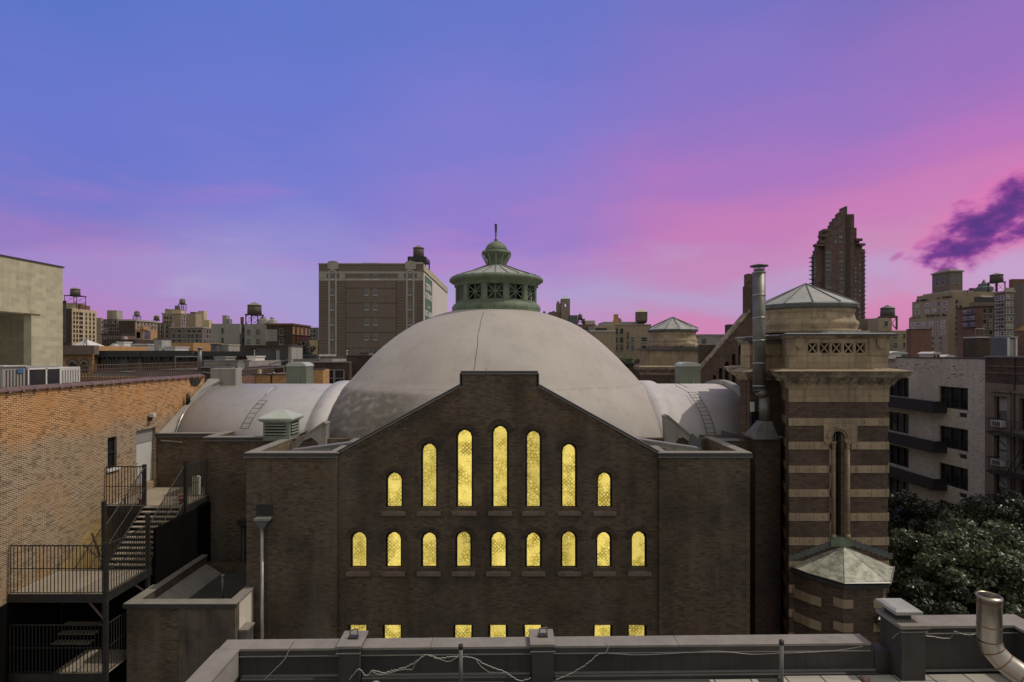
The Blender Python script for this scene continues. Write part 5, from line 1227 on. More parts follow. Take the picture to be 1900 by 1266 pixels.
def tank(label, pc, hw, yr, yt_, yb, yg, D, legw=None, name='water_tower', mats=('wood_tank', 'wood_roof', 'iron_black'), square=False):
    """roof apex yr, eaves yt_, tank bottom yb, feet yg"""
    x = X(pc, D); r = hw*D/F; z = lambda p: Z(p, D); lw = (legw or hw)*D/F*.85; y = D+r
    t_ = thing(name, label, 'water tower', (x, y, z(yg)), 'rooftop water tanks')
    if square:
        MB().box(x-r, x+r, y-r, y+r, z(yb), z(yt_)).build('tank', mats[0], t_)
        mb = MB(); s4 = [(x-r*1.1, y-r*1.1), (x+r*1.1, y-r*1.1), (x+r*1.1, y+r*1.1), (x-r*1.1, y+r*1.1)]; prism(mb, s4, z(yt_)+.01, z(yr), [(x-.05, y-.05), (x+.05, y-.05), (x+.05, y+.05), (x-.05, y+.05)]); mb.build('roof', mats[1], t_)
    else:
        tk = MB().lathe(x, y, [(r, z(yb)), (r*.95, z(yt_))], 20).build('tank', mats[0], t_)
        h = MB()
        for k in range(1, 6):
            zz_ = z(yb)+(z(yt_)-z(yb))*k/6; rr_ = r*(1-.05*k/6)+.015; h.lathe(x, y, [(rr_, zz_-.04), (rr_+.03, zz_), (rr_, zz_+.04)], 20, cap=False)
        h.build('hoops', mats[2], tk)
        MB().lathe(x, y, [(r*1.08, z(yt_)-.02), (r*1.04, z(yt_)+.05), (0.02, z(yr))], 16, smooth=False).build('roof', mats[1], t_)
    if yg > yb:
        MB().box(x-lw*1.12, x+lw*1.12, y-lw*1.12, y+lw*1.12, z(yb)-.28, z(yb)-.01).build('platform', mats[2], t_)
        for sx2 in (-1, 1):
            for sy2 in (-1, 1): MB().box(x+sx2*lw-.13, x+sx2*lw+.13, y+sy2*lw-.13, y+sy2*lw+.13, z(yg), z(yb)-.281).build('leg', mats[2], t_)
        br = MB(); zm0, zm1 = z(yg), z(yb)-.4; k_ = 2 if (zm1-zm0) > 4 else 1
        for j in range(k_):
            a, c = zm0+(zm1-zm0)*j/k_, zm0+(zm1-zm0)*(j+1)/k_
            for sy2 in (-1, 1): br.tube((x-lw, y+sy2*lw, a), (x+lw, y+sy2*lw, c), .06, 4).tube((x+lw, y+sy2*lw, a), (x-lw, y+sy2*lw, c), .06, 4).tube((x-lw, y+sy2*lw, c), (x+lw, y+sy2*lw, c), .08, 4)
            for sx2 in (-1, 1): br.tube((x+sx2*lw, y-lw, a), (x+sx2*lw, y+lw, c), .06, 4)
        br.build('bracing', mats[2], t_)
    return t_
def extra(t_, nm, mat, p0, p1, y0_, y1_, D, dep, side=0):
    MB().box(X(p0, D), X(p1, D), D+side, D+side+dep, Z(y1_, D), Z(y0_, D)).build(nm, mat, t_)
def rblock(t_, nm, mat, pa, pc, pb, yt_, yb_, D, dz_=0., grow=0.):
    x0 = X(pc, D); D2 = D*(pc-CX)/(pa-CX); MB().box(x0-grow, X(pb, D)+grow, D-grow, D2+grow, Z(yb_, D), Z(yt_, D)+dz_).build(nm, mat, t_); return x0, D2
def extra_side(t_, nm, mat, pa, pb, yt_, yb_, x1, dep=5., ins=.3):
    ya, yb2 = DX(pa, x1), DX(pb, x1); Dm = (ya+yb2)/2
    MB().box(x1-ins-dep, x1-ins, ya, yb2, Z(yb_, Dm), Z(yt_, Dm)).build(nm, mat, t_)
random.seed(11)
DK = ['glass_dark', 'glass_dark', 'glass_mid', 'glass_dark']
# ---- far west skyline
D = 350
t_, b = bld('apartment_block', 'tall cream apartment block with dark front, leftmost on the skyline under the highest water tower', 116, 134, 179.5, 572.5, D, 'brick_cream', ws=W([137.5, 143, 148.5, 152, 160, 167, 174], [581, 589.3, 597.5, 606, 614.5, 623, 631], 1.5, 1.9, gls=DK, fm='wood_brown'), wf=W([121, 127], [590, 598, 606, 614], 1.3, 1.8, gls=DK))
MB().box(X(116, D)-.0, X(134, D)-.36, D-.25, D-.01, 0, Z(573, D)).build('shaded_front', 'brick_brown', t_)  # brown sheet puts the front's shade into its colour
extra_side(t_, 'penthouse', 'brick_cream', 136, 146, 563, 574, b[1]); extra_side(t_, 'penthouse', 'brick_red', 149, 168, 567, 575, b[1]); extra_side(t_, 'penthouse', 'brick_tan', 153, 161, 564, 567, b[1], 3)
tank('water tower on a wide steel frame over the leftmost cream block', 133.5, 8, 532.5, 536, 548, 573, D-1, 13)
bld('apartment_block', 'dark brown slab with fire escapes against the stucco penthouse edge', 108, 122, 123, 558, 330, 'brick_brown', wf=W([117, 120.5], rng(568, 630, 8), 1.0, 2.0, gls=DK))
bld('apartment_block', 'narrow dark block with a pale east edge, just right of the leftmost cream block', 179, 187.5, 191.5, 590, 345, 'brick_tan', ws=W([189.6], rng(598, 632, 5), 1.3, 1.8, gls=DK))
t_, b = bld('apartment_block', 'dark reddish apartment block crowded with windows, below the square tan bulkhead', 190, 221, 223, 592.5, 380, 'brick_red', wf=W([194, 198, 202, 206, 210, 214, 218], [598, 604.5, 611, 617], 1.3, 1.8, gls=GL), depth=22)
D = 395; extra(t_, 'bulkhead', 'brick_tan', 198.5, 209, 576, 594, D, 6); extra(t_, 'bulkhead', 'stone_grey', 209.1, 216, 576, 594, D, 6, .3)
bld('row_building', 'low dark red row with small windows in front of the reddish block', 188, 226, 227, 619, 240, 'brick_red', wf=W(rng(192, 222, 8), [629], 1.3, 1.7, gls=DK), depth=12, cornice=('cornice_black', .5, .3))
t_, b = bld('apartment_block', 'apartment block with shaded brown front and bright cream east face under two small tanks', 221, 251.5, 292, 593, 330, 'brick_tan', ws=[W(rng(256, 288, 6), [599, 607], 1.5, 1.9, gls=DK), W([263, 270, 277, 284], [604], 1.2, 1.4, gls=DK)], cornice=('stone_grey', .9, .5))
MB().box(X(221, 330), X(251.5, 330)-.36, 329.7, 329.98, 0, Z(593, 330)).build('shaded_front', 'brick_brown', t_)  # front's shade painted as a sheet of darker brick
tank('small pale water tank on a dark drum above the brown and cream block', 251, 4.6, 576, 579, 586, 593, 332, 5, mats=('wood_roof', 'terracotta', 'lead_dark'))
tank('small dark water tank at the right end of the cream east face', 287.5, 4.6, 584, 587, 593, 596, 350, 4)
t_, b = bld('row_building', 'orange brick block with one taller flank and two recesses, low before the cream face', 251, 266, 292, 612, 200, 'brick_amber', wf=W([257], [622], 1.6, 2.4, gls=['shade_black']), ws=W([273], [622], 4.0, 3.6, gls=['glass_mid']), roof='roof_white')
extra(t_, 'stair_tower', 'brick_amber', 259, 266.3, 606, 612, 199.4, 3)
bld('row_building', 'low dark wall with a white tank on top, left of the orange block', 190, 251, 252, 630, 170, 'brick_brown', depth=14, roof='roof_white')
tank('white cylinder tank standing on the low dark roof', 231, 3, 625, 626, 631, 632, 172, 3, name='roof_tank', mats=('paint_white', 'paint_white', 'paint_grey'))
t_, b = bld('apartment_block', 'dark block with vertical pilaster stripes left of the tallest stepped tower', 291, 318, 324, 599, 360, 'brick_ware', ws=W([320.5], rng(606, 628, 4), 1.6, 1.8, gls=DK), wf=W([300, 310], [608, 616, 624], 1.2, 1.7, gls=DK))
for p in (297, 305.5): MB().box(X(p, 360), X(p+1, 360), 359.7, 359.99, 0, Z(600, 360)).build('pilaster', 'stone_grey', t_)
t_, b = bld('apartment_block', 'tallest stepped apartment tower on the left skyline, pale tank on its roof', 301, 335.5, 345, 581, 400, 'brick_tan', ws=W([338, 342], [588, 594.5, 601], 1.7, 2.2, gls=DK), wf=W([306, 311, 317], [590, 598, 606], 1.5, 1.9, gls=DK), cornice=('stone_grey', .8, .4))
D = 404; extra(t_, 'setback', 'brick_tan', 306, 330, 574, 581.5, D, 10); extra(t_, 'setback', 'brick_red', 306.2, 311, 573.4, 574.5, D-.2, 9); extra_side(t_, 'setback', 'brick_cream', 336, 344, 576.5, 582, b[1], 6)
tank('pale round water tank highest on the stepped tower of the left skyline', 335.5, 5, 553, 556, 564, 576, 405, 5.4, mats=('wood_roof', 'wood_roof', 'iron_black'))
tank('squat dark tank beside the pale one on the stepped tower', 326.5, 4, 566.5, 567.5, 574, 575, 404, 3.5, mats=('lead_dark', 'lead_dark', 'iron_black'))
bld('apartment_block', 'plain grey-brown block with a cream east face, right of the stepped tower', 345, 363, 375, 582, 390, 'brick_tan', roof='roof_tar')
t_, b = bld('apartment_block', 'tan slab with a notched top behind the plain grey-brown block', 367, 378, 384, 577, 430, 'brick_cream'); extra(t_, 'bulkhead', 'brick_red', 353, 361, 579, 583, 430, 5)
bld('apartment_block', 'small stepped cream block with an orange top at the right end of the cluster', 375, 388, 395, 594, 360, 'brick_cream', roof='roof_tar')
rws = [615, 624, 633.5, 643]
bld('apartment_block', 'broad grey-tan apartment house with four rows of windows and cream east face', 316, 376, 392, 607, 250, 'brick_ware', wf=[W([322, 333, 342, 351, 357, 366, 372], rws[1:], 1.7, 2.0, 'sash', gls=DK), W([333, 351, 360, 370], rws[:1], 1.9, 1.6, gls=DK)], ws=W([380, 385, 389.5], rws, 1.4, 2.0, gls=DK), cornice=('stone_grey', .5, .25))
bld('row_building', 'long low orange parapet with a white roof and a grey box at its left end', 303, 359, 360, 636, 150, 'brick_amber', depth=16, roof='roof_white')
t_, b = bld('row_building', 'dark brown chimney block between orange buildings on the left', 284, 292, 302, 630, 140, 'brick_ware', roof='roof_tar')
# grey building with chimney and bulkhead
t_, b = bld('loft_building', 'plain grey loft building with four dark windows and white east wall', 392, 445, 454, 601, 175, 'stucco_grey', wf=W([413], [614, 632], .75*175/F*6.0, 1.75, 'sash', gls=['glass_dark']), ws=W([451], [612, 632], 1.6, 1.9, gls=DK), roof='roof_tar')
D = 175; extra(t_, 'chimney', 'brick_red', 443.2, 447.4, 588, 601.5, D, .7, 1); extra(t_, 'bulkhead', 'stucco_grey', 406.5, 414, 584.5, 601.5, D, 2, 2); extra(t_, 'bulkhead', 'concrete', 414.1, 419, 591, 601.5, D, 2, 2); extra(t_, 'base', 'brick_brown', 392.2, 444.8, 641, 662, D-.02, .01)
t_, b = bld('loft_building', 'grey loft building with two rows of wide dark windows under the big water tank', 454, 493.5, 494, 601.5, 174, 'stucco_grey', wf=W([461, 478.5], [616.5, 634], 1.25, 1.75, 'triple', gls=['glass_mid', 'glass_dark']), depth=20, roof='roof_tar')
extra(t_, 'base', 'brick_brown', 454.2, 493.3, 641, 662, 173.98, .01)
tank('big round water tank on a tall steel frame over the grey loft building', 466.5, 12.6, 559.5, 566, 582.5, 602, 176, 13)
for i, (pc, pw, yt_, lb) in enumerate(((487, 8, 588, 'rounded white roof unit right of the big water tank'), (503, 5, 589, 'second white roof unit with a dark vent, right of the big water tank'))):
    o = thing('roof_unit', lb, 'roof unit', (X(pc, 178), 179, Z(601, 178)), 'white units on the loft roofs')
    MB().box(X(pc-pw, 178), X(pc+pw, 178), 178, 181, Z(601.5, 178), Z(yt_+4, 178)).build('body', 'ac_white', o, .1); MB().box(X(pc-pw*.6, 178), X(pc+pw*.2, 178), 178.4, 180, Z(yt_+4, 178), Z(yt_, 178)).build('hood', 'paint_grey', o)
t_, b = bld('loft_building', 'dark brick loft with a faded painted sign and orange arched east facade', 494, 543, 575, 600.5, 165, 'brick_brown', wf=W([522], [616, 633], 1.2, 1.8, 'sash', gls=DK), cornice=('brick_red', .5, .3), roof='roof_tar')
x0, x1, D, D2, zt = b
am = MB().box(x1+.002, x1+.03, D+.05, D2-.05, 0, zt-.55).build('east_facade', 'brick_amber', t_)
for c in (548.5, 556.5, 564, 571): 
    for r in (612, 629, 646): window(t_, winmesh(1.5, 2.6 if r == 612 else 2.0, 'sash', 'wood_brown', random.choice(DK), 'stone_grey'), x1+.034, DX(c, x1), Z(r, D), 'R')
    yy = DX(c, x1); mb = MB(); mb.plate('x', [(yy+1.05*math.cos(math.pi*k/8), Z(607.5, D)+1.0*math.sin(math.pi*k/8)) for k in range(9)]+[(yy+.8*math.cos(math.pi*k/8), Z(607.5, D)+.75*math.sin(math.pi*k/8)) for k in range(8, -1, -1)], x1+.03, x1+.12); mb.build('arch_hood', 'stone_tan', t_)
MB().box(x1+.03, x1+.2, D, D2, Z(621.5, D), Z(620, D)).build('string_course', 'stone_tan', t_)
MB().box(X(494, 165), X(514.5, 165), 164.96, 164.99, Z(633.5, 165), Z(611.5, 165)).build('painted_sign', 'stucco_grey', t_)
mb = MB()
for k, (y_, w_) in enumerate(((615, .8), (618.5, .6), (622, .85), (626, .5), (630, .7))): mb.box(X(504-9*w_, 165), X(504+9*w_, 165), 164.94, 164.955, Z(y_+.9, 165), Z(y_-.6, 165))
mb.build('faded_lines', 'concrete_warm', t_)
bld('tower_block', 'hazy dark grey block in the gap left of the storage warehouse', 573, 590, 592, 608, 300, 'lead_dark', wf=W([577, 583], rng(615, 640, 4), 1.6, 2, gls=DK), depth=20)
bld('row_building', 'small cream wall in the gap left of the storage warehouse', 574, 590, 592, 631, 155, 'brick_cream', depth=10)

# ---- storage warehouse
D = 150
wt = thing('warehouse', 'big brown storage warehouse with pale pilasters, white east wall and green painted sign', 'warehouse', (-45, 175, 0))
x0, x1 = X(591.5, D), X(785, D); D2 = D*(CX-785)/(CX-829.5); zt = Z(489.5, D); w = lambda p: X(p, D); v = lambda p: Z(p, D)
MB().shell(x0, x1, D, D2, 0, zt, .5).build('wall', 'brick_ware', wt)
MB().box(x0+.5, x1-.5, D+.5, D2-.5, 20, zt-1).build('roof', 'roof_grey', wt)
MB().box(x1+.002, x1+.12, D+.4, D2, 0, zt-2.2).build('east_wall', 'stucco_white', wt)
MB().box(x1+.002, x1+.32, D-.1, D2+.1, zt-1.9, zt-.1).build('east_cornice', 'stucco_cream', wt)
MB().box(x0-.1, x1+.1, D-.22, D+.1, zt-.2, zt+.12).build('coping', 'stone_grey', wt)
MB().box(x0-.02, x1+.02, D-.10, D-.002, v(508), v(504)).box(x0-.02, x1+.02, D-.10, D-.002, v(521), v(517)).build('stone_course', 'stone_grey', wt)
for (a, c) in ((592, 606), (630, 641), (738, 750), (773.5, 785)):
    MB().box(w(a), w(c), D-.06, D-.002, v(517)+.01, v(508)-.01).plate('y', shieldpts(w((a+c)/2), .6, v(516.5), v(508.5)), D-.16, D-.061).build('ornament_panel', 'stone_grey', wt)
for (a, c) in ((606.5, 629.5), (750.5, 773.5)):
    m_ = (a+c)/2
    pts = [(w(a+1.5), v(500)), (w(c-1.5), v(500)), (w(c-1.5), v(488)), (w(c-4), v(485.5)), (w(m_), v(484)), (w(a+4), v(485.5)), (w(a+1.5), v(488))]
    MB().plate('y', pts, D-.30, D+.2).build('pilaster_head', 'stone_grey', wt)
    for q_ in ((a+3.0, a+6.2), (c-7.5, c-4.5)): MB().box(w(q_[0]), w(q_[1]), D-.16, D-.002, 0, v(503)).build('pilaster', 'stone_grey', wt)
    mb = MB().plate('y', halfarch(w(m_-.8), 1.35, v(509))+list(reversed(halfarch(w(m_-.8), .8, v(509)))), D-.24, D-.161); mb.build('arch_hood', 'stone_grey', wt)
rows = [513, 541.5, 569, 597, 624.5, 652.5]
for c, ww in ((616.5, 7), (680.5, 7), (696.5, 7), (760.5, 7)):
    for r in rows: window(wt, winmesh(1.05, 1.75, 'grid', 'paint_grey', 'glass_blue', 'paint_white'), w(c), D-.004, v(r), 'F')
for px in (641.5, 735): MB().box(w(px), w(px+.7), D-.05, D-.002, 0, v(521.5)).build('wall_joint', 'brick_brown', wt)
mb = MB()
for r in (535, 562.5, 590, 617.5, 646): mb.box(w(643), w(734.5), D-.035, D-.003, v(r+.5), v(r-.5))
mb.build('floor_bands', 'brick_brown', wt)
mb = MB()
for k in range(26):
    py = 526+k*5.3
    for (a, c) in ((592, 606.5), (624.5, 641), (736, 750.5), (773.5, 785)): mb.box(w(a), w(c), D-.03, D-.003, v(py+.45), v(py-.25))
mb.build('rusticated_joints', 'brick_brown', wt)
o = MB().box(w(662), w(692), D+6, D+14, v(490), v(482.5)).build('bulkhead', 'stucco_grey', wt)
MB().box(w(661), w(693), D+5.7, D+14.3, v(482.5)+.01, v(481.6)).build('roof', 'coping_dark', o)
# painted sign on the white wall
sy0, sy1 = DX(788, x1+.13), DX(801.8, x1+.13)
sz1, sz0 = Z(511, D*1.02), Z(594, D*1.02)
MB().box(x1+.121, x1+.16, sy0, sy1, sz0, sz1).build('sign_panel', 'sign_green', wt)
def text(body, yc, zc, w_, h, mat='letter_white'):
    cu = bpy.data.curves.new('lettering', 'FONT'); cu.body = body; cu.extrude = .02; cu.align_x = 'CENTER'; cu.align_y = 'CENTER'; cu.size = 1.0; cu.offset = .02
    o = bpy.data.objects.new('lettering', cu); COL.objects.link(o); bpy.context.view_layer.update()
    me = bpy.data.meshes.new_from_object(o.evaluated_get(bpy.context.evaluated_depsgraph_get())); bpy.data.objects.remove(o)
    xs = [q_.co.x for q_ in me.vertices]; ys = [q_.co.y for q_ in me.vertices]; sx3 = w_/(max(xs)-min(xs)); sy3 = h/(max(ys)-min(ys)); mx_, my_ = (max(xs)+min(xs))/2, (max(ys)+min(ys))/2
    for q_ in me.vertices: u, vv, n = (q_.co.x-mx_)*sx3, (q_.co.y-my_)*sy3, q_.co.z; q_.co = (x1+.19+n, yc+u, zc+vv)
    me.materials.clear(); me.materials.append(M[mat]); o = bpy.data.objects.new('lettering', me); COL.objects.link(o); adopt(o, wt); return o
yc = (sy0+sy1)/2; sw = sy1-sy0; sh = sz1-sz0
text('SOFIA', yc, sz0+sh*.78, sw*.66, sh*.15); text('STORAGE', yc, sz0+sh*.56, sw*.88, sh*.14); text('(212)', yc, sz0+sh*.32, sw*.30, sh*.05); text('873-3600', yc, sz0+sh*.16, sw*.86, sh*.13)
t_ = tank('dark water tank on a boxed black frame above the storage warehouse', 775, 10.2, 453, 459, 477, 478, 152, 10)
o = thing('tank_platform', 'black boxed steel platform under the water tank of the storage warehouse', 'platform', (X(774, 152), 155, Z(500, 152)))
zA_, zB_ = Z(490, 152), Z(477.2, 152)
MB().box(X(757.5, 152), X(791, 152), 151, 159, Z(484, 152), zB_).build('deck', 'iron_black', o)
for (a, c) in ((758, 151.3), (774, 151.3), (790, 151.3), (758, 158.2), (790, 158.2)): MB().box(X(a, 152)-.15, X(a, 152)+.15, c, c+.3, v(492), Z(484, 152)).build('leg', 'iron_black', o)
MB().path([(X(760, 152), 150.8, Z(486, 152)), (X(766, 152), 150.8, Z(481, 152))], .05, 4).build('ladder', 'coping_metal', o)
for k, px in enumerate((768, 774, 780.5)):
    o = thing('roof_fan', ['small white roof fan under the black tank platform, leftmost', 'small white roof fan under the black tank platform, middle', 'small white roof fan under the black tank platform, rightmost'][k], 'fan', (X(px, 151), 150.6, zt), 'roof fans on the warehouse')
    MB().box(X(px, 150.5)-.35, X(px, 150.5)+.35, 150.4, 151.0, zt-.9, zt+.30).build('box', 'paint_white', o); MB().box(X(px, 150.5)-.45, X(px, 150.5)+.45, 150.3, 151.1, zt+.301, zt+.4).build('lid', 'ac_white', o)

# ---- middle ground west: row-house roofs between the party wall and the dome
random.seed(21)
D = 60
t_, b = bld('row_house', 'orange brick row house with two round-arched windows and heavy brown cornice', 60, 172, 173, 642, D, 'brick_amber', depth=9, roof='roof_white', par=.3)
MB().box(X(60, D), X(184, D), D-.7, D-.004, Z(658, D), Z(642, D)+.05).build('cornice', 'brownstone', t_)
for pc in (135, 157):
    xc = X(pc, D); r = .42
    MB().plate('y', halfarch(xc, r+.22, Z(676, D))+list(reversed(halfarch(xc, r, Z(676, D)))), D-.14, D-.002).build('arch_hood', 'brownstone', t_)
    MB().plate('y', halfarch(xc, r, Z(676, D))+[(xc+r, Z(692, D)), (xc-r, Z(692, D))], D-.03, D-.003).build('window', 'glass_dark', t_)
    MB().plate('y', halfarch(xc, r, Z(676, D))+list(reversed(halfarch(xc, r*.72, Z(676, D)))), D-.09, D-.031).build('inner_arch', 'stucco_cream', t_)
def rowhouse(label, pa, pb, yt, D, mat, ch, wins=(), wy_=(), depth=11, cm_='cornice_black', roof='roof_tar'):
    t_, b = bld('row_house', label, pa, pb, pb+.001, yt, D, mat, depth=depth, roof=roof, par=.25)
    MB().box(X(pa, D), X(pb, D), D-.6, D-.004, Z(yt+ch, D), Z(yt, D)+.03).build('cornice', cm_, t_)
    mb = MB(); n = int((X(pb, D)-X(pa, D))/.5)
    for k in range(n): xx = X(pa, D)+.25+k*.5; mb.box(xx-.06, xx+.06, D-.55, D-.61+.3, Z(yt+ch, D)-.2, Z(yt+ch, D))
    mb.build('brackets', cm_, t_)
    for p in wins:
        for y_ in wy_: window(t_, winmesh(.9, 1.7, 'sash', 'wood_brown', random.choice(DK), 'brownstone'), X(p, D), D-.004, Z(y_, D), 'F')
    return t_
rowhouse('long dark row house with black cornice, right of the orange arched one', 176, 262, 651.5, 60.8, 'brownstone', 11, (182, 198, 214, 230, 246), (674,))
rowhouse('dark row house with black cornice, middle of the left row', 262.5, 362, 651.5, 61, 'brick_brown', 11, (272, 290, 308, 326, 344), (674,))
rowhouse('row house with studded black cornice beyond the thick roof pole', 365, 480, 653, 61.5, 'brownstone', 8.5, (380, 400, 420, 440, 460), (672,))
# roof clutter behind the cornices
def clutter(name, label, cat, pa, pb, ya, yb, D, dep, mat, group='boxes on the row house roofs', lid=None):
    o = thing(name, label, cat, (X((pa+pb)/2, D), D+dep/2, Z(yb, D)), group)
    MB().box(X(pa, D), X(pb, D), D, D+dep, Z(yb, D), Z(ya, D)).build('body', mat, o)
    MB().box(X(pa, D)-.08, X(pb, D)+.08, D-.08, D+dep+.08, Z(ya, D)+.002, Z(ya, D)+.12).build('lid', lid or 'coping_dark', o)
    return o
def skylight(label, pa, pb, ya, yb, D, ridge=.5):
    o = thing('skylight', label, 'skylight', (X((pa+pb)/2, D), D+1, Z(yb, D)), 'white skylights')
    x0, x1, z0, z1 = X(pa, D), X(pb, D), Z(yb, D), Z(ya, D); mb = MB(); prism(mb, [(x0, D), (x1, D), (x1, D+2.4), (x0, D+2.4)], z0, z1, [(x0+(x1-x0)*ridge*.6, D+1.1), (x1-(x1-x0)*(1-ridge)*.9, D+1.1), (x1-(x1-x0)*(1-ridge)*.9, D+1.3), (x0+(x1-x0)*ridge*.6, D+1.3)]); mb.build('frame', 'roof_white', o)
    bars = MB()
    for k in range(1, 5):
        u = x0+(x1-x0)*k/5; a = Vector((u, D-.02, z0+.02)); c = Vector((x0+(x1-x0)*(ridge*.6+(1-ridge*.6-(1-ridge)*.9)*k/5), D+1.08, z1+.03)); bars.tube(a, c, .05, 4)
    bars.build('glazing_bars', 'iron_grey', o)
skylight('sloping white skylight over the orange arched house', 135, 168, 630.5, 643, 62, .3); skylight('striped white skylight right of the brown cornice', 186, 206, 638, 652, 68, .9); skylight('low rounded white skylight beyond the striped one', 208, 233, 643, 652, 69, .5)
clutter('roof_box', 'white duct box behind the long black cornice', 'roof box', 217, 230, 636, 643, 74, 1.5, 'paint_white', lid='paint_white')
clutter('bulkhead', 'pale bulkhead box on the row behind the black cornice', 'bulkhead', 243, 273, 640, 652, 72, 3, 'stucco_grey', lid='roof_white')
clutter('bulkhead', 'grey metal bulkhead beside the satellite dish on the left row', 'bulkhead', 286, 300, 630, 652, 71, 2, 'lead_roof')
clutter('roof_box', 'low white box on the roof between dish and pole', 'roof box', 305, 325, 645, 652, 71, 3, 'roof_white', lid='roof_white')
clutter('bulkhead', 'gabled grey bulkhead behind the studded cornice', 'bulkhead', 400, 424, 641, 654, 73, 3, 'stucco_grey', lid='stucco_cream')
clutter('bulkhead', 'dark green-black bulkhead box left of the dark square towers', 'bulkhead', 391, 402, 640, 654, 72, 3, 'lead_dark')
def dish(label, px, py, D, r=.32):
    o = thing('satellite_dish', label, 'satellite dish', (X(px, D), D, Z(py, D)), 'satellite dishes'); x, z = X(px, D), Z(py, D)
    mb = MB(); n = 14; c = mb
    for q_ in range(3):
        r0_, r1_ = r*q_/3, r*(q_+1)/3
        for k in range(n):
            a0, a1 = 2*math.pi*k/n, 2*math.pi*(k+1)/n
            P3 = lambda rr_, a: (x+rr_*math.cos(a)*.8, D-.25*(rr_/r)**2-.3*rr_*math.cos(a), z+rr_*math.sin(a))
            mb.face([P3(r0_, a0), P3(r1_, a0), P3(r1_, a1), P3(r0_, a1)], 0, True)
    mb.build('reflector', 'paint_white', o, keep=True); MB().tube((x, D+.03, z), (x, D+.1, z-1.0), .04, 6).tube((x, D, z-.1), (x-.1, D-.5, z), .02, 5).build('arm', 'iron_grey', o)
dish('white satellite dish beside the grey bulkhead on the left row', 300, 646.5, 68); dish('white satellite dish above the boxed end of the west vault', 450, 678, 43, .40); dish('white satellite dish left of the warehouse foot', 540, 656, 60, .42)
# thick roof pole
o = thing('roof_pole', 'thick grey metal vent pipe standing behind the rusty railing', 'vent pipe', (X(371, 46), 46, 22))
MB().tube((X(371, 46), 46, Z(690, 46)), (X(371, 46), 46, Z(648, 46)), .15, 14).build('pipe', 'iron_grey', o); MB().lathe(X(371, 46), 46, [(.16, Z(648, 46)), (.26, Z(646, 46)), (.20, Z(645, 46)), (0, Z(644.5, 46))], 14).build('cap', 'zinc_pipe', o)
# nearer low houses, their roofs just below eye level
def low(label, pa, pb, yt, D, mat, depth, roof='roof_tar', wf=None, par=.35, cop='coping_dark'):
    t_, b = bld('row_house', label, pa, pb, pb+.001, yt, D, mat, depth=depth, roof=roof, par=par, wf=wf); x0, x1, d0, d1, zt = b
    MB().box(x0-.05, x1+.05, d0-.06, d0+.4, zt+.002, zt+.08).build('coping', cop, t_); return t_
low('low dark house with a white roof beyond the railing', 172, 250, 692, 47, 'stucco_grey', 12, 'roof_grey'); low('low dark flat house left of the thick vent pipe', 251, 368, 688, 46, 'concrete', 12, 'roof_grey')
low('low dark house with grey roof, behind the west vault', 372, 430, 683, 44, 'brick_brown', 9, 'roof_grey', cop='coping_metal')
low('orange brick parapet left of the green roof shed', 466, 500, 696, 41.5, 'brick_amber', 3); low('orange brick parapet just left of the green roof shed', 505, 531, 696, 41.6, 'brick_amber', 3)
low('orange brick chimney stack wall right of the green roof shed', 581, 599, 686, 42, 'brick_amber', 1.5); low('orange brick strip right of the boxed vault end', 430, 463, 698, 41, 'brick_amber', 3)
low('black cornice house behind the pale roofs', 480, 583, 680, 52, 'brick_brown', 10, 'roof_grey', cop='coping_metal')
t_ = low('dark gabled brick house against the dome flank', 583, 648, 673, 49, 'brick_brown', 9, 'roof_white', wf=W([611, 630], [702], .85, 1.5, 'sash', gls=['glass_dark']), cop='coping_metal')
t_ = low('tall dark brick party wall against the dome, right of the pale roof', 643, 690, 661, 50, 'brick_brown', 8, 'roof_tar'); low('dark chimney block on the party wall by the dome', 668, 683, 656, 52, 'brick_ware', 2)
clutter('bulkhead', 'big black tar-clad bulkhead box below the faded painted sign', 'bulkhead', 477, 512, 649, 676, 58, 4, 'roof_tar'); clutter('bulkhead', 'grey side block joined to the black bulkhead', 'bulkhead', 512.3, 519, 650, 678, 57.8, 4, 'stucco_grey')
clutter('bulkhead', 'tall black block under the orange arched facade', 'bulkhead', 519.5, 534, 642, 680, 57, 3, 'roof_tar'); clutter('bulkhead', 'grey block right of the tall black one', 'bulkhead', 534.2, 541, 643, 680, 57.1, 3, 'stucco_grey')
clutter('roof_box', 'grey sloping roof hatch on the pale roof below the warehouse', 'roof box', 594, 617, 664, 673, 50.5, 2, 'stucco_grey'); clutter('roof_box', 'pale box with a white pipe on the studded cornice house', 'roof box', 398, 418, 664, 672, 55, 2, 'stucco_grey', lid='concrete')
clutter('roof_box', 'white framed hatch on the roof left of the black bulkhead', 'roof box', 459, 474, 663, 674, 54, 2, 'stucco_white', lid='roof_white')
low('pale flat roof behind the studded cornice, wide and sunlit', 378, 462, 670, 50, 'concrete', 11, 'roof_white', cop='coping_metal'); low('pale ledge roof below the small cream wall', 544, 593, 668, 54, 'stucco_grey', 9, 'roof_white', cop='coping_metal')
t_ = rowhouse('small grey building with toothed cornice left of the warehouse foot', 542, 592, 658, 62, 'stucco_grey', 3, depth=6, cm_='lead_dark')
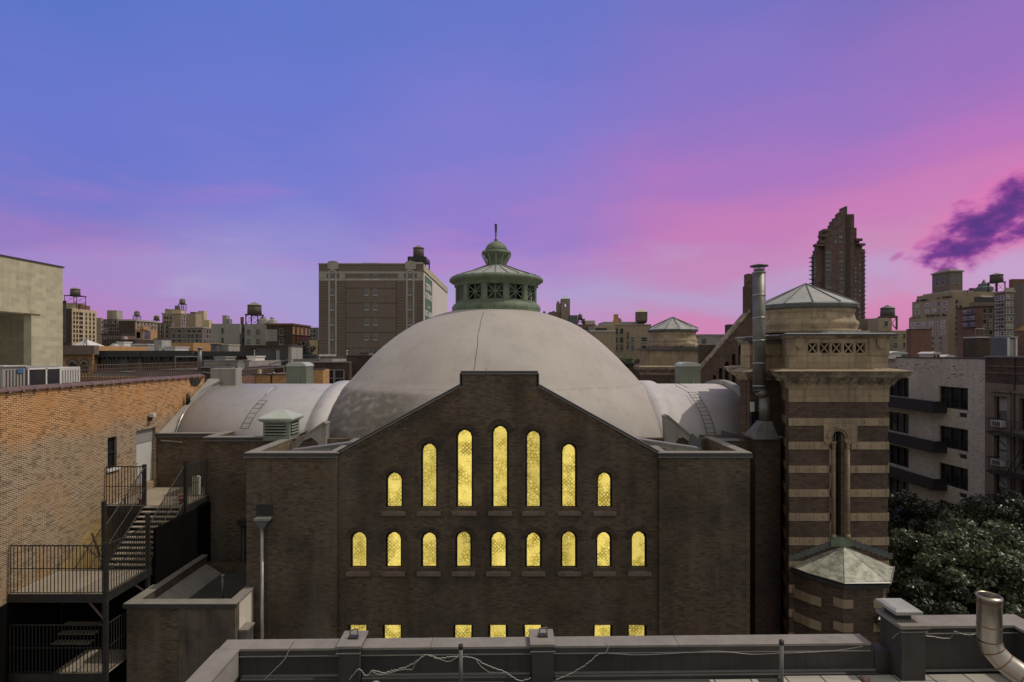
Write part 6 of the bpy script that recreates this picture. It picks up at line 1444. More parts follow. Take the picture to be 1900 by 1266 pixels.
# pipes and rails crossing the near roofs
random.seed(4)
for i, (pa, ya, pb, yb, D, lb) in enumerate(((430, 688, 527, 681, 43, 'long thin white pipe crossing the roofs left of the green shed'), (375, 691, 420, 695, 43.5, 'short rail pipe right of the thick vent pipe'), (325, 662, 367, 662, 50, 'pale horizontal pipe meeting the thick vent pipe'), (500, 676, 535, 668, 50, 'thin slanting pipe before the black blocks'))):
    tag(MB().tube((X(pa, D), D, Z(ya, D)), (X(pb, D), D, Z(yb, D)), .05, 6).tube((X(pa, D), D, Z(ya, D)), (X(pa, D), D, Z(ya, D)-1.2), .04, 6).tube((X(pb, D), D, Z(yb, D)), (X(pb, D), D, Z(yb, D)-1.2), .04, 6).build('roof_pipe', 'zinc_pipe'), lb, 'pipe')
o = thing('vent_stack', 'tall pale brick chimney beside the crossing pipes', 'chimney', (X(479.5, 44), 44, 21)); MB().box(X(478, 44), X(482, 44), 44, 44.3, Z(700, 44), Z(683, 44)).build('stack', 'stucco_cream', o); MB().box(X(477, 44), X(483, 44), 43.95, 44.35, Z(683, 44)+.002, Z(682, 44)).build('cap', 'coping_dark', o)
for k, (px, py, D) in enumerate(((472, 652, 60), (604, 662, 51.5), (643.5, 652, 50.2), (508, 693, 42))):
    tag(MB().tube((X(px, D), D, Z(py+22, D)), (X(px, D), D, Z(py, D)), .05, 8).lathe(X(px, D), D, [(.06, Z(py, D)-.05), (.12, Z(py, D)-.02), (.10, Z(py, D)+.06), (0, Z(py, D)+.1)], 8).build('vent_pipe', 'zinc_pipe'), ['thin vent pipe left of the black bulkhead', 'thin vent pipe on the pale roof hatch', 'white capped vent pipe on the party wall by the dome', 'thin vent pipe before the orange parapet'][k], 'vent pipe')

# ---- centre right: behind the dome
D = 330
t_ = thing('stone_church', 'distant dark stone building with a square belfry and pale pointed cap, right of the lantern', 'tower building', (X(1040, D), D, 0))
MB().box(X(1004, D), X(1060, D), D, D+20, 0, Z(588, D)).build('nave', 'brick_ware', t_); MB().box(X(1019, D), X(1041, D), D-.5, D+15, 0, Z(579, D)).build('wing', 'brick_ware', t_)
MB().plate('y', rect(X(1041, D), X(1057, D), 0, Z(555, D)), D-2, D-1.4, [arch(X(1049.5, D), .75, Z(570, D), Z(563.5, D), 6)]).plate('y', rect(X(1041, D), X(1057, D), 0, Z(555, D)), D+4.4, D+5, [arch(X(1049.5, D), .9, Z(571, D), Z(562, D), 6)]).box(X(1041, D), X(1042.5, D), D-1.3, D+4.3, 0, Z(555, D)).box(X(1055.5, D), X(1057, D), D-1.3, D+4.3, 0, Z(555, D)).build('belfry', 'stone_weathered', t_)
MB().box(X(1033, D), X(1041, D)-.02, D, D+5, 0, Z(563, D)).box(X(1034, D), X(1038, D), D+1, D+4, Z(563, D), Z(559, D)).build('side_turret', 'stone_weathered', t_)
mb = MB(); c = (X(1049, D), D+1.5); prism(mb, [(X(1041, D), D-2), (X(1057, D), D-2), (X(1057, D), D+5), (X(1041, D), D+5)], Z(555, D)+.01, Z(551, D), [(c[0]-1.2, c[1]-1.2), (c[0]+1.2, c[1]-1.2), (c[0]+1.2, c[1]+1.2), (c[0]-1.2, c[1]+1.2)]); mb.tube((c[0], c[1], Z(551.5, D)), (c[0], c[1], Z(546.5, D)), .35, 6, r1=.05); mb.build('cap', 'shed_top', t_)
for k, (pa, yt) in enumerate(((1000, 578), (1010, 577), (1021, 580), (1027, 576.5))): tag(MB().lathe(X(pa, 335), 335, [(.9, Z(592, 335)), (.9, Z(yt+2, 335)), (0, Z(yt, 335))], 10).build('rooftop_tank', 'lead_dark'), ['small dark tank nearest the lantern on the distant roofs', 'second small dark tank from the lantern', 'third small dark tank, before the belfry', 'small dark tank beside the belfry wing'][k], 'tank')
bld('apartment_block', 'dark distant apartment roofs sloping down right of the belfry', 1056, 1057, 1106, 602, 280, 'brick_red', wf=W(rng(1066, 1100, 7), [610, 618], 1.4, 1.8, gls=GL), depth=20, roof='roof_tar')
bld('apartment_block', 'pale distant block with a flat top right of the teal tank', 1086, 1087, 1104, 595, 300, 'stucco_cream', depth=12)
bld('apartment_block', 'grey distant block with a pale roof edge beside the belfry', 1057, 1058, 1072, 585, 310, 'lead_dark', depth=12, roof='roof_white')
tank('teal-grey distant water tank right of the belfry', 1077, 4.2, 581, 585, 592, 600, 290, 4, mats=('lead_dark', 'lead_dark', 'iron_black'))
tank('small brick-coloured distant tank beside the teal one', 1083.5, 2.6, 591, 592, 600, 601, 288, 2.4, mats=('terracotta', 'terracotta', 'iron_black'))
D = 95
t_, b = bld('apartment_house', 'tan brick apartment house with odd windows and a chimney, right of the dome', 1133, 1140, 1208, 603, D, 'brick_tan', wf=[W([1143.5, 1153.5], [615, 631, 645], .62, 1.05, 'plain', gls=DK), W([1165], [623, 641], .45, 1.35, gls=['glass_mid']), W([1174], [630.5, 645], .60, 1.0, 'sash', gls=['glass_blue']), W([1195], [630], 1.0, .85, 'sash', gls=DK), W([1195], [644], 1.0, .6, gls=DK)], roof='roof_grey')
extra(t_, 'setback', 'lead_roof', 1125, 1204, 595.5, 603, D, 6, 3); extra(t_, 'chimney', 'brick_amber', 1141, 1148, 583, 603.5, D, 1, .3); extra(t_, 'bulkhead', 'brick_tan', 1149, 1160, 591, 596, D, 3, 3); extra(t_, 'bulkhead', 'terracotta', 1150, 1158, 588.5, 591, D, 2.4, 3.2)
MB().box(X(1139, D), X(1208, D), D-.15, D+.2, b[4]+.002, b[4]+.1).build('coping', 'stone_grey', t_)
t_, b = bld('apartment_house', 'lower tan wing with strip windows and white coping, against the dome', 1101, 1102, 1142.5, 615, D-4, 'brick_tan', depth=10); MB().box(X(1095, 91), X(1143, 91), 90.85, 91.3, b[4]+.002, b[4]+.12).build('coping', 'paint_white', t_)
extra(t_, 'penthouse', 'brick_tan', 1102.5, 1142, 604, 614.5, 92.5, 6); MB().box(X(1105, 92.4), X(1126, 92.4), 92.4, 92.48, Z(613.5, 92.4), Z(609, 92.4)).build('strip_window', 'glass_dark', t_)
tank('square wooden water tank with a yellow pyramid roof, right of the dome', 1192, 9.3, 573, 579, 595, 596, 97, 9, mats=('wood_tank', 'stucco_cream', 'iron_black'), square=True)
bld('apartment_house', 'grey flat-roofed building between the far tower and the sloping gable', 1296, 1297, 1352, 621, 85, 'stucco_grey', depth=14, wf=W([1306], [633], .8, .9, gls=DK), cornice=('coping_metal', .18, .12)); bld('chimney_stack', 'dark brick chimney behind the sloping gable', 1351.5, 1352, 1362, 602, 84, 'brick_brown', cat='chimney', depth=1.5)
bld('row_building', 'brown rows of low houses filling the gap right of the dome', 1090, 1091, 1300, 668, 80, 'brick_brown', depth=10, roof='roof_tar')

# ---- skyscraper
D = 420
ss = thing('skyscraper', 'tall dark red brick apartment skyscraper with stepped top, behind the striped tower', 'skyscraper', (X(1558, D), D+15, 0))
s = lambda p: X(p, D); u = lambda p: Z(p, D)
out_l = [(1507, 600), (1507, 470), (1509, 470), (1509, 462), (1512, 462), (1512, 452), (1517, 452), (1517, 447), (1519, 447), (1519, 441), (1521, 441), (1521, 430), (1527, 430), (1527, 425), (1538, 425), (1538, 415), (1541, 415), (1541, 408), (1546, 408), (1546, 402), (1552, 402), (1552, 394), (1560, 388), (1560, 383), (1572, 382.5), (1572, 397.5), (1585, 397.5), (1585, 408)]
right_ = [(1586, 408), (1586, 421), (1594, 421), (1594, 443), (1599, 443), (1599, 451), (1604.5, 451), (1604.5, 461), (1609.5, 461), (1609.5, 600)]
pts = [(s(a), u(c)) for a, c in out_l[1:]]
MB().plate('y', [(s(1531), 0)]+[(s(1531), u(425))]+[(X(a, D+6), u(c)) for a, c in out_l if 1538 <= a < 1570]+[(s(a), u(c)) for a, c in out_l if a >= 1570]+[(s(1585), 0)], D, D+8).build('core', 'brick_scraper', ss)
MB().plate('y', [(X(1507, D+8), 0)]+[(X(a, D+8), u(c)) for a, c in out_l[1:14]]+[(s(1530.8), u(425)), (s(1530.8), 0)], D+3, D+9).build('west_wing', 'brick_scraper', ss)
MB().plate('y', [(s(1585.2), 0), (s(1585.2), u(408))]+[(s(a), u(c)) for a, c in right_[1:-1]]+[(s(1609.5), 0)], D+3, D+9).build('east_wing', 'brick_scraper', ss)
MB().box(s(1570), s(1577), D-.6, D-.01, 0, u(400)).build('pier', 'brick_brown', ss)
random.seed(6)
rws = [459+8.05*k for k in range(17)]
SG = ['glass_blind', 'glass_blind', 'glass_mid', 'glass_blue', 'glass_blind', 'glass_mid']
for r in rws:
    window(ss, winmesh(4.2, 1.9, 'triple', 'lead_dark', random.choice(SG), 'lead_dark'), s(1537.5), D-.02, u(r+9.5), 'F'); window(ss, winmesh(3.0, 1.9, 'triple', 'lead_dark', random.choice(SG), 'lead_dark'), s(1561), D-.02, u(r+9.5), 'F')
for r in rws: window(ss, winmesh(1.5, 1.9, 'plain', 'lead_dark', random.choice(SG), 'lead_dark'), s(1600), D+2.98, u(r+24), 'F')
for r in rws[:15]: window(ss, winmesh(1.5, 1.9, 'plain', 'lead_dark', random.choice(SG), 'lead_dark'), s(1516), D+2.98, u(r+20), 'F')
for r in rws[:12]: window(ss, winmesh(1.3, 1.9, 'plain', 'lead_dark', random.choice(SG), 'lead_dark'), s(1592), D+2.98, u(r+30), 'F')
for r in (430, 440, 449): window(ss, winmesh(2.8, 1.9, 'plain', 'lead_dark', random.choice(SG), 'lead_dark'), s(1560), D-.02, u(r), 'F'); window(ss, winmesh(1.6, 1.9, 'plain', 'lead_dark', random.choice(SG), 'lead_dark'), s(1550.5), D-.02, u(r), 'F')
mb = MB()
for k in range(17): mb.box(X(1506.5, D+8), s(1513), D+2.2, D+9.3, u(476+8.05*k), u(474.5+8.05*k)).box(s(1604.5), s(1610.6), D+2.2, D+9.3, u(468+8.05*k), u(466.5+8.05*k))
mb.build('balconies', 'lead_dark', ss)
mb = MB()
for (a, b_, y_) in ((1519, 1531, 447), (1521, 1536, 436), (1512, 1530, 453), (1527, 1540, 425.5), (1587, 1599, 443), (1594, 1604, 452)): mb.box(s(a), s(b_), D-1.2, D+2.9, u(y_+4.5), u(y_))
mb.build('terraces', 'brick_scraper', ss)
bld('penthouse_house', 'small building with an orange roof peeking beside the big drum', 1576, 1577, 1596, 590, 100, 'lead_dark', cat='building', depth=6, roof='terracotta')

# ---- east skyline
D = 105
t_, b = bld('apartment_house', 'tan building with one dark window right of the striped tower, below the skyscraper', 1610, 1630, 1655, 590, D, 'brick_tan', wf=W([1644], [601], .65, 1.0, 'sash', gls=DK))
t_, b = bld('apartment_house', 'low tan building with wide windows left of the windowless brown block', 1632, 1655.5, 1690, 613.5, D-5, 'brick_tan', wf=[W([1661], [625, 641], .85, 1.0, 'sash', gls=['glass_mid']), W([1677.5], [624, 640], .4, .9, gls=DK)])
bld('apartment_house', 'dark roofline with plants beside the big drum', 1588, 1589, 1632, 591.5, 110, 'brick_ware', depth=8, roof='roof_tar')
bld('brick_block', 'windowless brown brick block beside the tan buildings on the right', 1682, 1690.3, 1728, 611, 92, 'brick_red', cornice=('brick_brown', .15, .05))
tank('dark house-shaped water tank on rusty legs right of the skyscraper', 1654.8, 12, 565, 571.5, 586, 612, 112, 12, mats=('lead_dark', 'lead_dark', 'iron_rust'))
D = 260
be = 'brick_tan'
t_, b = bld('apartment_block', 'large tan apartment block in setbacks with a square roofed tower, right skyline', 1692.5, 1770, 1797, 551, D, be, wf=W([1775, 1782], rng(560, 640, 9), 1.3, 1.7, 'sash'), roof='roof_grey',
  ws=[W([1702, 1720, 1733, 1753], [561, 572.5], 2.6, 1.6, 'sash', fm='paint_white'), W([1742], [561, 572.5], 1.2, 1.6, 'sash')])
xw, Dw = rblock(t_, 'lower_wing', be, 1686.5, 1759, 1771, 584, 760, 255)
for c in (1694, 1704, 1713.5, 1728, 1738, 1750):
    for r in (598, 607, 617): window(t_, winmesh(2.6 if c != 1738 else 1.1, 1.5, 'sash', 'paint_white', random.choice(GL), 'stone_grey'), xw-.01, DX(c, xw), Z(r, 258), 'L')
for c in (1730.5, 1745.5):
    for r in (627, 637, 647): window(t_, winmesh(2.0, 1.4, 'sash', 'paint_grey', random.choice(DK), 'stone_grey'), xw-.01, DX(c, xw), Z(r, 258), 'L')
rblock(t_, 'setback', be, 1701, 1768, 1792, 541, 553, 262); rblock(t_, 'setback', 'stone_grey', 1712, 1766, 1790, 539, 541.3, 263)
xt, Dt = rblock(t_, 'roof_tower', 'brick_ware', 1729.5, 1763, 1786, 504, 541, 264)
for c in (1739, 1750.5): window(t_, winmesh(2.2, 4.2, 'sash', 'paint_grey', 'glass_mid', 'stone_grey'), xt-.01, DX(c, xt), Z(520, 266), 'L')
for c in (1768.5, 1780): window(t_, winmesh(1.5, 4.2, 'sash', 'paint_grey', 'glass_blue', 'stone_grey'), X(c, 264), 263.99, Z(518, 264), 'F')
rblock(t_, 'tower_cornice', 'stone_grey', 1729.5, 1763, 1786, 503, 504.4, 264, 0, .45)
x0, x1 = xt-.7, X(1786, 264)+.7; mb = MB(); prism(mb, [(x0, 263.3), (x1, 263.3), (x1, Dt+.7), (x0, Dt+.7)], Z(502.9, 264), Z(495.5, 264), [((x0+x1)/2-.3, 268), ((x0+x1)/2+.3, 268), ((x0+x1)/2+.3, Dt-4), ((x0+x1)/2-.3, Dt-4)]); mb.build('hip_roof', 'terracotta', t_)
# terrace greenery on the setbacks
def leafclump(centers, n, size, name, mat, parent=None, seed=1, squash=.8):
    rs = np.random.RandomState(seed); V = []; Fc = []
    for (cx, cy, cz_, r) in centers:
        m_ = n; d = rs.normal(size=(m_, 3)); d /= np.linalg.norm(d, axis=1)[:, None]; rad = r*rs.uniform(.45, 1.0, (m_, 1))**.6
        p = np.array([cx, cy, cz_])+d*rad*np.array([1, 1, squash])
        nrm = d+rs.normal(size=(m_, 3))*.9; nrm /= np.linalg.norm(nrm, axis=1)[:, None]
        a = np.cross(nrm, rs.normal(size=(m_, 3))); a /= np.linalg.norm(a, axis=1)[:, None]; b_ = np.cross(nrm, a)
        s1 = size*rs.uniform(.6, 1.3, (m_, 1)); s2 = s1*.55
        q_ = np.stack([p-a*s1, p-b_*s2+nrm*s2*.3, p+a*s1, p+b_*s2+nrm*s2*.3], axis=1).reshape(-1, 3)
        V.append(q_)
    V = np.concatenate(V); nf = len(V)//4
    me = bpy.data.meshes.new(name); me.vertices.add(len(V)); me.vertices.foreach_set('co', V.astype(np.float32).ravel())
    me.loops.add(len(V)); me.loops.foreach_set('vertex_index', np.arange(len(V), dtype=np.int32)); me.polygons.add(nf); me.polygons.foreach_set('loop_start', np.arange(0, len(V), 4, dtype=np.int32))
    try: me.polygons.foreach_set('loop_total', np.full(nf, 4, dtype=np.int32))
    except Exception: pass
    me.update(); me.validate(); me.materials.append(M[mat]); o = bpy.data.objects.new(name, me); COL.objects.link(o)
    if parent is not None: adopt(o, parent)
    return o
rs_ = random.Random(5)
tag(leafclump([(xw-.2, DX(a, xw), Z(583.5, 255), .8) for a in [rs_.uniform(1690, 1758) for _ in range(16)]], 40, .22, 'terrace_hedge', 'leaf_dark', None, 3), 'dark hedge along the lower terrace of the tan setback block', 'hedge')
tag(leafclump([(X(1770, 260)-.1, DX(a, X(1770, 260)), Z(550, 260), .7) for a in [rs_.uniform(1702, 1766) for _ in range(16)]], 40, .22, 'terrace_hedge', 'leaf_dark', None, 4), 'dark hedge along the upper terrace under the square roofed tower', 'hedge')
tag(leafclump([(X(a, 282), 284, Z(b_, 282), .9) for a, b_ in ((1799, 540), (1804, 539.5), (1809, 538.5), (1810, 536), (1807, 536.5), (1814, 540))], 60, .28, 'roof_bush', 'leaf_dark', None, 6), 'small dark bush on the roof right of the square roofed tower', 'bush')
D = 255
t_, b = bld('apartment_block', 'flat tan penthouse storey with dark glass front, behind the brown block', 1786, 1797, 1846, 541, D+25, 'brick_tan', roof='roof_tar'); extra(t_, 'glass_front', 'glass_dark', 1808, 1845, 551, 561, D+24.9, .05); extra(t_, 'awning', 'paint_white', 1822, 1842, 549.5, 551.5, D+24, 1); extra(t_, 'lower_front', 'brick_ware', 1800, 1845, 561, 640, D+24.8, .1)
t_, b = bld('apartment_block', 'reddish brown apartment block with fire escapes, centre of the right skyline', 1775.5, 1818, 1845, 567.5, 230, 'brick_red', wf=W([1827, 1838], rng(577, 617, 5), 1.6, 1.9, 'sash'), cornice=('brick_brown', .6, .3))
xr = b[0]
for r in (578, 590, 602):
    for c in (1790, 1798, 1805): window(t_, winmesh(2.0, 1.9, 'sash', 'paint_grey', random.choice(GL), 'brownstone'), xr-.01, DX(c, xr), Z(r, 234), 'L')
    y0, y1 = DX(1810, xr), DX(1786, xr); MB().box(xr-1, xr-.02, y0, y1, Z(r+5.6, 234), Z(r+5, 234)).box(xr-1, xr-.92, y0, y1, Z(r+1.6, 234), Z(r+1.2, 234)).build('fire_escape', 'iron_black', t_)
t_, b = bld('apartment_block', 'grey apartment block with white-framed windows and black fire escape under a tank', 1845, 1866, 1881, 540, 200, 'brick_ware', roof='roof_tar', ws=W([1850, 1860], rng(552, 619, 6), 1.6, 1.5, 'sash', fm='paint_white'), wf=W([1869.5, 1876.5], rng(550.5, 619, 6), 1.1, 1.6, 'sash', fm='paint_white'), cornice=('stone_grey', .5, .4))
extra(t_, 'parapet_crown', 'stone_grey', 1866, 1882, 534, 539.7, 200, .6)
xr = b[0]
for r in (565, 578.5, 592, 605): y0, y1 = DX(1865, xr), DX(1849, xr); MB().box(xr-.9, xr-.02, y0, y1, Z(r+.8, 202), Z(r, 202)).box(xr-.9, xr-.82, y0, y1, Z(r-4.2, 202), Z(r-4.7, 202)).build('fire_escape', 'iron_black', t_)
bld('apartment_block', 'tall plain brown slab at the right edge behind the grey block', 1880.5, 1898, 1960, 526, 215, 'brick_ware'); bld('apartment_block', 'brown upper slab stepping up at the right edge', 1872, 1879, 1960, 518, 235, 'brick_red')
tank('dark water tank on a white-braced frame, rightmost on the skyline', 1857.7, 10.2, 505, 509, 522, 541, 202, 10)
tag(MB().lathe(X(1825.5, 900), 900, [(12, Z(541, 900)), (12, Z(534, 900)), (8, Z(532, 900)), (7, Z(527, 900)), (3.5, Z(526, 900)), (1.2, Z(521, 900)), (0, Z(518, 900))], 8, smooth=False).build('distant_spire', 'lead_dark'), 'tiny distant stepped spire between the two tank roofs', 'spire')
# ================================================================== WHITE BRICK APARTMENT HOUSE (east, side street)
wb = thing('apartment_house', 'white brick apartment house with dark recessed balconies across the side street', 'apartment house', (34, 43, 0))
WXE = 32.0
ey = lambda p, x=WXE: DX(p, x)
yN, yF = ey(1830), ey(1640); zt = EZ-.42
zrow = [Z(739, ey(1770)), Z(814, ey(1770)), Z(885, ey(1770)), Z(956, ey(1770))]
ho = []; wl = []
for z in zrow+[zrow[-1]-2.75]:
    wl.append((ey(1796), ey(1742), z-.78, z+.80)); wl.append((ey(1686), ey(1648), z-.35, z+1.25))
for a, c, z0, z1 in wl: ho.append(rect(a, c, z0, z1))
acs = [(ey(1794), ey(1780), z-1.30, z-.98) for z in zrow]
MB().plate('x', rect(yN, yF, 0, zt), WXE, WXE+.35, ho+[rect(*q_) for q_ in acs]).box(WXE+.36, 48, yN, yN+.35, 0, zt).box(WXE+.36, 48, yF-.35, yF, 0, zt).build('wall', 'brick_white', wb)
MB().box(WXE+.4, 48, yN+.4, yF-.4, zt-1, zt-.6).build('roof', 'roof_tar', wb)
MB().box(WXE-.05, WXE+.45, yN, yF, zt+.002, zt+.09).build('coping', 'coping_dark', wb)
random.seed(8)
for a, c, z0, z1 in wl:
    o = MB().box(WXE+.25, WXE+.30, a, c, z0, z1).build('window', random.choice(['glass_dark', 'glass_mid', 'glass_dark']), wb)
    k = [a+(c-a)*.33, a+(c-a)*.66]; m_ = .05
    MB().plate('x', rect(a+.002, c-.002, z0+.002, z1-.002), WXE+.14, WXE+.24, [rect(a+.07, k[0]-m_, z0+.08, z1-.08), rect(k[0]+m_, k[1]-m_, z0+.08, z1-.08), rect(k[1]+m_, c-.07, z0+.08, (z0+z1)/2-.03), rect(k[1]+m_, c-.07, (z0+z1)/2+.03, z1-.08)]).build('frame', 'iron_black', o)
    MB().box(WXE+.305, WXE+.31, a+(c-a)*random.uniform(.0, .3), a+(c-a)*random.uniform(.5, .9), z0+.1, z0+random.uniform(.5, 1.2)).build('blind', 'cloth', o)
for q_ in acs: MB().box(WXE+.08, WXE+.3, q_[0], q_[1], q_[2], q_[3]).build('vent_grille', 'iron_black', wb)
for z in zrow+[zrow[-1]-2.75]:
    a, c = ey(1757), yF
    b_ = MB().box(WXE-1.05, WXE-.002, a, c, z-1.12, z-1.0).build('balcony', 'concrete', wb)
    MB().box(WXE-1.08, WXE-1.04, a, c, z-1.16, z-.30).box(WXE-1.08, WXE-.01, a-.03, a, z-1.16, z-.30).build('parapet', 'iron_black', b_)
    MB().box(WXE-1.10, WXE-1.02, a, c, z-.298, z-.25).build('rail', 'lead_dark', b_)
sp = MB(); random.seed(14)
for k in range(26):
    y = random.uniform(ey(1790), ey(1665)); z = zt-random.uniform(.35, 1.5); sp.box(WXE-.004, WXE-.001, y, y+random.uniform(.08, .35), z, z+.065)
sp.build('spalled_bricks', 'brick_red', wb)
MB().path([(WXE-1.1, ey(1660), zrow[0]-.6), (WXE-1.3, ey(1654), zrow[0]-1.6), (WXE-1.5, ey(1650), zrow[0]-2.2)], .04, 5).build('drain_hose', 'iron_black', wb)
# brownstone neighbour, nearer the camera
bn = thing('brownstone_house', 'brown stone house with moulded windows and iron fire escapes at the right edge', 'house', (34, 36, 0))
BXE = 31.9; by = lambda p: DX(p, BXE); y0 = 33.0
zs = [Z(763, by(1857)), Z(835, by(1857)), Z(905, by(1857)), Z(975, by(1857))]
ho = []; bw = []
for z in zs:
    for (a, c) in ((by(1871), by(1846.5)), (by(1920), by(1893))): bw.append((a, c, z-1.02, z+.95)); ho.append(rect(a, c, z-1.02, z+.95))
MB().plate('x', rect(y0, yN-.002, 0, EZ-2.0), BXE, BXE+.35, ho).build('front', 'brownstone', bn)
MB().plate('x', rect(y0, yN-.002, EZ-1.998, EZ-.3), BXE+.02, BXE+.37).build('brick_parapet', 'brick_brown', bn)
for z in (EZ-.9, EZ-1.35): MB().box(BXE-.03, BXE+.02, y0, yN-.01, z, z+.07).build('string_course', 'brick_red', bn)
MB().box(BXE-.05, BXE+.45, y0, yN-.01, EZ-.298, EZ-.2).build('coping', 'roof_grey', bn); MB().box(BXE+.38, 46, y0, yN-.01, 0, EZ-1.2).build('roof', 'roof_tar', bn)
for i, (a, c, z0, z1) in enumerate(bw):
    o = MB().box(BXE+.22, BXE+.26, a, c, z0, z1).build('window', 'glass_dark' if i % 2 else 'glass_mid', bn)
    MB().plate('x', rect(a+.002, c-.002, z0+.002, z1-.002), BXE+.12, BXE+.21, [rect(a+.07, c-.07, z0+.08, (z0+z1)/2-.03), rect(a+.07, c-.07, (z0+z1)/2+.03, z1-.07)]).build('frame', 'iron_black', o)
    MB().plate('x', rect(a-.24, c+.24, z0-.05, z1+.28), BXE-.09, BXE-.002, [rect(a, c, z0-.049, z1)]).build('surround', 'brownstone', o)
    MB().box(BXE-.22, BXE-.09, a-.34, c+.34, z1+.30, z1+.42).build('hood', 'brownstone', o); MB().box(BXE-.15, BXE-.002, a-.30, c+.30, z0-.22, z0-.07).build('sill', 'brownstone', o)
    if i in (0, 2, 4): MB().box(BXE+.20, BXE+.215, a+.08, c-.08, (z0+z1)/2-.1 if i != 2 else z0+.2, z1-.08).build('blind', 'glass_blind', o)
for i, k in enumerate((0, 2)):
    a, c, z0, z1 = bw[k]
    o = thing('window_air_conditioner', ['white window air conditioner in the top window of the brownstone', 'white window air conditioner in the second window of the brownstone'][i], 'air conditioner', (BXE-.1, (a+c)/2, z0), 'window air conditioners')
    MB().box(BXE-.35, BXE+.16, a+.15, c-.06, z0+.003, z0+.40).build('casing', 'ac_white', o, .01); MB().box(BXE-.355, BXE-.351, a+.22, c-.13, z0+.06, z0+.34).build('grille', 'iron_grey', o)
for i, z in enumerate(zs[:3]):
    a, c = y0+.2, by(1862); zf = z-1.35
    o = thing('fire_escape', ['top iron fire escape balcony on the brownstone', 'second iron fire escape balcony on the brownstone', 'lowest visible iron fire escape balcony on the brownstone'][i], 'fire escape', (BXE-.6, (a+c)/2, zf), 'fire escapes on the brownstone')
    MB().box(BXE-1.15, BXE-.24, a, c, zf, zf+.05).build('platform', 'iron_black', o)
    railing('railing', [(BXE-1.13, a, zf), (BXE-1.13, c, zf), (BXE-.24, c, zf)], .95, 'iron_black', 7, .012, parent=o)
    MB().path([(BXE-1.1, c-.2, zf), (BXE-.7, c-.2, zf-.25), (BXE-.02, c-.2, zf-.9)], .03, 5).build('bracket', 'iron_black', o)
    if i < 2: MB().tube((BXE-.95, a+.8, zf), (BXE-.95, c-1.2, zf-2.6), .035, 5).tube((BXE-.5, a+.8, zf), (BXE-.5, c-1.2, zf-2.6), .035, 5).build('ladder', 'iron_black', o)
MB().tube((BXE-.04, by(1883), 0), (BXE-.04, by(1883), EZ-.3), .05, 8).build('drain_pipe', 'iron_black', bn)
# structures on that roof
o = thing('roof_pavilion', 'dark framed rooftop pavilion with white posts above the brownstone', 'pavilion', (36, 40, EZ-.8)); D = 40
gx_ = lambda p: X(p, D); gz_ = lambda p: Z(p, D)
MB().box(X(1838, 41.5), gx_(1884), D+.1, D+1.5, gz_(668), gz_(627)).build('walls', 'lead_dark', o); MB().box(gx_(1874), gx_(1882.5), D+.04, D+.09, gz_(662), gz_(630)).build('door', 'paint_grey', o)
MB().box(X(1835, 41.7), gx_(1887.5), D-.1, D+1.7, gz_(626.9), gz_(624)).build('roof', 'coping_metal', o)
for p in (1871, 1885.5): MB().box(gx_(p)-.05, gx_(p)+.05, D-.05, D+.05, gz_(668), gz_(627)).build('post', 'ac_white', o)
o = thing('roof_stair_house', 'red brick roof stair house with an orange tiled roof at the right edge', 'stair house', (38, 40, EZ-.8))
MB().box(X(1889, 42), gx_(1930), D-.5, D+2, gz_(668), Z(612, D)).build('walls', 'brick_red', o); a_ = X(1882, 42.2); mb = MB(); prism(mb, [(a_, D-1), (gx_(1935), D-1), (gx_(1935), D+2.2), (a_, D+2.2)], Z(611, D), Z(596, D), [(a_+.5, D), (gx_(1935), D), (gx_(1935), D+1.2), (a_+.5, D+1.2)]); mb.build('tiled_roof', 'brick_amber', o)
o = thing('brick_bulkhead', 'mottled dark brick bulkhead on the roof left of the pavilion', 'bulkhead', (X(1812, 44), 45, EZ-.8)); MB().box(X(1787, 45.2), X(1836, 44), 44, 45.2, Z(666, 44), Z(627, 44)).build('walls', 'brick_brown', o); MB().box(X(1812, 44), X(1838, 44), 43.9, 45.3, Z(627, 44)+.002, Z(625, 44)).build('roof', 'roof_white', o)
railing('rail', [(X(1809, 44), 43.95, Z(625, 44)), (X(1825, 44), 43.95, Z(625, 44))], .62, 'iron_grey', 2, .02, parent=o)
# white tents and low sheds on the white building's roof
for i, (pa, pb, yt, lb) in enumerate(((1651, 1688, 652, 'white peaked roof shelter nearest the striped tower'), (1729, 1748, 653, 'small arched white shelter with dark doorways on the white brick roof'), (1753, 1775, 658.5, 'low flat white cover on the white brick roof'))):
    D = 47; o = thing('roof_shelter', lb, 'shelter', (X((pa+pb)/2, D), D+1, zt), 'white shelters on the roof'); x0, x1 = X(pa, D), X(pb, D); z0 = Z(666, D); z1 = Z(yt+4, D)
    MB().box(x0+.1, x1-.1, D+.1, D+1.6, z0, z1-.05).build('sides', 'paint_white' if i != 1 else 'tarp_cream', o)
    pts = [(x0, z1), (x1, z1), (x1-(x1-x0)*.3, z1+.16), ((x0+x1)/2-.1, Z(yt, D)), (x0+(x1-x0)*.12, z1+.10)]; MB().plate('y', pts, D, D+1.7).build('roof', 'roof_white', o)
    if i == 1:
        for c in (.28, .62): MB().box(x0+(x1-x0)*c, x0+(x1-x0)*(c+.14), D+.06, D+.09, z0, z1-.12).build('doorway', 'shade_black', o)
    if i == 0: MB().box(X(1674, D), X(1684, D), D-.02, D+.05, z0, Z(658, D)).build('opening', 'lead_dark', o)

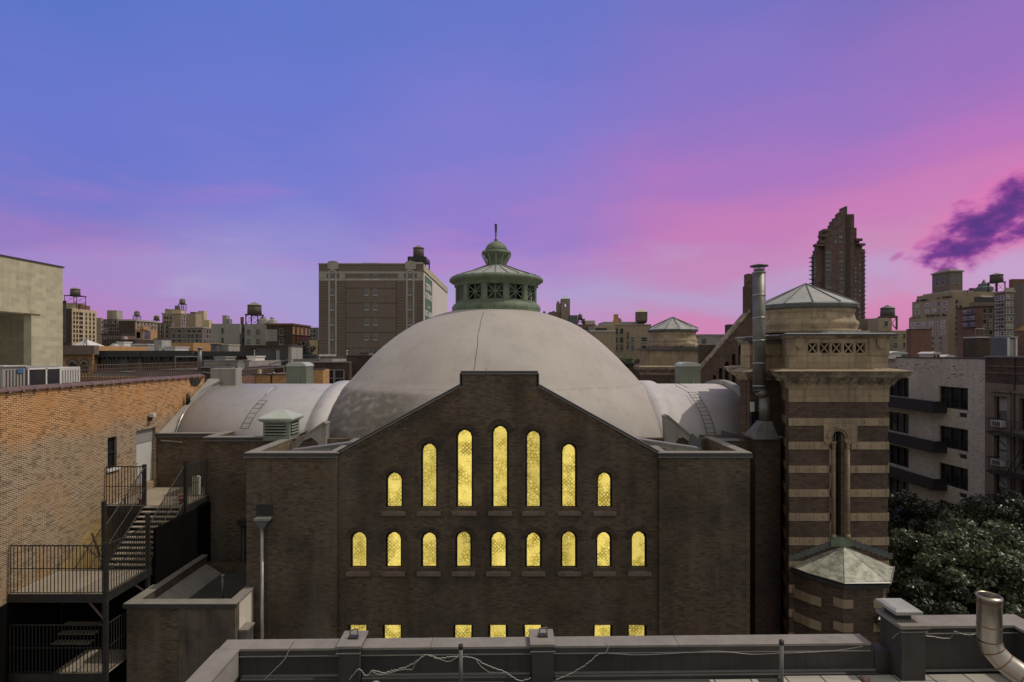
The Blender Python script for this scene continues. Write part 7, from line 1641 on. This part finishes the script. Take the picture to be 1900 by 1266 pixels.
# ================================================================== TREES
def tree(label, x, y, h, blobs, n, size, mat, seed, trunk=.22, name='street_tree', cat='tree', group='trees in the side street'):
    t_ = thing(name, label, cat, (x, y, 0), group); rs = random.Random(seed)
    mb = MB(); zf = h*.42; mb.tube((x, y, 0), (x+.1, y, zf), trunk, 10, r1=trunk*.7)
    for (bx2, by2, bz2, br2) in blobs[::2]:
        m_ = Vector(((x+bx2)/2+rs.uniform(-.4, .4), (y+by2)/2, (zf+bz2)/2+.2)); mb.tube((x+.1, y, zf-.1), m_, trunk*.42, 6, r1=trunk*.26); mb.tube(m_, (bx2, by2, bz2), trunk*.26, 6, r1=trunk*.08)
    mb.build('trunk', 'bark', t_)
    leafclump(blobs, n, size, 'crown', mat, t_, seed); return t_
def crownblobs(cx, cy, cz_, rx, ry, rz, k, br, seed):
    rs = random.Random(seed); out = []
    for _ in range(k):
        while True:
            a, b_, c = rs.uniform(-1, 1), rs.uniform(-1, 1), rs.uniform(-.8, 1)
            d = a*a+b_*b_+c*c
            if .25 < d < 1: break
        out.append((cx+a*rx, cy+b_*ry, cz_+c*rz, br*rs.uniform(.55, 1.25)))
    return out
def T(px, py, D): return X(px, D), D, Z(py, D)
x, y, z = T(1765, 1075, 27); tree('broad sunlit tree with pale glinting leaves, between the turret and steel duct', x, y, z+2, crownblobs(x, y, z, 3.0, 2.6, 2.6, 90, .62, 1), 403, .105, 'leaf', 1)
x, y, z = T(1880, 1090, 28); tree('leafy tree behind the steel duct at the right edge', x, y, z+2, crownblobs(x, y, z, 2.9, 2.6, 3.1, 80, .62, 2), 374, .105, 'leaf', 2)
x, y, z = T(1672, 1070, 29); tree('tree squeezed between the turret roof and the broad sunlit tree', x, y, z+2, crownblobs(x, y, z, 1.7, 2.0, 2.3, 45, .58, 3), 345, .105, 'leaf', 3)
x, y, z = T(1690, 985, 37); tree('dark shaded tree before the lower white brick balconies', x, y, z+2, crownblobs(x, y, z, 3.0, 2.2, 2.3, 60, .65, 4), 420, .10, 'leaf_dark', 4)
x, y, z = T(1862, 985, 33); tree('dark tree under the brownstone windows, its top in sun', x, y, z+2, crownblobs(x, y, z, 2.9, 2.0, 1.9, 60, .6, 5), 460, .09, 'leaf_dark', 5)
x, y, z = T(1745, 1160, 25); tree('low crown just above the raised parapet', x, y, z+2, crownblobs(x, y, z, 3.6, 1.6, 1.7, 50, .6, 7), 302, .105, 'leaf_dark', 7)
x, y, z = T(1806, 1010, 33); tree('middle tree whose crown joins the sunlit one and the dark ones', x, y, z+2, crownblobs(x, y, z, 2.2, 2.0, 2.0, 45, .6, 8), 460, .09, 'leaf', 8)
# greenery beyond the dome and on the west roofs
x, y, z = T(1163, 668, 70); tree('pale bushy roof shrub between the dome and the far tower', x, y, z+1, crownblobs(x, y, z, 1.1, 1, 1.0, 18, .45, 9), 220, .08, 'leaf_pale', 9, .06, 'roof_shrub', 'shrub', None)
x, y, z = T(1150, 675, 66); tree('dark shrub at the foot of the pale one beside the dome', x, y, z+1, crownblobs(x, y, z, 1.5, 1, .8, 16, .45, 10), 200, .08, 'leaf_dark', 10, .06, 'roof_shrub', 'shrub', None)
x, y, z = T(566, 650, 120); tree('dark tree before the orange arched facade left of the warehouse', x, y, z+2, crownblobs(x, y, z, 1.8, 1.4, 1.7, 22, .6, 11), 200, .14, 'leaf_dark', 11, .1, 'street_tree', 'tree', None)
